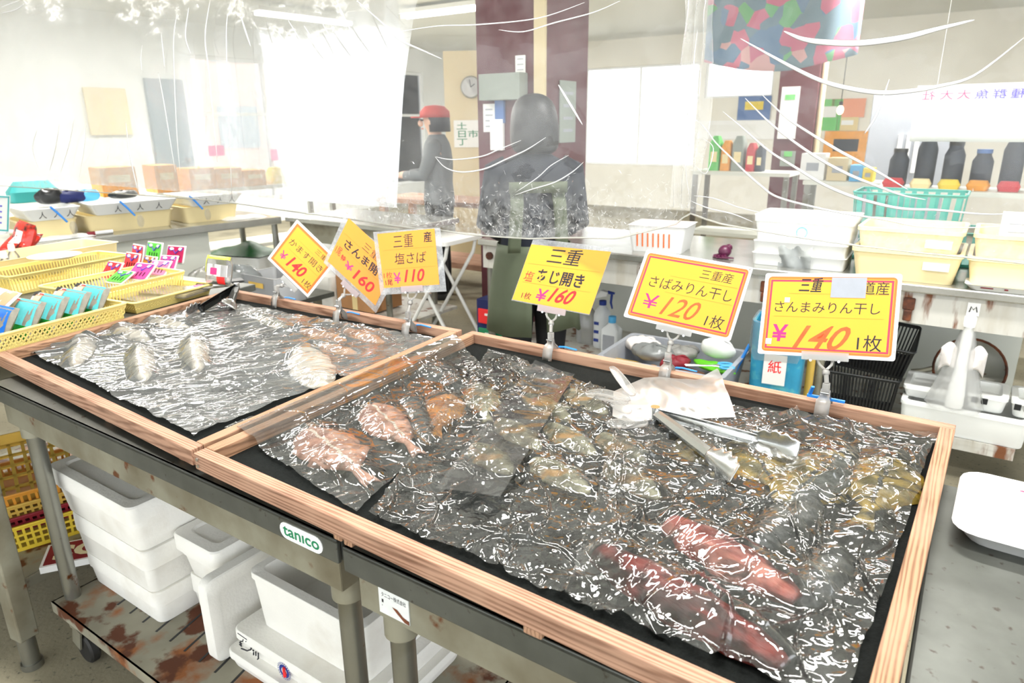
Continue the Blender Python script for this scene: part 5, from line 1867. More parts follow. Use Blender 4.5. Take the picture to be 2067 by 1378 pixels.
t.location.z = 0
mb = MB(); mb.box((.0, .06, .403), (.86, .5, .03)); mb.build('board', MATS['steel_top'], t)
for x in (-.32, .32):
    for y in (-.14, .26):
        mb = MB(); mb.box((x, y, .194), (.04, .04, .386)); mb.build('leg', MATS['steel_dirty'], t)

# white folding table
c = P(884, 480, .72); t = thing('folding_table', 'white folding table with crossed legs between the counters', 'table', (c.x, c.y + .06, 0), A)
mb = MB(); mb.loft([rr(.44, .40, .03, .70), rr(.44, .40, .03, .725)]); mb.build('table_top', MATS['white'], t)
for y in (-.16, .13):
    mb = MB(); mb.tube([(-.22, y, .01), (.18, y, .62), (.2, y, .70)], .012, 10); mb.build('leg', MATS['foam_white'], t, smooth=True)
    mb = MB(); mb.tube([(.22, y + .026, .01), (-.18, y + .026, .62), (-.2, y + .026, .70)], .012, 10); mb.build('leg', MATS['foam_white'], t, smooth=True)
t = thing('work_bench', 'brown wooden bench standing further back behind the third price card', 'bench', P(907, 620, 0) - U * .6 + V * .75, A)
mb = MB(); mb.box((0, 0, .76), (1.3, .5, .04)); mb.build('bench_top', MATS['wood_long'], t)
mb = MB(); mb.box((0, 0, .22), (1.25, .45, .05)); mb.build('lower_board', MATS['wood_long'], t)
for x in (-.6, .6):
    for y in (-.2, .2):
        mb = MB(); mb.box((x, y, .37), (.07, .05, .74)); mb.build('leg', MATS['wood_cross'], t)
# ================================================================== the right counter and what stands on and under it
a, b = P(963, 482, .8), P(2140, 604, .8)
RC, rrz, RL_, ra = line_counter('steel_counter', 'long steel counter behind the right tray, with a rusty lower edge', a, b, .75, .8, [(.05, .06), (2.95, .06), (.05, .69), (2.95, .69)], apron=.13, bolts=[.07], shelfz=.18, panel=.5, rust=True)
rd = Vector((math.cos(rrz), math.sin(rrz), 0)); rn = Vector((-rd.y, rd.x, 0))


def RCp(px, w, z):
    d = hit(px, 450, ra + rn * w, rn) - ra
    return ra + rd * d.dot(rd) + rn * w + Vector((0, 0, z))


def rs(px, w=0.0):
    return (hit(px, 450, ra + rn * w, rn) - ra).dot(rd)


for px, lab in ((1300, 0), (1556, 0), (1862, 0)):
    x = rs(px)
    mb = MB(); mb.box((x, .02, .715), (.042, .016, .05)); mb.box((x, .014, .668), (.03, .012, .045)); mb.build('bracket', MATS['rust'], RC, bevel=.005)
x = rs(2000)
mb = MB(); mb.box((x, .024, .722), (.042, .003, .05)); so = mb.build('sticker', MATS['white'], RC, label='white sticker with a black M')
mb = MB(); mb.tube([(x - .012, .0222, .710), (x - .008, .0222, .732), (x, .0222, .720), (x + .008, .0222, .733), (x + .013, .0222, .712)], .0022, 6); mb.build('sticker_letter', MATS['ink_black'], so)

# -- on the counter
c = RCp(1338, .22, .8005)
t = thing('slotted_basket', 'white basket with a row of orange slots on the right counter', 'basket', c, rrz + .12)
mb = MB(); mb.loft([rr(.25, .2, .015, 0), rr(.29, .24, .015, .13), rr(.30, .25, .015, .133), rr(.28, .23, .015, .133), rr(.24, .19, .015, .006)]); mb.build('body', MATS['white'], t, smooth=True)
for k in range(7):
    mb = MB(); mb.box((-.095 + k * .027, -.1115, .062), (.006, .003, .07), rx=.155); mb.build('slot', MATS['border_orange'], t)
mb = MB(); mb.loft([rr(.24, .19, .012, .02), rr(.27, .22, .012, .1)]); mb.build('orange_contents', MATS['border_orange'], t)
pmat('octopus', (92, 34, 66), .3, var=.3, vscale=40, bump=.3, bscale=60)
c = RCp(1468, .17, .8005)
t = thing('octopus', 'small purple octopus piece lying alone on the right counter', 'seafood', c, .3)
mb = MB(); mb.ball((.0, 0, .03), .032, .03, .03); mb.ball((.02, 0, .045), .018, .018, .018); mb.build('mantle', MATS['octopus'], t, smooth=True)
for k in range(5):
    an = 2.4 + k * .45
    mb = MB(); mb.tube([(0, 0, .012), (.03 * math.cos(an), .03 * math.sin(an), .009), (.05 * math.cos(an + .2), .05 * math.sin(an + .2), .007), (.06 * math.cos(an + .7), .06 * math.sin(an + .7), .005)], [.01, .008, .006, .003], 8); mb.build('tentacle', MATS['octopus'], t, smooth=True)
for k, lab in enumerate(('lower white foam tray of the stack on the right counter', 'upper white foam tray under the big foam box on the right counter')):
    c = RCp(1628, .22, .801 + k * .0545)
    t = thing('foam_box', lab, 'foam box', c, rrz + .04, 'foam trays stacked on the right counter')
    mb = MB(); mb.loft([rr(.38, .26, .02, 0), rr(.39, .27, .02, .05), rr(.395, .275, .02, .053), rr(.36, .24, .02, .053), rr(.35, .23, .02, .008)]); mb.build('body', MATS['foam_white'], t, smooth=True)
c = RCp(1632, .22, .801 + 2 * .0545)
t = thing('foam_box', 'big white foam box with a faint blue ring, on top of the counter stack', 'foam box', c, rrz + .04, 'foam trays stacked on the right counter')
mb = MB(); mb.loft([rr(.38, .26, .02, 0), rr(.40, .28, .02, .085), rr(.41, .29, .02, .087), rr(.415, .295, .02, .115), rr(.37, .25, .02, .115), rr(.35, .23, .02, .01)]); mb.build('body', MATS['foam_white'], t, smooth=True)
mb = MB()
for k in range(16):
    a0, a1 = 2 * math.pi * k / 16, 2 * math.pi * (k + 1) / 16
    mb.bar((-.0 + .022 * math.cos(a0), -.142, .048 + .022 * math.sin(a0)), (.022 * math.cos(a1), -.142, .048 + .022 * math.sin(a1)), .004, .002, up=(0, 1, 0))
mb.build('ring_mark', MATS['sky_blue'], t)
c = RCp(1612, .075, .82)
t = thing('plastic_scrap', 'crumpled clear plastic hanging in front of the foam tray stack', 'plastic', c, rrz)
mb = MB(); mb.grid(lambda u, v: ((u - .5) * .14, .012 * math.sin(u * 9 + v * 4), (v - .3) * .10 + .01 * math.sin(u * 14)), 14, 10); mb.build('sheet', MATS['bag_grey'], t, smooth='all')
for lab, p0, p1, dz, w in (('cream tub on the right counter beside the foam tray stack', 1722, 1955, 0, .2), ('cream tub on the right counter at the picture edge', 1962, 2190, 0, .2), ('cream tub stacked in the one beside the foam trays', 1728, 1950, .085, .21), ('cream tub stacked in the one at the picture edge', 1966, 2190, .085, .21)):
    L = rs(p1, w - .16) - rs(p0, w - .16)
    c = RCp((p0 + p1) / 2, w - .16, .8005 + dz) + rn * .16
    t = thing('cream_tub', lab, 'tub', c, rrz, 'cream tubs on the right counter')
    mb = MB(); mb.loft([rr(L - .05, .32, .03, 0), rr(L - .012, .35, .03, .105), rr(L, .36, .03, .108), rr(L, .36, .03, .122), rr(L - .03, .33, .03, .122), rr(L - .06, .29, .03, .01)]); mb.build('body', MATS['cream'], t, smooth=True)
    mb = MB(); mb.box((L * .28, -.176, .07), (.09, .003, .03), rx=-.13); mb.build('label_sticker', MATS['card_white'], t)
pmat('teal_crate', (70, 160, 148), .5)
for lab, px, w, dz in (('teal slatted crate behind the cream tubs on the right counter', 1800, .6, 0), ('teal slatted crate stacked on the other behind the cream tubs', 1830, .6, .155), ('teal slatted crate at the picture edge behind the cream tubs', 2030, .6, 0)):
    basket(lab, -.22, .22, -.14, .14, 0, .15, 'teal_crate', 'slats', .045, 'teal crates', RCp(px, w, .802 + dz), rrz, 'crate', .01, .02)
c = RCp(2052, .05, .801)
t = thing('foam_tray', 'white foam tray with red marks at the front edge of the right counter', 'tray', c, rrz)
mb = MB(); mb.loft([rr(.2, .09, .02, 0), rr(.24, .13, .02, .022), rr(.245, .135, .02, .024), rr(.22, .11, .02, .02), rr(.18, .07, .02, .004)]); mb.build('dish', MATS['foam_white'], t, smooth=True)
mb = MB(); mb.box((-.05, -.061, .014), (.04, .002, .004), rx=.6); mb.box((.01, -.061, .014), (.012, .002, .005), rx=.6); mb.build('red_mark', MATS['crimson'], t)
t = thing('paper', 'white paper sheet standing at the picture edge above the tubs', 'paper', RCp(2064, .10, .935), rrz)
mb = MB(); mb.box((0, 0, .08), (.13, .002, .15)); mb.build('sheet', MATS['white_paper'], t)
mb = MB()
for kk in range(3):
    mb.box((0, -.002, .05 + .03 * kk), (.08, .001, .004))
mb.build('print', MATS['tape_grey'], t)

# -- under the counter
pmat('spray_body', (226, 230, 232), .3, sss=.0)
c = RCp(1222, .33, .181)
t = thing('spray_bottle', 'tall white spray bottle with a dark blue trigger under the counter', 'bottle', c, rrz)
mb = MB(); mb.lathe([(.045, 0), (.05, .006), (.05, .19), (.042, .215), (.018, .245), (.018, .25)], 24); mb.build('bottle_body', MATS['spray_body'], t, smooth=True)
mb = MB(); mb.lathe([(.021, .25), (.021, .275)], 20); mb.build('collar', MATS['emblem_blue'], t, smooth=True)
mb = MB(); mb.prism([(-.04, .05), (.03, .07), (.035, .095), (-.01, .1), (-.035, .07)], -.014, .014); mb.v = [(p[0], p[2], .235 + p[1]) for p in mb.v]; mb.build('spray_head', MATS['white'], t, bevel=.004)
mb = MB(); mb.tube([(.03, 0, .325), (.055, 0, .32), (.05, 0, .27), (.06, 0, .235)], [.008, .008, .007, .005], 8); mb.tube([(.03, 0, .33), (.07, 0, .325)], .007, 8); mb.build('trigger', MATS['emblem_blue'], t, smooth=True)
for kk in range(3):
    mb = MB(); mb.box((-.012, -.0505, .05 + kk * .05), (.03, .002, .018)); mb.build('print', MATS['emblem_blue'], t)
c = RCp(1243, .22, .181)
t = thing('jug', 'square white bottle with a light blue cap before the tall spray bottle', 'bottle', c, rrz)
mb = MB(); mb.loft([rr(.095, .075, .015, 0), rr(.10, .08, .015, .005), rr(.10, .08, .015, .15), rr(.05, .04, .015, .18), rr(.036, .036, .016, .19)]); mb.build('bottle_body', MATS['spray_body'], t, smooth=True)
mb = MB(); mb.lathe([(.021, .19), (.021, .225)], 18); mb.build('cap', MATS['sky_blue'], t, smooth=True)
mb = MB(); mb.box((0, -.0408, .08), (.07, .001, .09)); mb.build('label_panel', MATS['tape_grey'], t)
c = RCp(1190, .36, .181)
t = thing('jug', 'cloudy plastic jug left of the tall spray bottle', 'bottle', c, rrz)
mb = MB(); mb.loft([rr(.11, .09, .02, 0), rr(.115, .095, .02, .16), rr(.05, .05, .02, .21), rr(.045, .045, .02, .23)]); mb.build('bottle_body', MATS['bottle_clear'], t, smooth=True)

# crate of odds and ends on the floor in front
fc = P(1358, 722, .43)
t = thing('storage_crate', 'grey open crate of odds and ends behind the worn yellow card', 'crate', (fc.x, fc.y, .25), rrz + .04)
CW, CD, CH = .54, .40, .20
mb = MB(); mb.loft([rr(CW - .05, CD - .05, .03, 0), rr(CW, CD, .03, CH - .02), rr(CW + .02, CD + .02, .03, CH), rr(CW - .02, CD - .02, .03, CH), rr(CW - .07, CD - .07, .03, .01)]); mb.build('body', MATS['tape_grey'], t, smooth=True)
t = thing('low_stool', 'wooden stool under the grey crate of odds and ends', 'stand', (fc.x, fc.y, 0), rrz + .04)
mb = MB(); mb.box((0, 0, .235), (.5, .32, .028)); mb.build('board', MATS['wood_long'], t)
for x in (-.2, .2):
    mb = MB(); mb.box((x, 0, .110), (.05, .30, .22)); mb.build('foot', MATS['wood_cross'], t)
ctr = Vector((fc.x, fc.y, 0))
cd, cn = Vector((math.cos(rrz + .04), math.sin(rrz + .04), 0)), Vector((-math.sin(rrz + .04), math.cos(rrz + .04), 0))
pmat('lime_green', (96, 190, 30), .4)
pmat('dark_brown', (92, 54, 36), .6)
odd = [('yellow packet in the near corner of the grey crate', 'packet', -.22, -.08, .12, 'lime' if False else 'mustard', (.12, .07, .02), .3), ('white crumpled bag in the grey crate', 'bag', -.1, .02, .15, 'bag_grey', (.09, .07, .05), .1), ('white bag at the back of the grey crate', 'bag', -.18, .1, .15, 'pack_white', (.08, .06, .05), .5),
       ('dark red packet standing in the grey crate', 'packet', .02, -.02, .14, 'crimson', (.07, .05, .04), .9), ('brown box piece in the grey crate', 'box', .1, -.04, .12, 'dark_brown', (.10, .06, .03), -.4), ('bright green packet in the grey crate', 'packet', .17, .05, .14, 'lime_green', (.10, .05, .02), -.3),
       ('amber packet in the grey crate', 'packet', -.05, -.1, .13, 'orange_basket', (.07, .05, .02), .2), ('white cloth hanging over the back of the grey crate', 'cloth', .16, .13, .17, 'white', (.07, .03, .06), 0.0), ('clear wrapper bundle in the grey crate', 'bag', .0, .1, .15, 'bag_clear', (.09, .06, .04), 0.7)]
for lab, cat_, x, y, z, m, sz, r in odd:
    p = ctr + cd * x + cn * y + Vector((0, 0, .27 + z - .02))
    t = thing({'packet': 'food_packet', 'bag': 'plastic_bag', 'box': 'box', 'cloth': 'cloth'}[cat_], lab, cat_, p, rrz + r, 'odds and ends in the grey crate')
    if cat_ == 'box':
        mb = MB(); mb.box((0, 0, sz[2] / 2), sz); mb.build('body', MATS[m], t, bevel=.004)
    else:
        mb = MB(); mb.grid(lambda u, v: (math.cos(2 * math.pi * u) * sz[0] * math.sin(math.pi * v) ** .6 * (1 + .13 * math.sin(u * 25 + x * 50)), math.sin(2 * math.pi * u) * sz[1] * math.sin(math.pi * v) ** .6, sz[2] * (1 - math.cos(math.pi * v)) / 1.5 * (1 + .12 * math.sin(u * 31 + v * 7))), 24, 12); mb.build('wrapper', MATS[m], t, smooth='all')
p = ctr + cd * .19 - cn * .06 + Vector((0, 0, .447))
t = thing('scissors', 'light blue handled scissors lying across the grey crate', 'scissors', p, rrz + .5)
for s_ in (-1, 1):
    mb = MB(); mb.tube([(-.11, s_ * -.008, 0), (0, 0, 0), (.03, s_ * .012, 0)], [.003, .006, .006], 8, flat=.5); mb.build('blade', MATS['chrome'], t, smooth=True)
    mb = MB(); mb.tube([(.03 + .028 * (1 - math.cos(2 * math.pi * k / 16)), s_ * (.016 + .016 * math.sin(2 * math.pi * k / 16) * 1 + .006), 0) for k in range(17)], .005, 8); mb.build('handle', MATS['sky_blue'], t, smooth=True)
t = thing('stick', 'blue plastic rod leaning in the grey crate corner', 'rod', ctr + cd * .24 + cn * .0 + Vector((0, 0, .33)), 0)
mb = MB(); mb.tube([(0, 0, 0), tuple(cd * .05 + cn * .14 + Vector((0, 0, .17)))], .007, 10); mb.build('rod', MATS['blue'], t)

# blue bin with a paper label
bc = P(1566, 770, .36)
t = thing('bin', 'blue bin with a white bag liner and a red-lettered paper label', 'bin', (bc.x, bc.y, 0), rrz + .12)
pmat('bin_blue', (46, 148, 186), .45, var=.1, vscale=12, second=(90, 180, 190), sfac=(.55, .7), sscale=18)
bw = 108 / FPX * (bc - EYE).dot(_fw) * .92
bh = .64
mb = MB(); mb.loft([rr(bw * .86, bw * .86, .03, 0), rr(bw, bw, .03, bh), rr(bw - .02, bw - .02, .03, bh), rr(bw * .86 - .03, bw * .86 - .03, .03, .01)]); mb.build('body', MATS['bin_blue'], t, smooth=True)
mb = MB()
rim_in, rim_out = rr(bw - .024, bw - .024, .03, bh - .12), rr(bw + .008, bw + .008, .03, bh + .006)
low = [(p[0] * .965, p[1] * .965, bh - .10 - .06 * math.sin(i * .55) ** 2) for i, p in enumerate(rr(bw + .016, bw + .016, .03, 0))]
low = [(p[0] * 1.035, p[1] * 1.035, p[2]) for p in low]
mb.loft([rim_in, rr(bw - .014, bw - .014, .03, bh + .004), rim_out, low], False, False); mb.build('bag_liner', MATS['glove'], t, smooth=True)
mb = MB(); mb.box((.0, -bw / 2 - .0055, bh - .19), (bw * .42, .002, .13), rx=-.045 * 0); lo = mb.build('paper_label', MATS['white_paper'], t)
mb = MB(); text_on(mb, '紙', lambda u, v: (-.026 + .052 * u, -bw / 2 - .0068, bh - .205 + .055 * v), 0, 0, 1, 1, bold=.01); mb.build('label_lettering', MATS['ink_red'], lo)
# tubes beside the bin
for k, (px, lab) in enumerate(((1630, 'brown cardboard tube standing right of the blue bin'), (1648, 'grey cardboard tube standing beside the brown one'))):
    c = P(px, 790, .28)
    t = thing('tube', lab, 'tube', (c.x, c.y, 0), 0)
    mb = MB(); mb.lathe([(.017, 0), (.017, .46), (.013, .46), (.013, .02)], 18); mb.build('tube', MATS['mustard' if k == 0 else 'steel_dirty'], t, smooth=True)

# black baskets
for lab, px, w, z, sl in (('black slatted basket standing on the counter shelf', 1788, -.02, .182, 0), ('black slatted basket tilted on top of the other black one', 1803, .02, .395, .18)):
    c = RCp(px, w + .18, z)
    t = basket(lab, -.15, .15, -.12, .12, 0, .19 if sl == 0 else .15, 'black_plastic', 'slats', .014, 'black baskets', c, rrz + .05, 'basket', .02, .006)
    if sl:
        t.rotation_euler = (.22, .08, rrz + .05)

# foam boxes with square openings at the end of the shelf
for lab, p0, p1, w0, w1, z0, h in (('long low white foam box on the shelf edge at the picture side', 1880, 2180, .03, .30, .182, .12), ('white box with square openings behind the long low one', 2022, 2118, .06, .26, .3035, .07), ('white box with square openings at the picture edge', 2124, 2215, .06, .26, .3035, .07), ('white foam box under the plastic-wrapped bottle', 1880, 2012, .08, .30, .3035, .05)):
    xa, xb = rs(p0, w0), rs(p1, w0)
    c = ra + rd * ((xa + xb) / 2) + rn * ((w0 + w1) / 2)
    t = foam_box(lab, 0, xb - xa, 0, w1 - w0, z0, z0 + h, 'open', org=c, rz=rrz, group='white boxes on the counter shelf', mat='foam_white')
    if 'square' in lab:
        for k in (-.02, .012):
            mb = MB(); mb.box((k - .02, -(w1 - w0) / 2 - .0, .045), (.022, .006, .024)); mb.build('opening', MATS['black_plastic'], t)
# frying pan
c = RCp(2016, .38, .37)
t = thing('frying_pan', 'old grey pan with a rusty rim leaning at the back of the shelf', 'pan', c, rrz)
t.rotation_euler = (1.15, 0, rrz)
mb = MB(); mb.lathe([(.09, 0), (.13, .035), (.136, .036), (.128, .033), (.088, .004)], 32); mb.build('pan_bowl', MATS['steel'], t, smooth=True)
mb = MB(); mb.lathe([(.133, .034), (.139, .037), (.133, .040), (.128, .037)], 32, cap0=False, cap1=False); mb.build('pan_rim', MATS['rust'], t, smooth=True)
mb = MB(); mb.tube([(-.13, -.02, .03), (-.17, -.04, .035), (-.21, -.055, .04)], [.012, .012, .015], 10, flat=.6); mb.build('handle', MATS['steel_dirty'], t, smooth=True)
# plastic-wrapped bottle
filmmat('wrap', .34, (.98, .98, .96), 1.45, .10, boost=.35, bump=.3, bscale=20)
c = RCp(1998, .04, .3035)
zb = .3035
wt = thing('wrapped_bottle', 'tall narrow bottle wrapped in clear plastic, flaring to its base, before the pan', 'bottle', (c.x, c.y, zb + .008), rrz)
wt.scale = (1, 1, .9)
mb = MB(); mb.lathe([(.030, .0), (.032, .01), (.031, .06), (.021, .2), (.018, .37), (.020, .40), (.0, .405)], 20); mb.build('bottle_body', MATS['white'], wt, smooth=True)
mb = MB(); mb.grid(lambda u, v: ((.078 * (1 - v) ** 1.15 + .022) * math.cos(2 * math.pi * u) * (1 + .07 * math.sin(u * 31)), (.078 * (1 - v) ** 1.15 + .022) * .75 * math.sin(2 * math.pi * u), .37 * v + .002), 30, 14); mb.build('wrapper', MATS['wrap'], wt, smooth='all')
mb = MB(); mb.lathe([(.023, .375), (.025, .39), (.025, .42), (.020, .428), (.0, .43)], 18); mb.build('cap', MATS['foam_white'], wt, smooth=True)
for s_, dz in ((-1, .0), (1, .0)):
    mb = MB(); mb.grid(lambda u, v: (s_ * (.022 + .055 * u), -.02 + .012 * math.sin(5 * u + 3 * v), .27 - .09 * v + .03 * math.sin(3 * u) - .03 * u * v), 8, 8); mb.build('wrapper_tail', MATS['pack_white'], wt, smooth='all', solid=.001)

# drawer unit and board at the end of the counter
c = RCp(990, .18, 0)
t = thing('drawer_unit', 'small dark drawer unit with a red and a green drawer beside the counter leg', 'drawer unit', (c.x + .06, c.y, 0), rrz)
mb = MB()
mb.box((0, .01, .21), (.2, .26, .42)); mb.build('case', MATS['navy'], t)
for z, m in ((.32, 'ink_red'), (.2, 'badge_green'), (.08, 'blue')):
    mb = MB(); mb.box((.0, -.125, z), (.17, .012, .09)); do = mb.build('drawer', MATS[m], t, bevel=.004)
    mb = MB(); mb.box((0, -.134, z + .015), (.06, .008, .012)); mb.build('drawer_pull', MATS['white'], do)
t = thing('cutting_board', 'white cutting board leaning above the drawer unit', 'board', (c.x + .06, c.y - .03, .421), rrz)
mb = MB(); mb.loft([[(p[0], 0, p[1] + .11) for p in rr(.15, .22, .015, 0)], [(p[0], .015, p[1] + .11) for p in rr(.15, .22, .015, 0)]]); mb.build('board', MATS['white'], t)
t = thing('detergent_bottle', 'small bottle with a yellow label beside the white cutting board', 'bottle', (c.x + .135, c.y - .085, .421), 0)
mb = MB(); mb.lathe([(.02, 0), (.022, .004), (.022, .09), (.012, .11), (.012, .13)], 16); mb.build('bottle_body', MATS['lime'], t, smooth=True)
mb = MB(); mb.lathe([(.0225, .03), (.0225, .07)], 16, cap0=False, cap1=False); mb.build('label_band', MATS['ink_red'], t)

# steel table to the right of the tray
ST0 = P(1893, 968, .84)
q = (ST0 - O_)
su, sv = q.dot(U), q.dot(V)
t = thing('steel_table', 'grey steel table right beside the larger fish tray', 'table', W(SU, sv - .95), A)
mb = MB(); mb.box((.6, .475, .826), (1.2, .95, .02)); mb.build('top', MATS['steel_top'], t, bevel=.004)
mb = MB(); mb.box((.6, .02, .785), (1.16, .005, .06)); mb.box((.6, .93, .785), (1.16, .005, .06)); mb.box((.02, .475, .785), (.005, .9, .06)); mb.box((1.18, .475, .785), (.005, .9, .06)); mb.build('apron', MATS['steel_dirty'], t)
for x in (.06, 1.14):
    for y in (.06, .89):
        mb = MB(); mb.cyl((x, y, 0), (x, y, .815), .02); mb.build('leg', MATS['steel'], t, smooth=True)
a, b = P(1935, 975, .84), P(1912, 1088, .84)
dv = (a - b); LL2 = dv.length + .02
dv.normalize(); dr = Vector((dv.y, -dv.x, 0))
c = (a + b) / 2 + dr * .135
t = thing('foam_tray', 'white foam tray with pink stains on the steel table', 'tray', (c.x, c.y, .8365), math.atan2(dr.y, dr.x))
mb = MB(); mb.loft([rr(.23, LL2 - .05, .03, 0), rr(.262, LL2 - .012, .035, .024), rr(.27, LL2, .035, .026), rr(.268, LL2 - .004, .035, .029), rr(.25, LL2 - .026, .03, .025), rr(.215, LL2 - .06, .025, .004)]); mb.build('dish', MATS['foam_white'], t, smooth=True)
pmat('pink_stain', (214, 44, 96), .4)
mb = MB()
for (x, y, w_, h_) in ((-.05, LL2 / 2 - .022, .010, .002), (-.03, LL2 / 2 - .024, .016, .002), (-.01, LL2 / 2 - .022, .008, .002)):
    mb.ball((x, y, .0215), w_ / 2, h_, .001, 8, 5)
mb.ball((-.08, -LL2 / 2 + .02, .017), .010, .004, .002, 8, 5)
mb.build('pink_stain', MATS['pink_stain'], t)
t = thing('snack_packet', 'dark pink package lying on the foam tray at the picture edge', 'packet', (c.x + dr.x * .075, c.y + dr.y * .075 - .01, .8445), math.atan2(dr.y, dr.x))
t.rotation_euler = (-1.3, 0, math.atan2(dr.y, dr.x) + 1.35)
pouch(.12, .07, .028).build('pouch', MATS['pack_film'], t, smooth='all')
patch(.12, .07, .03, .1, .95, .1, .6, .001).build('contents', MATS['sachet_magenta'], t, smooth='all')
# ================================================================== things in the hall behind the curtain
def at(px, py, dist):
    """point seen at a pixel, dist metres along the view direction"""
    return EYE + ray(px, py) * dist


def carton(label, px, py, dist, wpx, hpx, dep, mat, rz=A, name='box', cat='box', group=None, band=None, bandmat='white', lift=None):
    c = at(px, py, dist)
    w, h = wpx * dist / FPX, hpx * dist / FPX
    t = thing(name, label, cat, c if lift is None else (c.x, c.y, lift), rz, group)
    mb = MB(); mb.box((0, 0, h / 2), (w, dep, h)); mb.build('carton', MATS[mat], t, bevel=.006)
    if band:
        mb = MB(); mb.box((0, -dep / 2 - .001, h * .55), (w * .7, .003, h * band)); mb.build('label_band', MATS[bandmat], t)
    return t


def stand(label, c, rz, w, d, z, mat, name='shelf_unit', cat='shelf', low=True):
    t = thing(name, label, cat, (c.x, c.y, 0), rz)
    mb = MB(); mb.box((0, 0, z - .015), (w, d, .03)); mb.build('shelf_board', MATS[mat], t)
    if low:
        mb = MB(); mb.box((0, 0, z * .45), (w - .02, d - .02, .03)); mb.build('shelf_board', MATS[mat], t)
    for x in (-w / 2 + .03, w / 2 - .03):
        for y in (-d / 2 + .03, d / 2 - .03):
            mb = MB(); mb.box((x, y, (z - .03) / 2), (.04, .04, z - .031)); mb.build('post', MATS['steel'], t)
    return t


pmat('goods_orange', (236, 160, 60), .6, var=.15, vscale=30)
pmat('goods_green', (110, 200, 110), .6); pmat('goods_yellow', (238, 210, 70), .6); pmat('goods_red', (206, 50, 60), .6); pmat('goods_dark', (46, 54, 66), .6, var=.3, vscale=20); pmat('goods_blue', (70, 110, 170), .6)
pmat('cloth_grey', (150, 158, 150), .9); pmat('beige_board', (214, 198, 160), .8)

# long bench along the windows with orange boxes
bc_ = LCp(1.2, 1.35, 0)
BZ = .93
stand('long pale bench below the windows holding orange boxes', bc_, lrz, 3.6, .45, BZ, 'offwhite_panel', 'bench', 'bench')
for lab, p0, p1, top in (('biggest orange box on the long bench, nearest', 200, 258, 336), ('orange box second along the long bench', 306, 344, 332), ('orange box third along the long bench', 374, 419, 338), ('orange box fourth along the long bench', 426, 474, 338), ('orange box at the far end of the long bench', 481, 522, 342)):
    pc = hit((p0 + p1) / 2, 360, bc_ - n_ * .1, n_)
    dist = (pc - EYE).dot(_fw)
    w = (p1 - p0) * dist / FPX * 1.15
    t = thing('goods_box', lab, 'box', (pc.x, pc.y, BZ + .0005), lrz, 'orange boxes on the long bench')
    h = max(.1, hit((p0 + p1) / 2, top, bc_ - n_ * .1, n_).z - BZ)
    mb = MB(); mb.box((0, 0, h / 2), (w, .24, h)); mb.build('carton', MATS['goods_orange'], t, bevel=.006)
    mb = MB(); mb.box((0, -.1215, h * .6), (w * .6, .003, h * .25)); mb.build('label_band', MATS['cream'], t)
for lab, px, w, h, m in (('teal box at the near end of the long bench', 60, .3, .14, 'teal'), ('yellow bag past the orange boxes', 556, .14, .14, 'goods_yellow'), ('green bag past the yellow one', 612, .16, .10, 'goods_green')):
    pc = hit(px, 355, bc_ - n_ * .1, n_)
    t = thing('goods_bag' if 'bag' in lab else 'goods_box', lab, 'bag' if 'bag' in lab else 'box', (pc.x, pc.y, BZ + .0005), lrz)
    mb = MB(); mb.loft([rr(w, .16, .03, 0), rr(w * 1.03, .18, .04, h * .5), rr(w * .7, .08, .03, h)]); mb.build('body', MATS[m], t, smooth=True)
for lab, px, py, wp, hp in (('pink notice stuck low on the big window, nearer one', 437, 304, 22, 20), ('pink notice stuck low on the big window, further one', 560, 312, 20, 22)):
    pc = hit(px, py, KZ + U * .05, U)
    d_ = (pc - EYE).dot(_fw)
    t = thing('notice', lab, 'notice', pc, math.atan2(V.y, V.x))
    mb = MB(); mb.box((0, 0, 0), (wp * d_ / FPX * 1.6, .004, hp * d_ / FPX)); mb.build('paper', MATS['sachet_pink'], t)
    mb = MB(); mb.box((0, .003, 0), (wp * d_ / FPX * 1.0, .002, hp * d_ / FPX * .3)); mb.build('print', MATS['white'], t)
t = thing('wall_poster', 'pale framed poster on the far left wall', 'poster', hit(218, 225, KZ + U * .04, U), math.atan2(V.y, V.x))
mb = MB(); mb.box((0, 0, 0), (.5, .03, .55)); mb.build('frame', MATS['cream_lip'], t)
mb = MB(); mb.box((0, .016, 0), (.42, .006, .46)); mb.build('picture', MATS['goods_dark'], t)

# beige partition with clock and green-lettered notice
pc = at(944, 340, 7.0)
t = thing('partition', 'beige partition board standing left of the maroon pillar', 'partition', (pc.x, pc.y, 0), -.15)
mb = MB(); mb.box((0, 0, 1.05), (.42, .04, 2.1)); mb.build('board', MATS['beige_board'], t)
for x in (-.17, .17):
    mb = MB(); mb.box((x, 0, .02), (.05, .4, .04)); mb.build('foot', MATS['steel'], t)
t = thing('wall_clock', 'round white clock on the beige partition', 'clock', hit(951, 176, Vector((pc.x, pc.y - .028, 0)), Vector((math.sin(-.15), -math.cos(-.15), 0))), -.15)
mb = MB(); mb.lathe([(.0, 0), (.098, 0), (.105, .012), (.098, .022), (.09, .02)], 32); mb.v = [(p[0], -p[2], p[1]) for p in mb.v]; mb.build('case', MATS['steel'], t, smooth=True)
mb = MB(); mb.lathe([(.0, .02), (.09, .02)], 32, cap0=False, cap1=True); mb.v = [(p[0], -p[2] - .0008, p[1]) for p in mb.v]; mb.build('dial', MATS['white'], t)
mb = MB(); mb.bar((0, -.022, 0), (.04, -.022, .03), .006, .002, up=(0, 1, 0)); mb.bar((0, -.022, 0), (-.01, -.022, .07), .005, .002, up=(0, 1, 0)); mb.build('hand', MATS['ink_black'], t)
t = thing('notice', 'white notice with green lettering on the beige partition', 'notice', hit(944, 270, Vector((pc.x, pc.y - .03, 0)), Vector((math.sin(-.15), -math.cos(-.15), 0))), -.15)
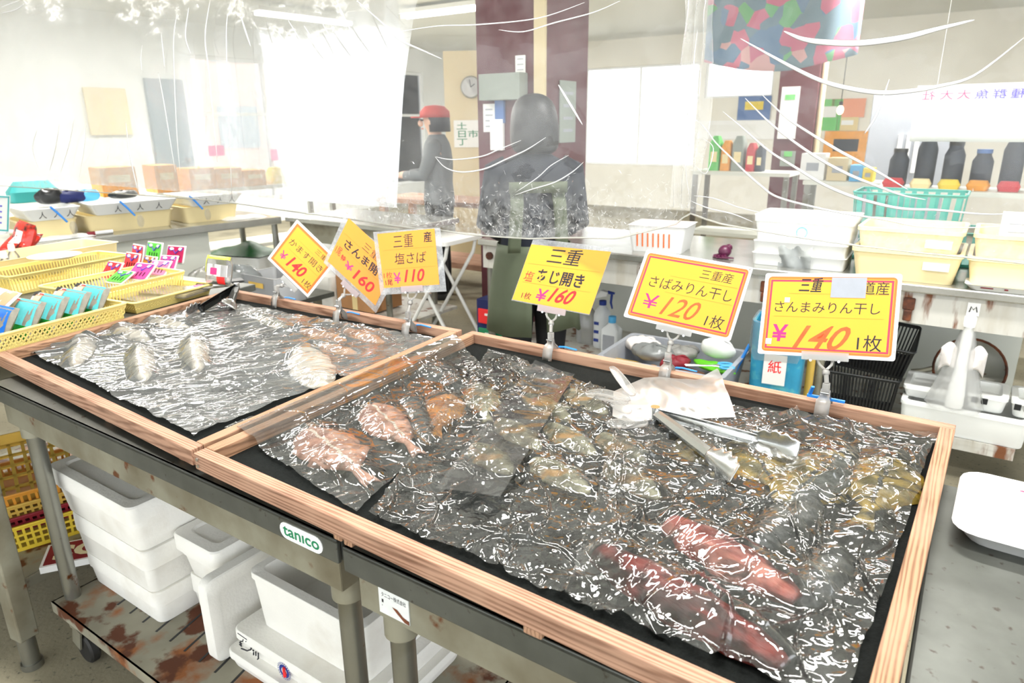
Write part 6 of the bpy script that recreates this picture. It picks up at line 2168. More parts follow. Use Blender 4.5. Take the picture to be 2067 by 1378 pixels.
mb = MB(); mb.box((0, 0, 0), (.28, .004, .26)); mb.build('paper', MATS['white_paper'], t)
mb = MB(); text_on(mb, '土\n日市\n丁', lambda u, v: (-.11 + .22 * u, -.004, -.11 + .22 * v), 0, 0, 1, 1, bold=.01); mb.build('lettering', MATS['badge_green'], t)

# things fixed to the middle pillar
PF = PC1 - V * (.545 / 2 + .004)
PS = PC1 + U * (.545 / 2 + .004)


def on_face(name, label, cat, px, py, wpx, hpx, mat, th=.006, face='f', text=None):
    p0, nrm, rz = (PF, V, A) if face == 'f' else (PS, U, A + math.pi / 2)
    c = hit(px, py, p0, nrm)
    d_ = (c - EYE).dot(_fw)
    k = 1.20 if face == 'f' else 1.8
    t = thing(name, label, cat, c, rz)
    w, h = wpx * d_ / FPX * k, hpx * d_ / FPX
    s_ = -1
    mb = MB(); mb.box((0, s_ * th / 2, 0), (w, th, h)); mb.build('sheet' if th < .02 else 'body', MATS[mat], t, bevel=.003 if th > .02 else 0)
    if text:
        mb = MB()
        for kk in range(text):
            mb.box((0, s_ * (th + .001), h * (.3 - .6 * kk / max(1, text - 1))), (w * .6, .002, h * .05))
        mb.build('print', MATS['tape_grey'], t)
    return t


on_face('bundle', 'grey-green rolled bundle fixed on the middle pillar above the standing person', 'bundle', 1024, 176, 82, 50, 'cloth_grey', .10)
on_face('notice', 'small white note high on the middle pillar', 'notice', 1051, 130, 20, 34, 'white_paper', .005, text=3)
on_face('notice', 'white sheet at the edge of the middle pillar beside the rolled bundle', 'notice', 988, 238, 24, 54, 'white_paper', .005, text=4)
on_face('cloth', 'blue cloth hanging on the middle pillar beside the white sheet', 'cloth', 1011, 222, 18, 50, 'goods_blue', .02)
on_face('towel', 'white towel hanging below the blue cloth on the middle pillar', 'towel', 1006, 272, 26, 60, 'white', .025)
on_face('notice', 'big pale green sheet on the right side of the middle pillar', 'notice', 1145, 226, 36, 118, 'cloth_grey', .006, 's', text=4)
on_face('banner_strip', 'long beige cloth strip hanging down the corner of the middle pillar', 'cloth', 1092, 120, 22, 290, 'beige_board', .02)

# goods at the back right
sc_ = at(1500, 395, 6.2)
stand('grey shelf of colourful goods beside the second pillar', sc_, A, .85, .4, 1.0, 'offwhite_panel')
for lab, px, m, wp, h in (('green plant-like bunch at the end of the goods shelf', 1443, 'goods_green', 22, .3), ('orange box on the goods shelf beside the green bunch', 1466, 'goods_orange', 20, .26), ('grey box in the middle of the goods shelf', 1490, 'cloth_grey', 24, .30), ('red box on the goods shelf next to the second pillar', 1516, 'goods_red', 18, .24), ('dark blue box on the goods shelf beside the red one', 1534, 'goods_dark', 14, .22)):
    p = hit(px, 340, sc_ - V * .02, V)
    t = thing('goods_box', lab, 'goods', (p.x, p.y, 1.0005), A, 'goods on the grey shelf')
    w = wp * 6 / FPX
    mb = MB(); mb.loft([rr(w, .12, .01, 0), rr(w, .12, .02, h * .8), rr(w * .6, .06, .02, h)]); mb.build('body', MATS[m], t, smooth=True)
    mb = MB(); mb.box((0, -.0615, h * .4), (w * .6, .002, h * .3)); mb.build('label_band', MATS['cream'], t)
on2 = PC2 - V * (.36 / 2 + .003)
for nm, lab, px, py, wp, hp, m in (('notice', 'tall pale notice with green print on the second pillar', 1592, 228, 32, 100, 'white_paper'), ('notice', 'small green notice low on the second pillar', 1590, 320, 26, 30, 'cloth_grey')):
    c = hit(px, py, on2, V); d_ = (c - EYE).dot(_fw)
    t = thing(nm, lab, 'notice', c, A)
    mb = MB(); mb.box((0, -.003, 0), (wp * d_ / FPX * 1.1, .004, hp * d_ / FPX)); mb.build('sheet', MATS[m], t)
    mb = MB(); mb.box((0, -.006, hp * d_ / FPX * .3), (wp * d_ / FPX * .6, .002, .05)); mb.build('print', MATS['goods_green'], t)
c = PC2 + U * .21 - V * .1
t = thing('conduit', 'pale pipe running down the side of the second pillar', 'pipe', (c.x, c.y, 0), 0)
mb = MB(); mb.cyl((0, 0, .0), (0, 0, CEIL - .002), .028); mb.build('pipe', MATS['beige_board'], t, smooth=True)

# festive cloth high by the second pillar
m = bpy.data.materials.new('festive_cloth'); m.use_nodes = True
nt = m.node_tree; b_ = nt.nodes['Principled BSDF']; b_.inputs['Roughness'].default_value = .8
tc = nn(nt, 'ShaderNodeTexCoord'); vo = nn(nt, 'ShaderNodeTexVoronoi'); vo.inputs['Scale'].default_value = 8
nt.links.new(tc.outputs['Object'], vo.inputs['Vector'])
sx = nn(nt, 'ShaderNodeSeparateColor'); nt.links.new(vo.outputs['Color'], sx.inputs[0])
rp = nn(nt, 'ShaderNodeValToRGB'); rp.color_ramp.interpolation = 'CONSTANT'
rp.color_ramp.elements[0].color = s2l((130, 154, 168)); rp.color_ramp.elements[1].position = .3; rp.color_ramp.elements[1].color = s2l((214, 128, 152))
for p_, c_ in ((.55, (130, 190, 140)), (.7, (120, 150, 180)), (.85, (226, 180, 180))):
    e_ = rp.color_ramp.elements.new(p_); e_.color = s2l(c_)
nt.links.new(sx.outputs[0], rp.inputs[0]); nt.links.new(rp.outputs[0], b_.inputs['Base Color'])
MATS['festive_cloth'] = m
c = at(1572, 60, 6.3)
t = thing('festive_cloth', 'red, green and blue patterned cloth hanging high before the second pillar', 'cloth', c, A)
k = 6.3 / FPX
mb = MB(); mb.grid(lambda u, v: ((u - .5) * 300 * k, .05 * math.sin(u * 14), (.5 - v) * (-200) * k * (.75 + .25 * math.sin(u * 3.1)) + .1), 40, 10); mb.build('cloth', MATS['festive_cloth'], t, smooth='all', solid=.004)
mb = MB(); mb.cyl((-.72, 0, .56), (.72, 0, .56), .014); mb.build('rod', MATS['steel'], t)

# back wall papers, bulb and goods
def wall_sheet(name, label, px, py, wp, hp, mat, dist=None, off=.02, sub=None):
    c = hit(px, py, KZ - V * off, V); d_ = (c - EYE).dot(_fw)
    t = thing(name, label, name, c, A)
    mb = MB(); mb.box((0, 0, 0), (wp * d_ / FPX * 1.25, .006, hp * d_ / FPX)); mb.build('sheet', MATS[mat], t)
    if sub:
        mb = MB(); mb.box((0, -.005, hp * d_ / FPX * .1), (wp * d_ / FPX * .7, .004, hp * d_ / FPX * .35)); mb.build('print', MATS[sub], t)
    return t


wall_sheet('poster', 'blue and yellow poster under the bright back window', 1522, 218, 52, 46, 'goods_blue', sub='goods_yellow')
wall_sheet('board', 'white board below the blue and yellow poster', 1480, 262, 130, 36, 'white', sub='white_paper')
wall_sheet('poster', 'pale green poster right of the second pillar', 1674, 232, 36, 60, 'goods_green', sub='white')
wall_sheet('poster', 'cream poster below the pale green one', 1710, 250, 32, 26, 'cream_lip', sub='white')
wall_sheet('poster', 'orange poster with a black square on the back wall', 1706, 300, 66, 68, 'goods_orange', sub='goods_dark')
wall_sheet('paper', 'pale pink paper behind the glowing bulb', 1712, 218, 50, 36, 'pack_peach')
c = at(1696, 222, 7.6)
t = thing('bulb_lamp', 'small glowing bulb hanging before the pink paper', 'lamp', c, 0)
EB = emat('bulb_glow', (255, 220, 180), 6.0)
mb = MB(); mb.ball((0, 0, 0), .035, .035, .05); mb.build('bulb', EB, t, smooth=True)
mb = MB(); mb.cyl((0, 0, .045), (0, 0, .09), .02); mb.build('socket', MATS['black_plastic'], t)
mb = MB(); mb.cyl((0, 0, .09), (0, 0, CEIL - c.z), .004, n=6); mb.build('cord', MATS['black_plastic'], t)
c = at(1828, 330, 6.4)
t = thing('partition', 'grey folding partition with white slats behind the cream tubs', 'partition', (c.x, c.y, 0), A + .3)
mb = MB(); mb.box((0, 0, .85), (.7, .03, 1.65)); mb.build('panel', MATS['tape_grey'], t)
for kk in range(5):
    mb = MB(); mb.box((-.08 + kk * .07, -.025, 1.12), (.035, .02, .34)); mb.build('slat', MATS['white'], t)
for x in (-.3, .3):
    mb = MB(); mb.box((x, 0, .013), (.05, .3, .025)); mb.build('foot', MATS['steel'], t)
c = hit(1975, 228, ra + rn * 1.0, rn)
d_ = (c - EYE).dot(_fw); k = d_ / FPX
t = thing('hanging_banner', 'white hanging banner whose pink and purple lettering shows reversed', 'banner', c, rrz)
mb = MB(); mb.grid(lambda u, v: ((u - .5) * 200 * k * 1.15, .015 * math.sin(u * 7), (v - .5) * 112 * k), 20, 4); mb.build('sheet', MATS['white_paper'], t, smooth='all', solid=.002)
for s_, xx, m_ in (('社', -.40, 'ink_pink'), ('大', -.26, 'ink_pink'), ('大', -.13, 'ink_pink'), ('魚', .0, 'sachet_violet'), ('群', .13, 'sachet_violet'), ('種', .26, 'sachet_violet'), ('社', .39, 'sachet_violet')):
    mb = MB(); text_on(mb, s_, lambda u, v: ((xx + .05 - .1 * u) * 200 * k * 1.15, -.020, (.24 + .16 * v) * 112 * k), 0, 0, 1, 1); mb.build('lettering', MATS[m_], t)
for x in (-.4, .4):
    mb = MB(); mb.cyl((x * 200 * k, 0, 56 * k), (x * 200 * k, 0, CEIL - c.z), .0012, n=6); mb.build('hanging_cord', MATS['white'], t)
# shelf of dark and colourful goods behind the right counter
gs = at(1985, 392, 4.3)
gs_t = stand('long shelf of dark jars and small packets behind the right counter', gs, rrz, 1.2, .4, 1.0, 'offwhite_panel')
gd = Vector((math.cos(rrz), math.sin(rrz), 0)); gn_ = Vector((-gd.y, gd.x, 0))
names = ['first', 'second', 'third', 'fourth', 'fifth', 'sixth', 'seventh']
for i in range(7):
    p = gs + gd * (-.5 + .155 * i) + gn_ * .08
    h = .24 + .05 * ((i * 5) % 3)
    t = thing('jar', 'dark jar, %s from the partition end of the long goods shelf' % names[i], 'jar', (p.x, p.y, 1.0005), rrz, 'dark jars')
    mb = MB(); mb.lathe([(.05, 0), (.058, .01), (.058, h * .7), (.04, h * .85), (.04, h * .9)], 18); mb.build('jar_body', MATS['goods_dark'], t, smooth=True)
    mb = MB(); mb.lathe([(.043, h * .9), (.043, h)], 18); mb.build('lid', MATS['goods_blue' if i % 2 else 'black_plastic'], t, smooth=True)
for i, m_ in enumerate(('goods_red', 'cream', 'goods_yellow', 'goods_orange', 'goods_red', 'goods_yellow', 'goods_blue')):
    p = gs + gd * (-.5 + .155 * i) - gn_ * .09
    t = thing('goods_packet', '%s packet lying before the %s dark jar of the long goods shelf' % ({'goods_red': 'red', 'cream': 'cream', 'goods_yellow': 'yellow', 'goods_orange': 'orange', 'goods_blue': 'blue'}[m_], names[i]), 'packet', (p.x, p.y, 1.001), rrz + .2 * (i % 3 - 1), 'packets on the long goods shelf')
    mb = MB(); mb.loft([rr(.10, .07, .02, 0), rr(.12, .09, .02, .03), rr(.09, .06, .02, .06)]); mb.build('wrapper', MATS[m_], t, smooth=True)
# bright green sheet behind: small goods between pillar and jars
sc2 = at(1712, 392, 5.3)
stand('low shelf of papers and small boxes right of the second pillar', sc2, A, .62, .3, .98, 'offwhite_panel')
for lab, px, m_, wp, h in (('white carton on the low shelf next to the second pillar', 1640, 'white', 44, .2), ('beige carton on the low shelf beside the white one', 1690, 'beige_board', 36, .17), ('light blue small box on the low shelf', 1728, 'sky_blue', 22, .12), ('yellow small box at the end of the low shelf', 1752, 'goods_yellow', 18, .1)):
    p = hit(px, 370, sc2, V)
    t = thing('goods_box', lab, 'box', (p.x, p.y, .9805), A, 'boxes on the low shelf')
    w = wp * 5.6 / FPX
    mb = MB(); mb.box((0, 0, h / 2), (w, .16, h)); mb.build('carton', MATS[m_], t, bevel=.005)
    mb = MB(); mb.box((0, -.0815, h * .5), (w * .5, .002, h * .3)); mb.build('label_band', MATS['tape_grey'], t)

# ================================================================== people
pmat('skin', (224, 182, 156), .55, sss=.1)
pmat('hair_black', (20, 21, 25), .5)
pmat('jersey_navy', (26, 31, 43), .85)
pmat('apron_olive', (84, 92, 72), .7, var=.08, vscale=6, bump=.15, bscale=12)
pmat('trousers_black', (24, 25, 28), .85)
pmat('jacket_grey', (110, 114, 116), .85, bump=.2, bscale=30)
pmat('cap_red', (196, 70, 62), .7)
pmat('shoe', (40, 40, 42), .5)


def skin_mesh(name, pts, edges, rad, mat, parent, sub=2, root=0):
    me = bpy.data.meshes.new(name)
    bm = bmesh.new()
    lay = bm.verts.layers.skin.verify()
    vs = []
    for p, r in zip(pts, rad):
        v = bm.verts.new(p)
        v[lay].radius = (r, r) if not isinstance(r, tuple) else r
        vs.append(v)
    for a, b in edges:
        bm.edges.new((vs[a], vs[b]))
    vs[root][lay].use_root = True
    bm.to_mesh(me); bm.free()
    o = bpy.data.objects.new(name, me); COL.objects.link(o)
    m1 = o.modifiers.new('skin', 'SKIN'); m1.use_smooth_shade = True
    m2 = o.modifiers.new('sub', 'SUBSURF'); m2.levels = m2.render_levels = sub
    dg = bpy.context.evaluated_depsgraph_get()
    me2 = bpy.data.meshes.new_from_object(o.evaluated_get(dg))
    me2.polygons.foreach_set('use_smooth', [True] * len(me2.polygons))
    bpy.data.objects.remove(o)
    me2.materials.clear(); me2.materials.append(MATS[mat])
    o = bpy.data.objects.new(name, me2); COL.objects.link(o)
    o.parent = parent
    return o


def ell(w, d, z, n=28, cx=0.0, cy=0.0, p=2.3):
    out = []
    for k in range(n):
        a = 2 * math.pi * k / n
        c, s = math.cos(a), math.sin(a)
        out.append((cx + w / 2 * math.copysign(abs(c) ** (2 / p), c), cy + d / 2 * math.copysign(abs(s) ** (2 / p), s), z))
    return out


def person(label, loc, rz, H, arms, lean=0.0):
    """front of the body is +y; arms: {side: (elbow, wrist)} in body units of height"""
    t = thing('person', label, 'person', loc, rz)
    h = H
    pts = [(0, 0, .53), (0, 0, .60), (0, .0, .70), (0, .0, .78), (0, 0, .825), (0, .01, .865), (0, .02, .93), (0, .015, .965)]
    rad = [(.085, .06), (.078, .058), (.088, .06), (.095, .055), (.05, .045), .030, (.052, .060), (.042, .05)]
    ed = [(0, 1), (1, 2), (2, 3), (3, 4), (4, 5), (5, 6), (6, 7)]

    def addp(p, r, par):
        pts.append(p); rad.append(r); ed.append((par, len(pts) - 1)); return len(pts) - 1
    for s in (-1, 1):
        a = addp((s * .05, 0, .48), .05, 0)
        a = addp((s * .052, .005, .38), .046, a)
        a = addp((s * .052, .012, .28), .033, a)
        a = addp((s * .052, .002, .17), .032, a)
        a = addp((s * .054, -.004, .045), .020, a)
        a = addp((s * .058, .03, .022), .022, a)
        addp((s * .062, .085, .015), .016, a)
        el, wr = arms[s]
        a = addp((s * .105, 0, .80), .034, 3)
        a = addp(el, .025, a)
        m_ = tuple((x + y) / 2 for x, y in zip(el, wr))
        a = addp(m_, .023, a)
        a = addp(wr, .016, a)
        d = (Vector(wr) - Vector(el)).normalized()
        side = d.cross(Vector((0, 0, 1))).normalized() * s
        palm = Vector(wr) + d * .035
        a = addp(tuple(palm), (.024, .012), a)
        for f_, L in ((-1.5, .038), (-.5, .046), (.5, .048), (1.5, .042)):
            b0 = palm + side * f_ * .012 + d * .022
            b1 = b0 + d * L * .5 + Vector((0, 0, -.006))
            b2 = b1 + d * L * .38 + Vector((0, 0, -.016))
            i = addp(tuple(b0), .0065, a); i = addp(tuple(b1), .006, i); addp(tuple(b2), .005, i)
        th0 = Vector(wr) + d * .018 - side * .018
        i = addp(tuple(th0), .008, a - 0); i = addp(tuple(th0 + d * .025 - side * .014), .007, i); addp(tuple(th0 + d * .042 - side * .012 + Vector((0, 0, -.008))), .006, i)
    pts = [tuple(c * h for c in p) for p in pts]
    rad = [tuple(c * h for c in r) if isinstance(r, tuple) else r * h for r in rad]
    skin_mesh('body', pts, ed, rad, 'skin', t)
    # face
    fc = Vector((0, .02, .925)) * h
    mb = MB(); mb.ball((fc.x, fc.y + .062 * h, fc.z - .008 * h), .009 * h, .014 * h, .017 * h, 10, 8); mb.build('nose', MATS['skin'], t, smooth=True)
    for s in (-1, 1):
        mb = MB(); mb.ball((fc.x + s * .022 * h, fc.y + .053 * h, fc.z + .008 * h), .0085 * h, .006 * h, .0055 * h, 10, 8); mb.build('eye', MATS['ink_black'], t, smooth=True)
        mb = MB(); mb.ball((fc.x + s * .054 * h, fc.y, fc.z), .007 * h, .014 * h, .02 * h, 10, 8); mb.build('ear', MATS['skin'], t, smooth=True)
    mb = MB(); mb.ball((fc.x, fc.y + .053 * h, fc.z - .034 * h), .017 * h, .006 * h, .0045 * h, 12, 6); mb.build('mouth', MATS['pack_peach'], t, smooth=True)
    return t, h


def clothes(t, h, top, trouser, arms, longhem=.50):
    mb = MB()
    mb.loft([ell(.205 * h, .155 * h, longhem * h), ell(.215 * h, .16 * h, (longhem + .04) * h), ell(.19 * h, .145 * h, .62 * h), ell(.215 * h, .155 * h, .72 * h), ell(.235 * h, .14 * h, .785 * h), ell(.20 * h, .125 * h, .82 * h), ell(.10 * h, .10 * h, .845 * h), ell(.078 * h, .08 * h, .862 * h)], False, False)
    so = mb.build('jersey', MATS[top], t, smooth='all')
    for s in (-1, 1):
        el, wr = [Vector(p) * h for p in arms[s]]
        sh = Vector((s * .100, 0, .80)) * h
        mb = MB()
        w2 = el + (wr - el) * .94
        mb.tube([sh - Vector((s * .02 * h, 0, -.004 * h)), sh, sh.lerp(el, .5), el, el.lerp(w2, .5), w2], [.040 * h, .043 * h, .036 * h, .031 * h, .028 * h, .023 * h], 16)
        mb.build('sleeve', MATS[top], t, smooth='all')
        x = s * .052 * h
        mb = MB()
        mb.loft([ell(.070 * h, .080 * h, .035 * h, cx=x), ell(.078 * h, .085 * h, .17 * h, cx=x), ell(.085 * h, .092 * h, .28 * h, cx=x, cy=.006 * h), ell(.104 * h, .115 * h, .40 * h, cx=x), ell(.112 * h, .14 * h, .49 * h, cx=x * .95), ell(.112 * h, .14 * h, .53 * h, cx=x * .9)], True, True)
        mb.build('trouser_leg', MATS[trouser], t, smooth='all')
        mb = MB(); mb.loft([ell(.055 * h, .15 * h, .001, cx=s * .058 * h, cy=.03 * h), ell(.062 * h, .155 * h, .012 * h, cx=s * .058 * h, cy=.03 * h), ell(.058 * h, .12 * h, .03 * h, cx=s * .057 * h, cy=.018 * h), ell(.05 * h, .06 * h, .045 * h, cx=s * .055 * h, cy=-.004 * h)]); mb.build('shoe', MATS['shoe'], t, smooth=True)


arms1 = {-1: ((-.135, .02, .655), (-.075, .125, .60)), 1: ((.135, .02, .655), (.075, .125, .60))}
pp = at(1078, 330, 2.95)
p1, h1 = person('person seen from behind in a navy top and olive cross-strap apron, black hair', (pp.x, pp.y, 0), .10, 1.53, arms1)
clothes(p1, h1, 'jersey_navy', 'trousers_black', arms1)
h = h1
mb = MB()                                       # hair down to the collar
mb.loft([ell(.10 * h, .085 * h, .845 * h, cy=-.022 * h), ell(.135 * h, .12 * h, .865 * h, cy=-.012 * h), ell(.137 * h, .13 * h, .90 * h, cy=-.006 * h), ell(.132 * h, .145 * h, .94 * h, cy=.002 * h), ell(.118 * h, .135 * h, .975 * h, cy=.006 * h), ell(.08 * h, .09 * h, 1.0 * h, cy=.006 * h), ell(.02 * h, .02 * h, 1.008 * h, cy=.006 * h)])
# open the hair over the face
mb.v = [(x, min(y, .035 * h) if z < .965 * h else y, z) for x, y, z in mb.v]
mb.v = [(x * (1 + .05 * noise.noise(Vector((x * 30, y * 30, z * 6)))), y * (1 + .05 * noise.noise(Vector((y * 30 + 5, x * 30, z * 6)))), z) for x, y, z in mb.v]
mb.build('hair', MATS['hair_black'], p1, smooth='all', sub=1)
mb = MB()                                       # apron skirt wrapped round, split at the back
N = 40
secs = []
for z, w, d in ((.345, .28, .235), (.42, .268, .225), (.50, .25, .205), (.575, .222, .172), (.60, .212, .165)):
    sec = []
    for k in range(N + 1):
        a = math.radians(-90 + 9) + math.radians(342) * k / N
        rip = 1 + (.03 * math.sin(k * 1.25) * (.62 - z) / .28)
        gap = .05 if z < .45 and k in (0, N) else 0
        sec.append((w * h / 2 * math.cos(a) * rip, d * h / 2 * math.sin(a) * rip, z * h + (.015 * h if z < .35 and k < 6 else 0)))
    secs.append(sec)
mb.loft(secs, False, False, closed=False)
ap = mb.build('apron', MATS['apron_olive'], p1, smooth='all', solid=.004)
for s in (-1, 1):                               # H-shaped straps over the back
    mb = MB(); mb.grid(lambda u, v: (s * (.052 + .016 * (1 - u) + (v - .5) * .036) * h, (-.086 - .0 + (-.006) * math.sin(u * 3)) * h if u < .62 else (-.080 + .045 * (u - .62) / .38) * h, (.585 + .235 * u) * h), 14, 4); mb.build('apron_strap', MATS['apron_olive'], ap, smooth='all', solid=.005)
mb = MB(); mb.grid(lambda u, v: ((u - .5) * .16 * h, -.0865 * h - .004 * math.cos((u - .5) * 3), (.748 + .03 * v) * h), 10, 2); mb.build('apron_strap', MATS['apron_olive'], ap, smooth='all', solid=.005)

arms2 = {-1: ((-.115, .06, .66), (-.06, .17, .66)), 1: ((.115, .06, .66), (.06, .17, .66))}
pp = at(884, 330, 5.6)
p2, h2 = person('person in a grey jacket and red cap working at the middle counter', (pp.x, pp.y, 0), 1.5, 1.56, arms2)
clothes(p2, h2, 'jacket_grey', 'trousers_black', arms2)
h = h2
mb = MB(); mb.loft([ell(.115 * h, .12 * h, .875 * h, cy=-.012 * h), ell(.128 * h, .135 * h, .92 * h, cy=-.004 * h), ell(.125 * h, .14 * h, .95 * h), ell(.1 * h, .11 * h, .975 * h)])
mb.v = [(x, min(y, .03 * h), z) for x, y, z in mb.v]
mb.build('hair', MATS['hair_black'], p2, smooth='all')
mb = MB(); mb.loft([ell(.132 * h, .155 * h, .945 * h, cy=.006 * h), ell(.13 * h, .15 * h, .975 * h, cy=.006 * h), ell(.09 * h, .1 * h, 1.0 * h, cy=.006 * h), ell(.02 * h, .02 * h, 1.006 * h, cy=.006 * h)]); cp = mb.build('cap', MATS['cap_red'], p2, smooth='all')
mb = MB(); mb.loft([ell(.11 * h, .09 * h, .944 * h, cy=.085 * h), ell(.11 * h, .09 * h, .950 * h, cy=.085 * h)]); mb.build('cap_brim', MATS['cap_red'], cp, smooth=True)

# ================================================================== the clear plastic curtain
filmmat('curtain_film', .065, (.97, .98, .97), 1.5, .05, trans=.98, boost=.5, bump=.3, bscale=5, bdist=.02, haze_noise=.05, hscale=4.0)
filmmat('curtain_film_second', .26, (.97, .98, .97), 1.45, .06, trans=.98, boost=.6, haze_noise=.12, hscale=3.0)
# the lower edge is scuffed and dusty
_nt = MATS['curtain_film'].node_tree
_m1 = [n for n in _nt.nodes if n.type == 'MIX_SHADER' and n.inputs[1].links and n.inputs[1].links[0].from_node.type == 'BSDF_TRANSPARENT'][0]
_old = _m1.inputs[0].links[0].from_socket
_tc = nn(_nt, 'ShaderNodeTexCoord'); _sx = nn(_nt, 'ShaderNodeSeparateXYZ'); _nt.links.new(_tc.outputs['Object'], _sx.inputs[0])
_mr = nn(_nt, 'ShaderNodeMapRange'); _mr.inputs['From Min'].default_value = 1.30; _mr.inputs['From Max'].default_value = 1.10; _mr.inputs['To Max'].default_value = .42
_nt.links.new(_sx.outputs['Z'], _mr.inputs['Value'])
_nz = nn(_nt, 'ShaderNodeTexNoise'); _nz.inputs['Scale'].default_value = 55; _nz.inputs['Detail'].default_value = 9; _nz.inputs['Roughness'].default_value = .75
_nt.links.new(_tc.outputs['Object'], _nz.inputs['Vector'])
_r2 = nn(_nt, 'ShaderNodeMapRange'); _r2.inputs['From Min'].default_value = .42; _r2.inputs['From Max'].default_value = .66
_nt.links.new(_nz.outputs['Fac'], _r2.inputs['Value'])
_mu = nn(_nt, 'ShaderNodeMath', operation='MULTIPLY'); _nt.links.new(_mr.outputs[0], _mu.inputs[0]); _nt.links.new(_r2.outputs[0], _mu.inputs[1])
_ad = nn(_nt, 'ShaderNodeMath', operation='ADD', use_clamp=True); _nt.links.new(_mu.outputs[0], _ad.inputs[0]); _nt.links.new(_old, _ad.inputs[1])
_nt.links.new(_ad.outputs[0], _m1.inputs[0])
filmmat('glint_scratch_white', .92, (1, 1, 1), 1.6, .1, trans=.97, boost=2.0)  # white for the painted glints on the folds, and for the scratches
filmmat('hem_film', .5, (.96, .95, .86), 1.5, .1)
CPO = CL[3] + V * .055; CPO = Vector((CPO.x, CPO.y, 0))


def onc(px, py, off=0.0):
    return hit(px, py, CPO - V * off, V)


EDGE = [(-160, 366), (0, 375), (170, 386), (290, 394), (400, 402), (471, 410), (560, 423), (694, 440), (840, 461), (889, 464), (960, 474), (1069, 481), (1188, 479), (1247, 481), (1307, 466), (1372, 450), (1390, 424), (1397, 432), (1450, 450), (1587, 474), (1715, 494), (1846, 511), (2067, 531), (2300, 552)]
_ex = [e[0] for e in EDGE]; _ey = [e[1] for e in EDGE]
sx_ = [(onc(x, 450) - CPO).dot(U) for x in np.linspace(-160, 2300, 420)]
S0, S1 = sx_[0], sx_[-1]
px_grid = np.linspace(-160, 2300, 640)
rows = 150
vs = []
TOPZ = 2.70
fold = np.zeros((640, rows + 1))
rsn = np.random.RandomState(5)
for i, px in enumerate(px_grid):
    py = float(np.interp(px, _ex, _ey))
    b0 = onc(px, py)
    s = (b0 - CPO).dot(U)
    for j in range(rows + 1):
        v = j / rows
        z = b0.z + (TOPZ - b0.z) * v
        left = 1 / (1 + math.exp((px - 760) / 90))
        f = left * (.0016 * math.sin(s * 30 + .9 * math.sin(z * 3))) * (.35 + .65 * min(1, v * 2))
        mid = math.exp(-((px - 1390) / 70) ** 2)
        f += mid * (.002 * math.sin(s * 90 + 3 * math.sin(z * 9)) + .006 * noise.noise(Vector((s * 40, z * 14, 1))))
        right = 1 / (1 + math.exp(-(px - 1430) / 40))
        q = (z - 1.1) * 5 - (s - 1.2) * 2.2 + 6 * max(0, s - 1.5) ** 2
        f += right * .008 * math.sin(q * 3)
        f += (.010 * noise.noise(Vector((s * 3, z * 3, 4))) + .003 * noise.noise(Vector((s * 14, z * 14, 2)))) * (1 - .7 * left)
        if v < .12:
            f += .004 * (1 - v / .12) * noise.noise(Vector((s * 70, z * 70, 7)))
        p = Vector((CPO.x, CPO.y, 0)) + U * s + V * f
        vs.append((p.x, p.y, z))
fs = [(i * (rows + 1) + j, (i + 1) * (rows + 1) + j, (i + 1) * (rows + 1) + j + 1, i * (rows + 1) + j + 1) for i in range(639) for j in range(rows)]
CT = thing('plastic_curtain', 'big clear wrinkled plastic curtain hanging from the ceiling behind the price cards', 'curtain', CPO)
cm = MB(); cm.v = [tuple(Vector(p) - CPO) for p in vs]; cm.f = fs
co_ = cm.build('sheet', MATS['curtain_film'], CT, smooth='all')
hm = MB(); hm.tube([Vector(vs[i * (rows + 1)]) - CPO for i in range(0, 640, 4)], .0022, 6); hm.build('hem', MATS['hem_film'], CT, smooth='all')
mb = MB(); mb.cyl(U * (S0 - .05) + Vector((0, 0, TOPZ)), U * (S1 + .05) + Vector((0, 0, TOPZ)), .012, n=12); mb.build('hanging_pipe', MATS['steel'], CT, smooth=True)
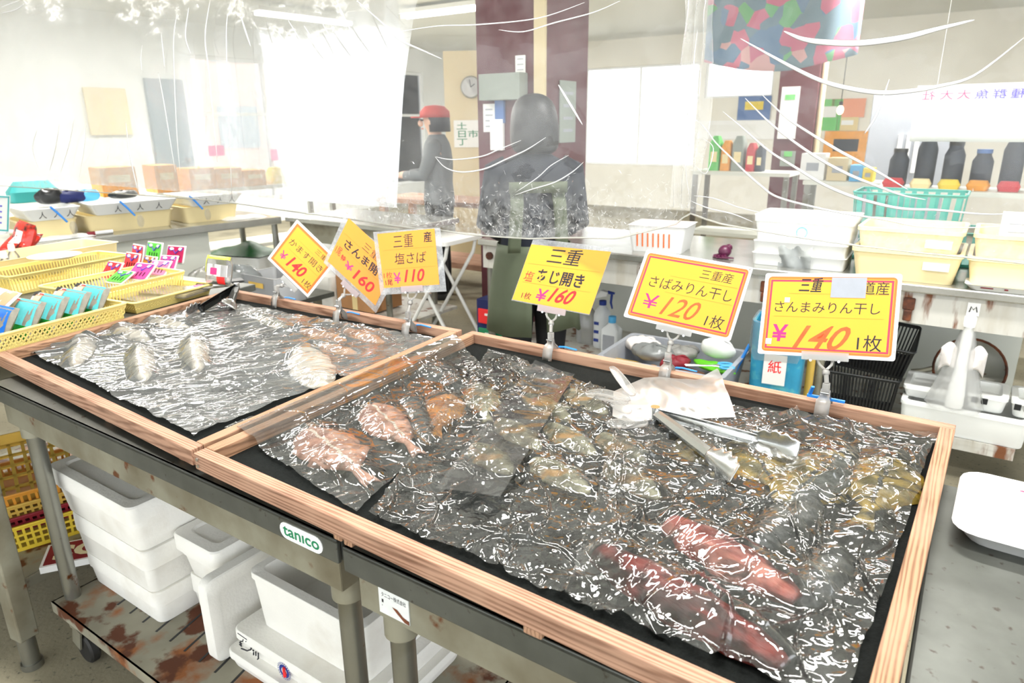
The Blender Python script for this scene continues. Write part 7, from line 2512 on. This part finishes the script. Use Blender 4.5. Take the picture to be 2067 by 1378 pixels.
FOLD_GLINTS = [  # specular glints along the wrinkles, put in as thin white strips
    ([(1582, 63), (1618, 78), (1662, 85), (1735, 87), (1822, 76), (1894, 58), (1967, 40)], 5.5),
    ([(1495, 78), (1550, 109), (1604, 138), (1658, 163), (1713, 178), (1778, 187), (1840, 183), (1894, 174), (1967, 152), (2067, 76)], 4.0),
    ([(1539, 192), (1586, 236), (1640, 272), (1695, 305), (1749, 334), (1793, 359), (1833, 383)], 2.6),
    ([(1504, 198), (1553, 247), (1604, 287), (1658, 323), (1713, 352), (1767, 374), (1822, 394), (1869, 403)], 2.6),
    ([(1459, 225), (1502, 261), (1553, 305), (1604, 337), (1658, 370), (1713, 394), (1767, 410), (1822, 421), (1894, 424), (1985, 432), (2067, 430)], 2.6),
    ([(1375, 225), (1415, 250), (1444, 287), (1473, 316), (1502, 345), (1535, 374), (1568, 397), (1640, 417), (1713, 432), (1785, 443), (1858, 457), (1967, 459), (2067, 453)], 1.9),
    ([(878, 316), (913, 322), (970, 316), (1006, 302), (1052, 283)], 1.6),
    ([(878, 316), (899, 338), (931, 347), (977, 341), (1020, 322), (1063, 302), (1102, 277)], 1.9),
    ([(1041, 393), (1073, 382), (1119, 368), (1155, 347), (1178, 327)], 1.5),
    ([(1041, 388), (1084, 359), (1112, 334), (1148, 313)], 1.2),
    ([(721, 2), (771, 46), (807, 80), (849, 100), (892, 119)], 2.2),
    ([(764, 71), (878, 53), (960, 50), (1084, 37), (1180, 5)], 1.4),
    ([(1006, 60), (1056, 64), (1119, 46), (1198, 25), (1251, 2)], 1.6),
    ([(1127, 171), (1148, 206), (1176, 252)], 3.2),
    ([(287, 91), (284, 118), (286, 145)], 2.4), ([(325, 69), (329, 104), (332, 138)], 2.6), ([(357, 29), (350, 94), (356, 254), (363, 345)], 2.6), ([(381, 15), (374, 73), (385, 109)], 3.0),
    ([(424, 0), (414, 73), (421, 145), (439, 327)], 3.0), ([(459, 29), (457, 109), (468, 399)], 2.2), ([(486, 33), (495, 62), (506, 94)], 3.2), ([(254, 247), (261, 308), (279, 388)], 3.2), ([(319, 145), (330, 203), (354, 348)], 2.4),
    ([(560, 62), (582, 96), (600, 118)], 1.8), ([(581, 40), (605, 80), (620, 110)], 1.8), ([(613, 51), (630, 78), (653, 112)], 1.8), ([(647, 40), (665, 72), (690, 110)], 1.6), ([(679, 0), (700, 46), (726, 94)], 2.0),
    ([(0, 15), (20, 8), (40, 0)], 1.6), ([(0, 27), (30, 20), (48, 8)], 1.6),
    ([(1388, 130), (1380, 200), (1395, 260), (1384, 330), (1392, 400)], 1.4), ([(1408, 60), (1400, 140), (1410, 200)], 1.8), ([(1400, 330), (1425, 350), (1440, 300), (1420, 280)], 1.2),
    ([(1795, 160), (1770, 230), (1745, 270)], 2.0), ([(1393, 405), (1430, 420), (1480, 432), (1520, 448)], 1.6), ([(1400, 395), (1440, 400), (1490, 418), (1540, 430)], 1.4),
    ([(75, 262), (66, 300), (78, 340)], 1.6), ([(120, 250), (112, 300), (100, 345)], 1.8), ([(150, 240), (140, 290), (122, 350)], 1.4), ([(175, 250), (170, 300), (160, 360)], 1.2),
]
for pts, wpx in FOLD_GLINTS:
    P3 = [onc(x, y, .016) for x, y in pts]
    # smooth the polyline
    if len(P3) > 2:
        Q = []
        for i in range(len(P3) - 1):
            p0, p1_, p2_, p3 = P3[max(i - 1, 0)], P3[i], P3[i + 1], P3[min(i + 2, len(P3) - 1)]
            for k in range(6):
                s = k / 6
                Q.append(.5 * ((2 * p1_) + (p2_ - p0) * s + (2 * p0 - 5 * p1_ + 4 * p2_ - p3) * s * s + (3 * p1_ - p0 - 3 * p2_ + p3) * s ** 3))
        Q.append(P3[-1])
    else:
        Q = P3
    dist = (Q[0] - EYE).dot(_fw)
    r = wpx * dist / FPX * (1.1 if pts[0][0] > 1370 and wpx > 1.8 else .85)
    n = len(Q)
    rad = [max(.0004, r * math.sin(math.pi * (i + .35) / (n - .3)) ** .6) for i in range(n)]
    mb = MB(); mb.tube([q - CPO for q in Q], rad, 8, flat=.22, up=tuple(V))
    mb.build('crease', MATS['glint_scratch_white'], CT, smooth='all')
# a second, cloudier layer hangs over the left half
E2 = [(-160, 960), (0, 950), (135, 920), (250, 836), (330, 806), (400, 790), (470, 775)]
def e2x(py):
    return float(np.interp(py, [e[0] for e in E2], [e[1] for e in E2]))
mb = MB()
def l2(u, v):
    # v from the lower edge up; u from the far left to the slanted free edge
    z0 = onc(300, 384).z
    z = z0 + (TOPZ - z0) * v
    lo, hi = -160.0, 1000.0
    # pixel row of this height near the free edge
    py = 470 - 640 * v
    px = lo + (e2x(py) - lo) * u
    q = onc(px, 300)
    s = (q - CPO).dot(U)
    return U * s + V * (.035 + .004 * math.sin(s * 9 + z * 2) + .0012 * math.sin(s * 23)) + Vector((0, 0, max(z, onc(px, float(np.interp(px, _ex, _ey))).z + .004)))
mb.grid(l2, 160, 40)
mb.build('second_sheet', MATS['curtain_film_second'], CT, smooth='all')
# the two halves meet in a gathered, crumpled fold
def gf2(u, v):
    z0 = onc(1391, 428).z + .01
    z = z0 + (TOPZ - z0) * v
    cx = 1391 - 6 * v + 10 * math.sin(v * 9)
    wv = 26 + 30 * v + 10 * math.sin(v * 14)
    q = onc(cx + (u - .5) * 2 * wv, 300)
    s = (q - CPO).dot(U)
    d = -.014 + .012 * math.sin(u * 22 + 2 * math.sin(v * 11)) + .014 * noise.noise(Vector((s * 38, z * 16, 5)))
    return U * s + V * d + Vector((0, 0, z))
mb = MB(); mb.grid(gf2, 40, 130)
mb.build('gathered_fold', MATS['curtain_film_second'], CT, smooth='all')
# fine scratches near the lower edge, one mesh of strokes
mb = MB()
rsn = np.random.RandomState(3)
for k in range(800):
    px = rsn.uniform(720, 1400) if k < 640 else rsn.uniform(100, 2060)
    ed_ = float(np.interp(px, _ex, _ey))
    py = ed_ - 8 - abs(rsn.normal(0, 55))
    a = rsn.uniform(0, math.pi)
    L = rsn.uniform(2, 9)
    p0, p1_ = onc(px, py, .012), onc(px + L * math.cos(a), min(ed_ - 4, py + L * math.sin(a)), .012)
    mb.tube([p0 - CPO, (p0 + p1_) / 2 - CPO + Vector((0, 0, rsn.uniform(-.004, .004))), p1_ - CPO], .00028, 4)
so = mb.build('scratch', MATS['glint_scratch_white'], CT)
so['kind'] = 'stuff'
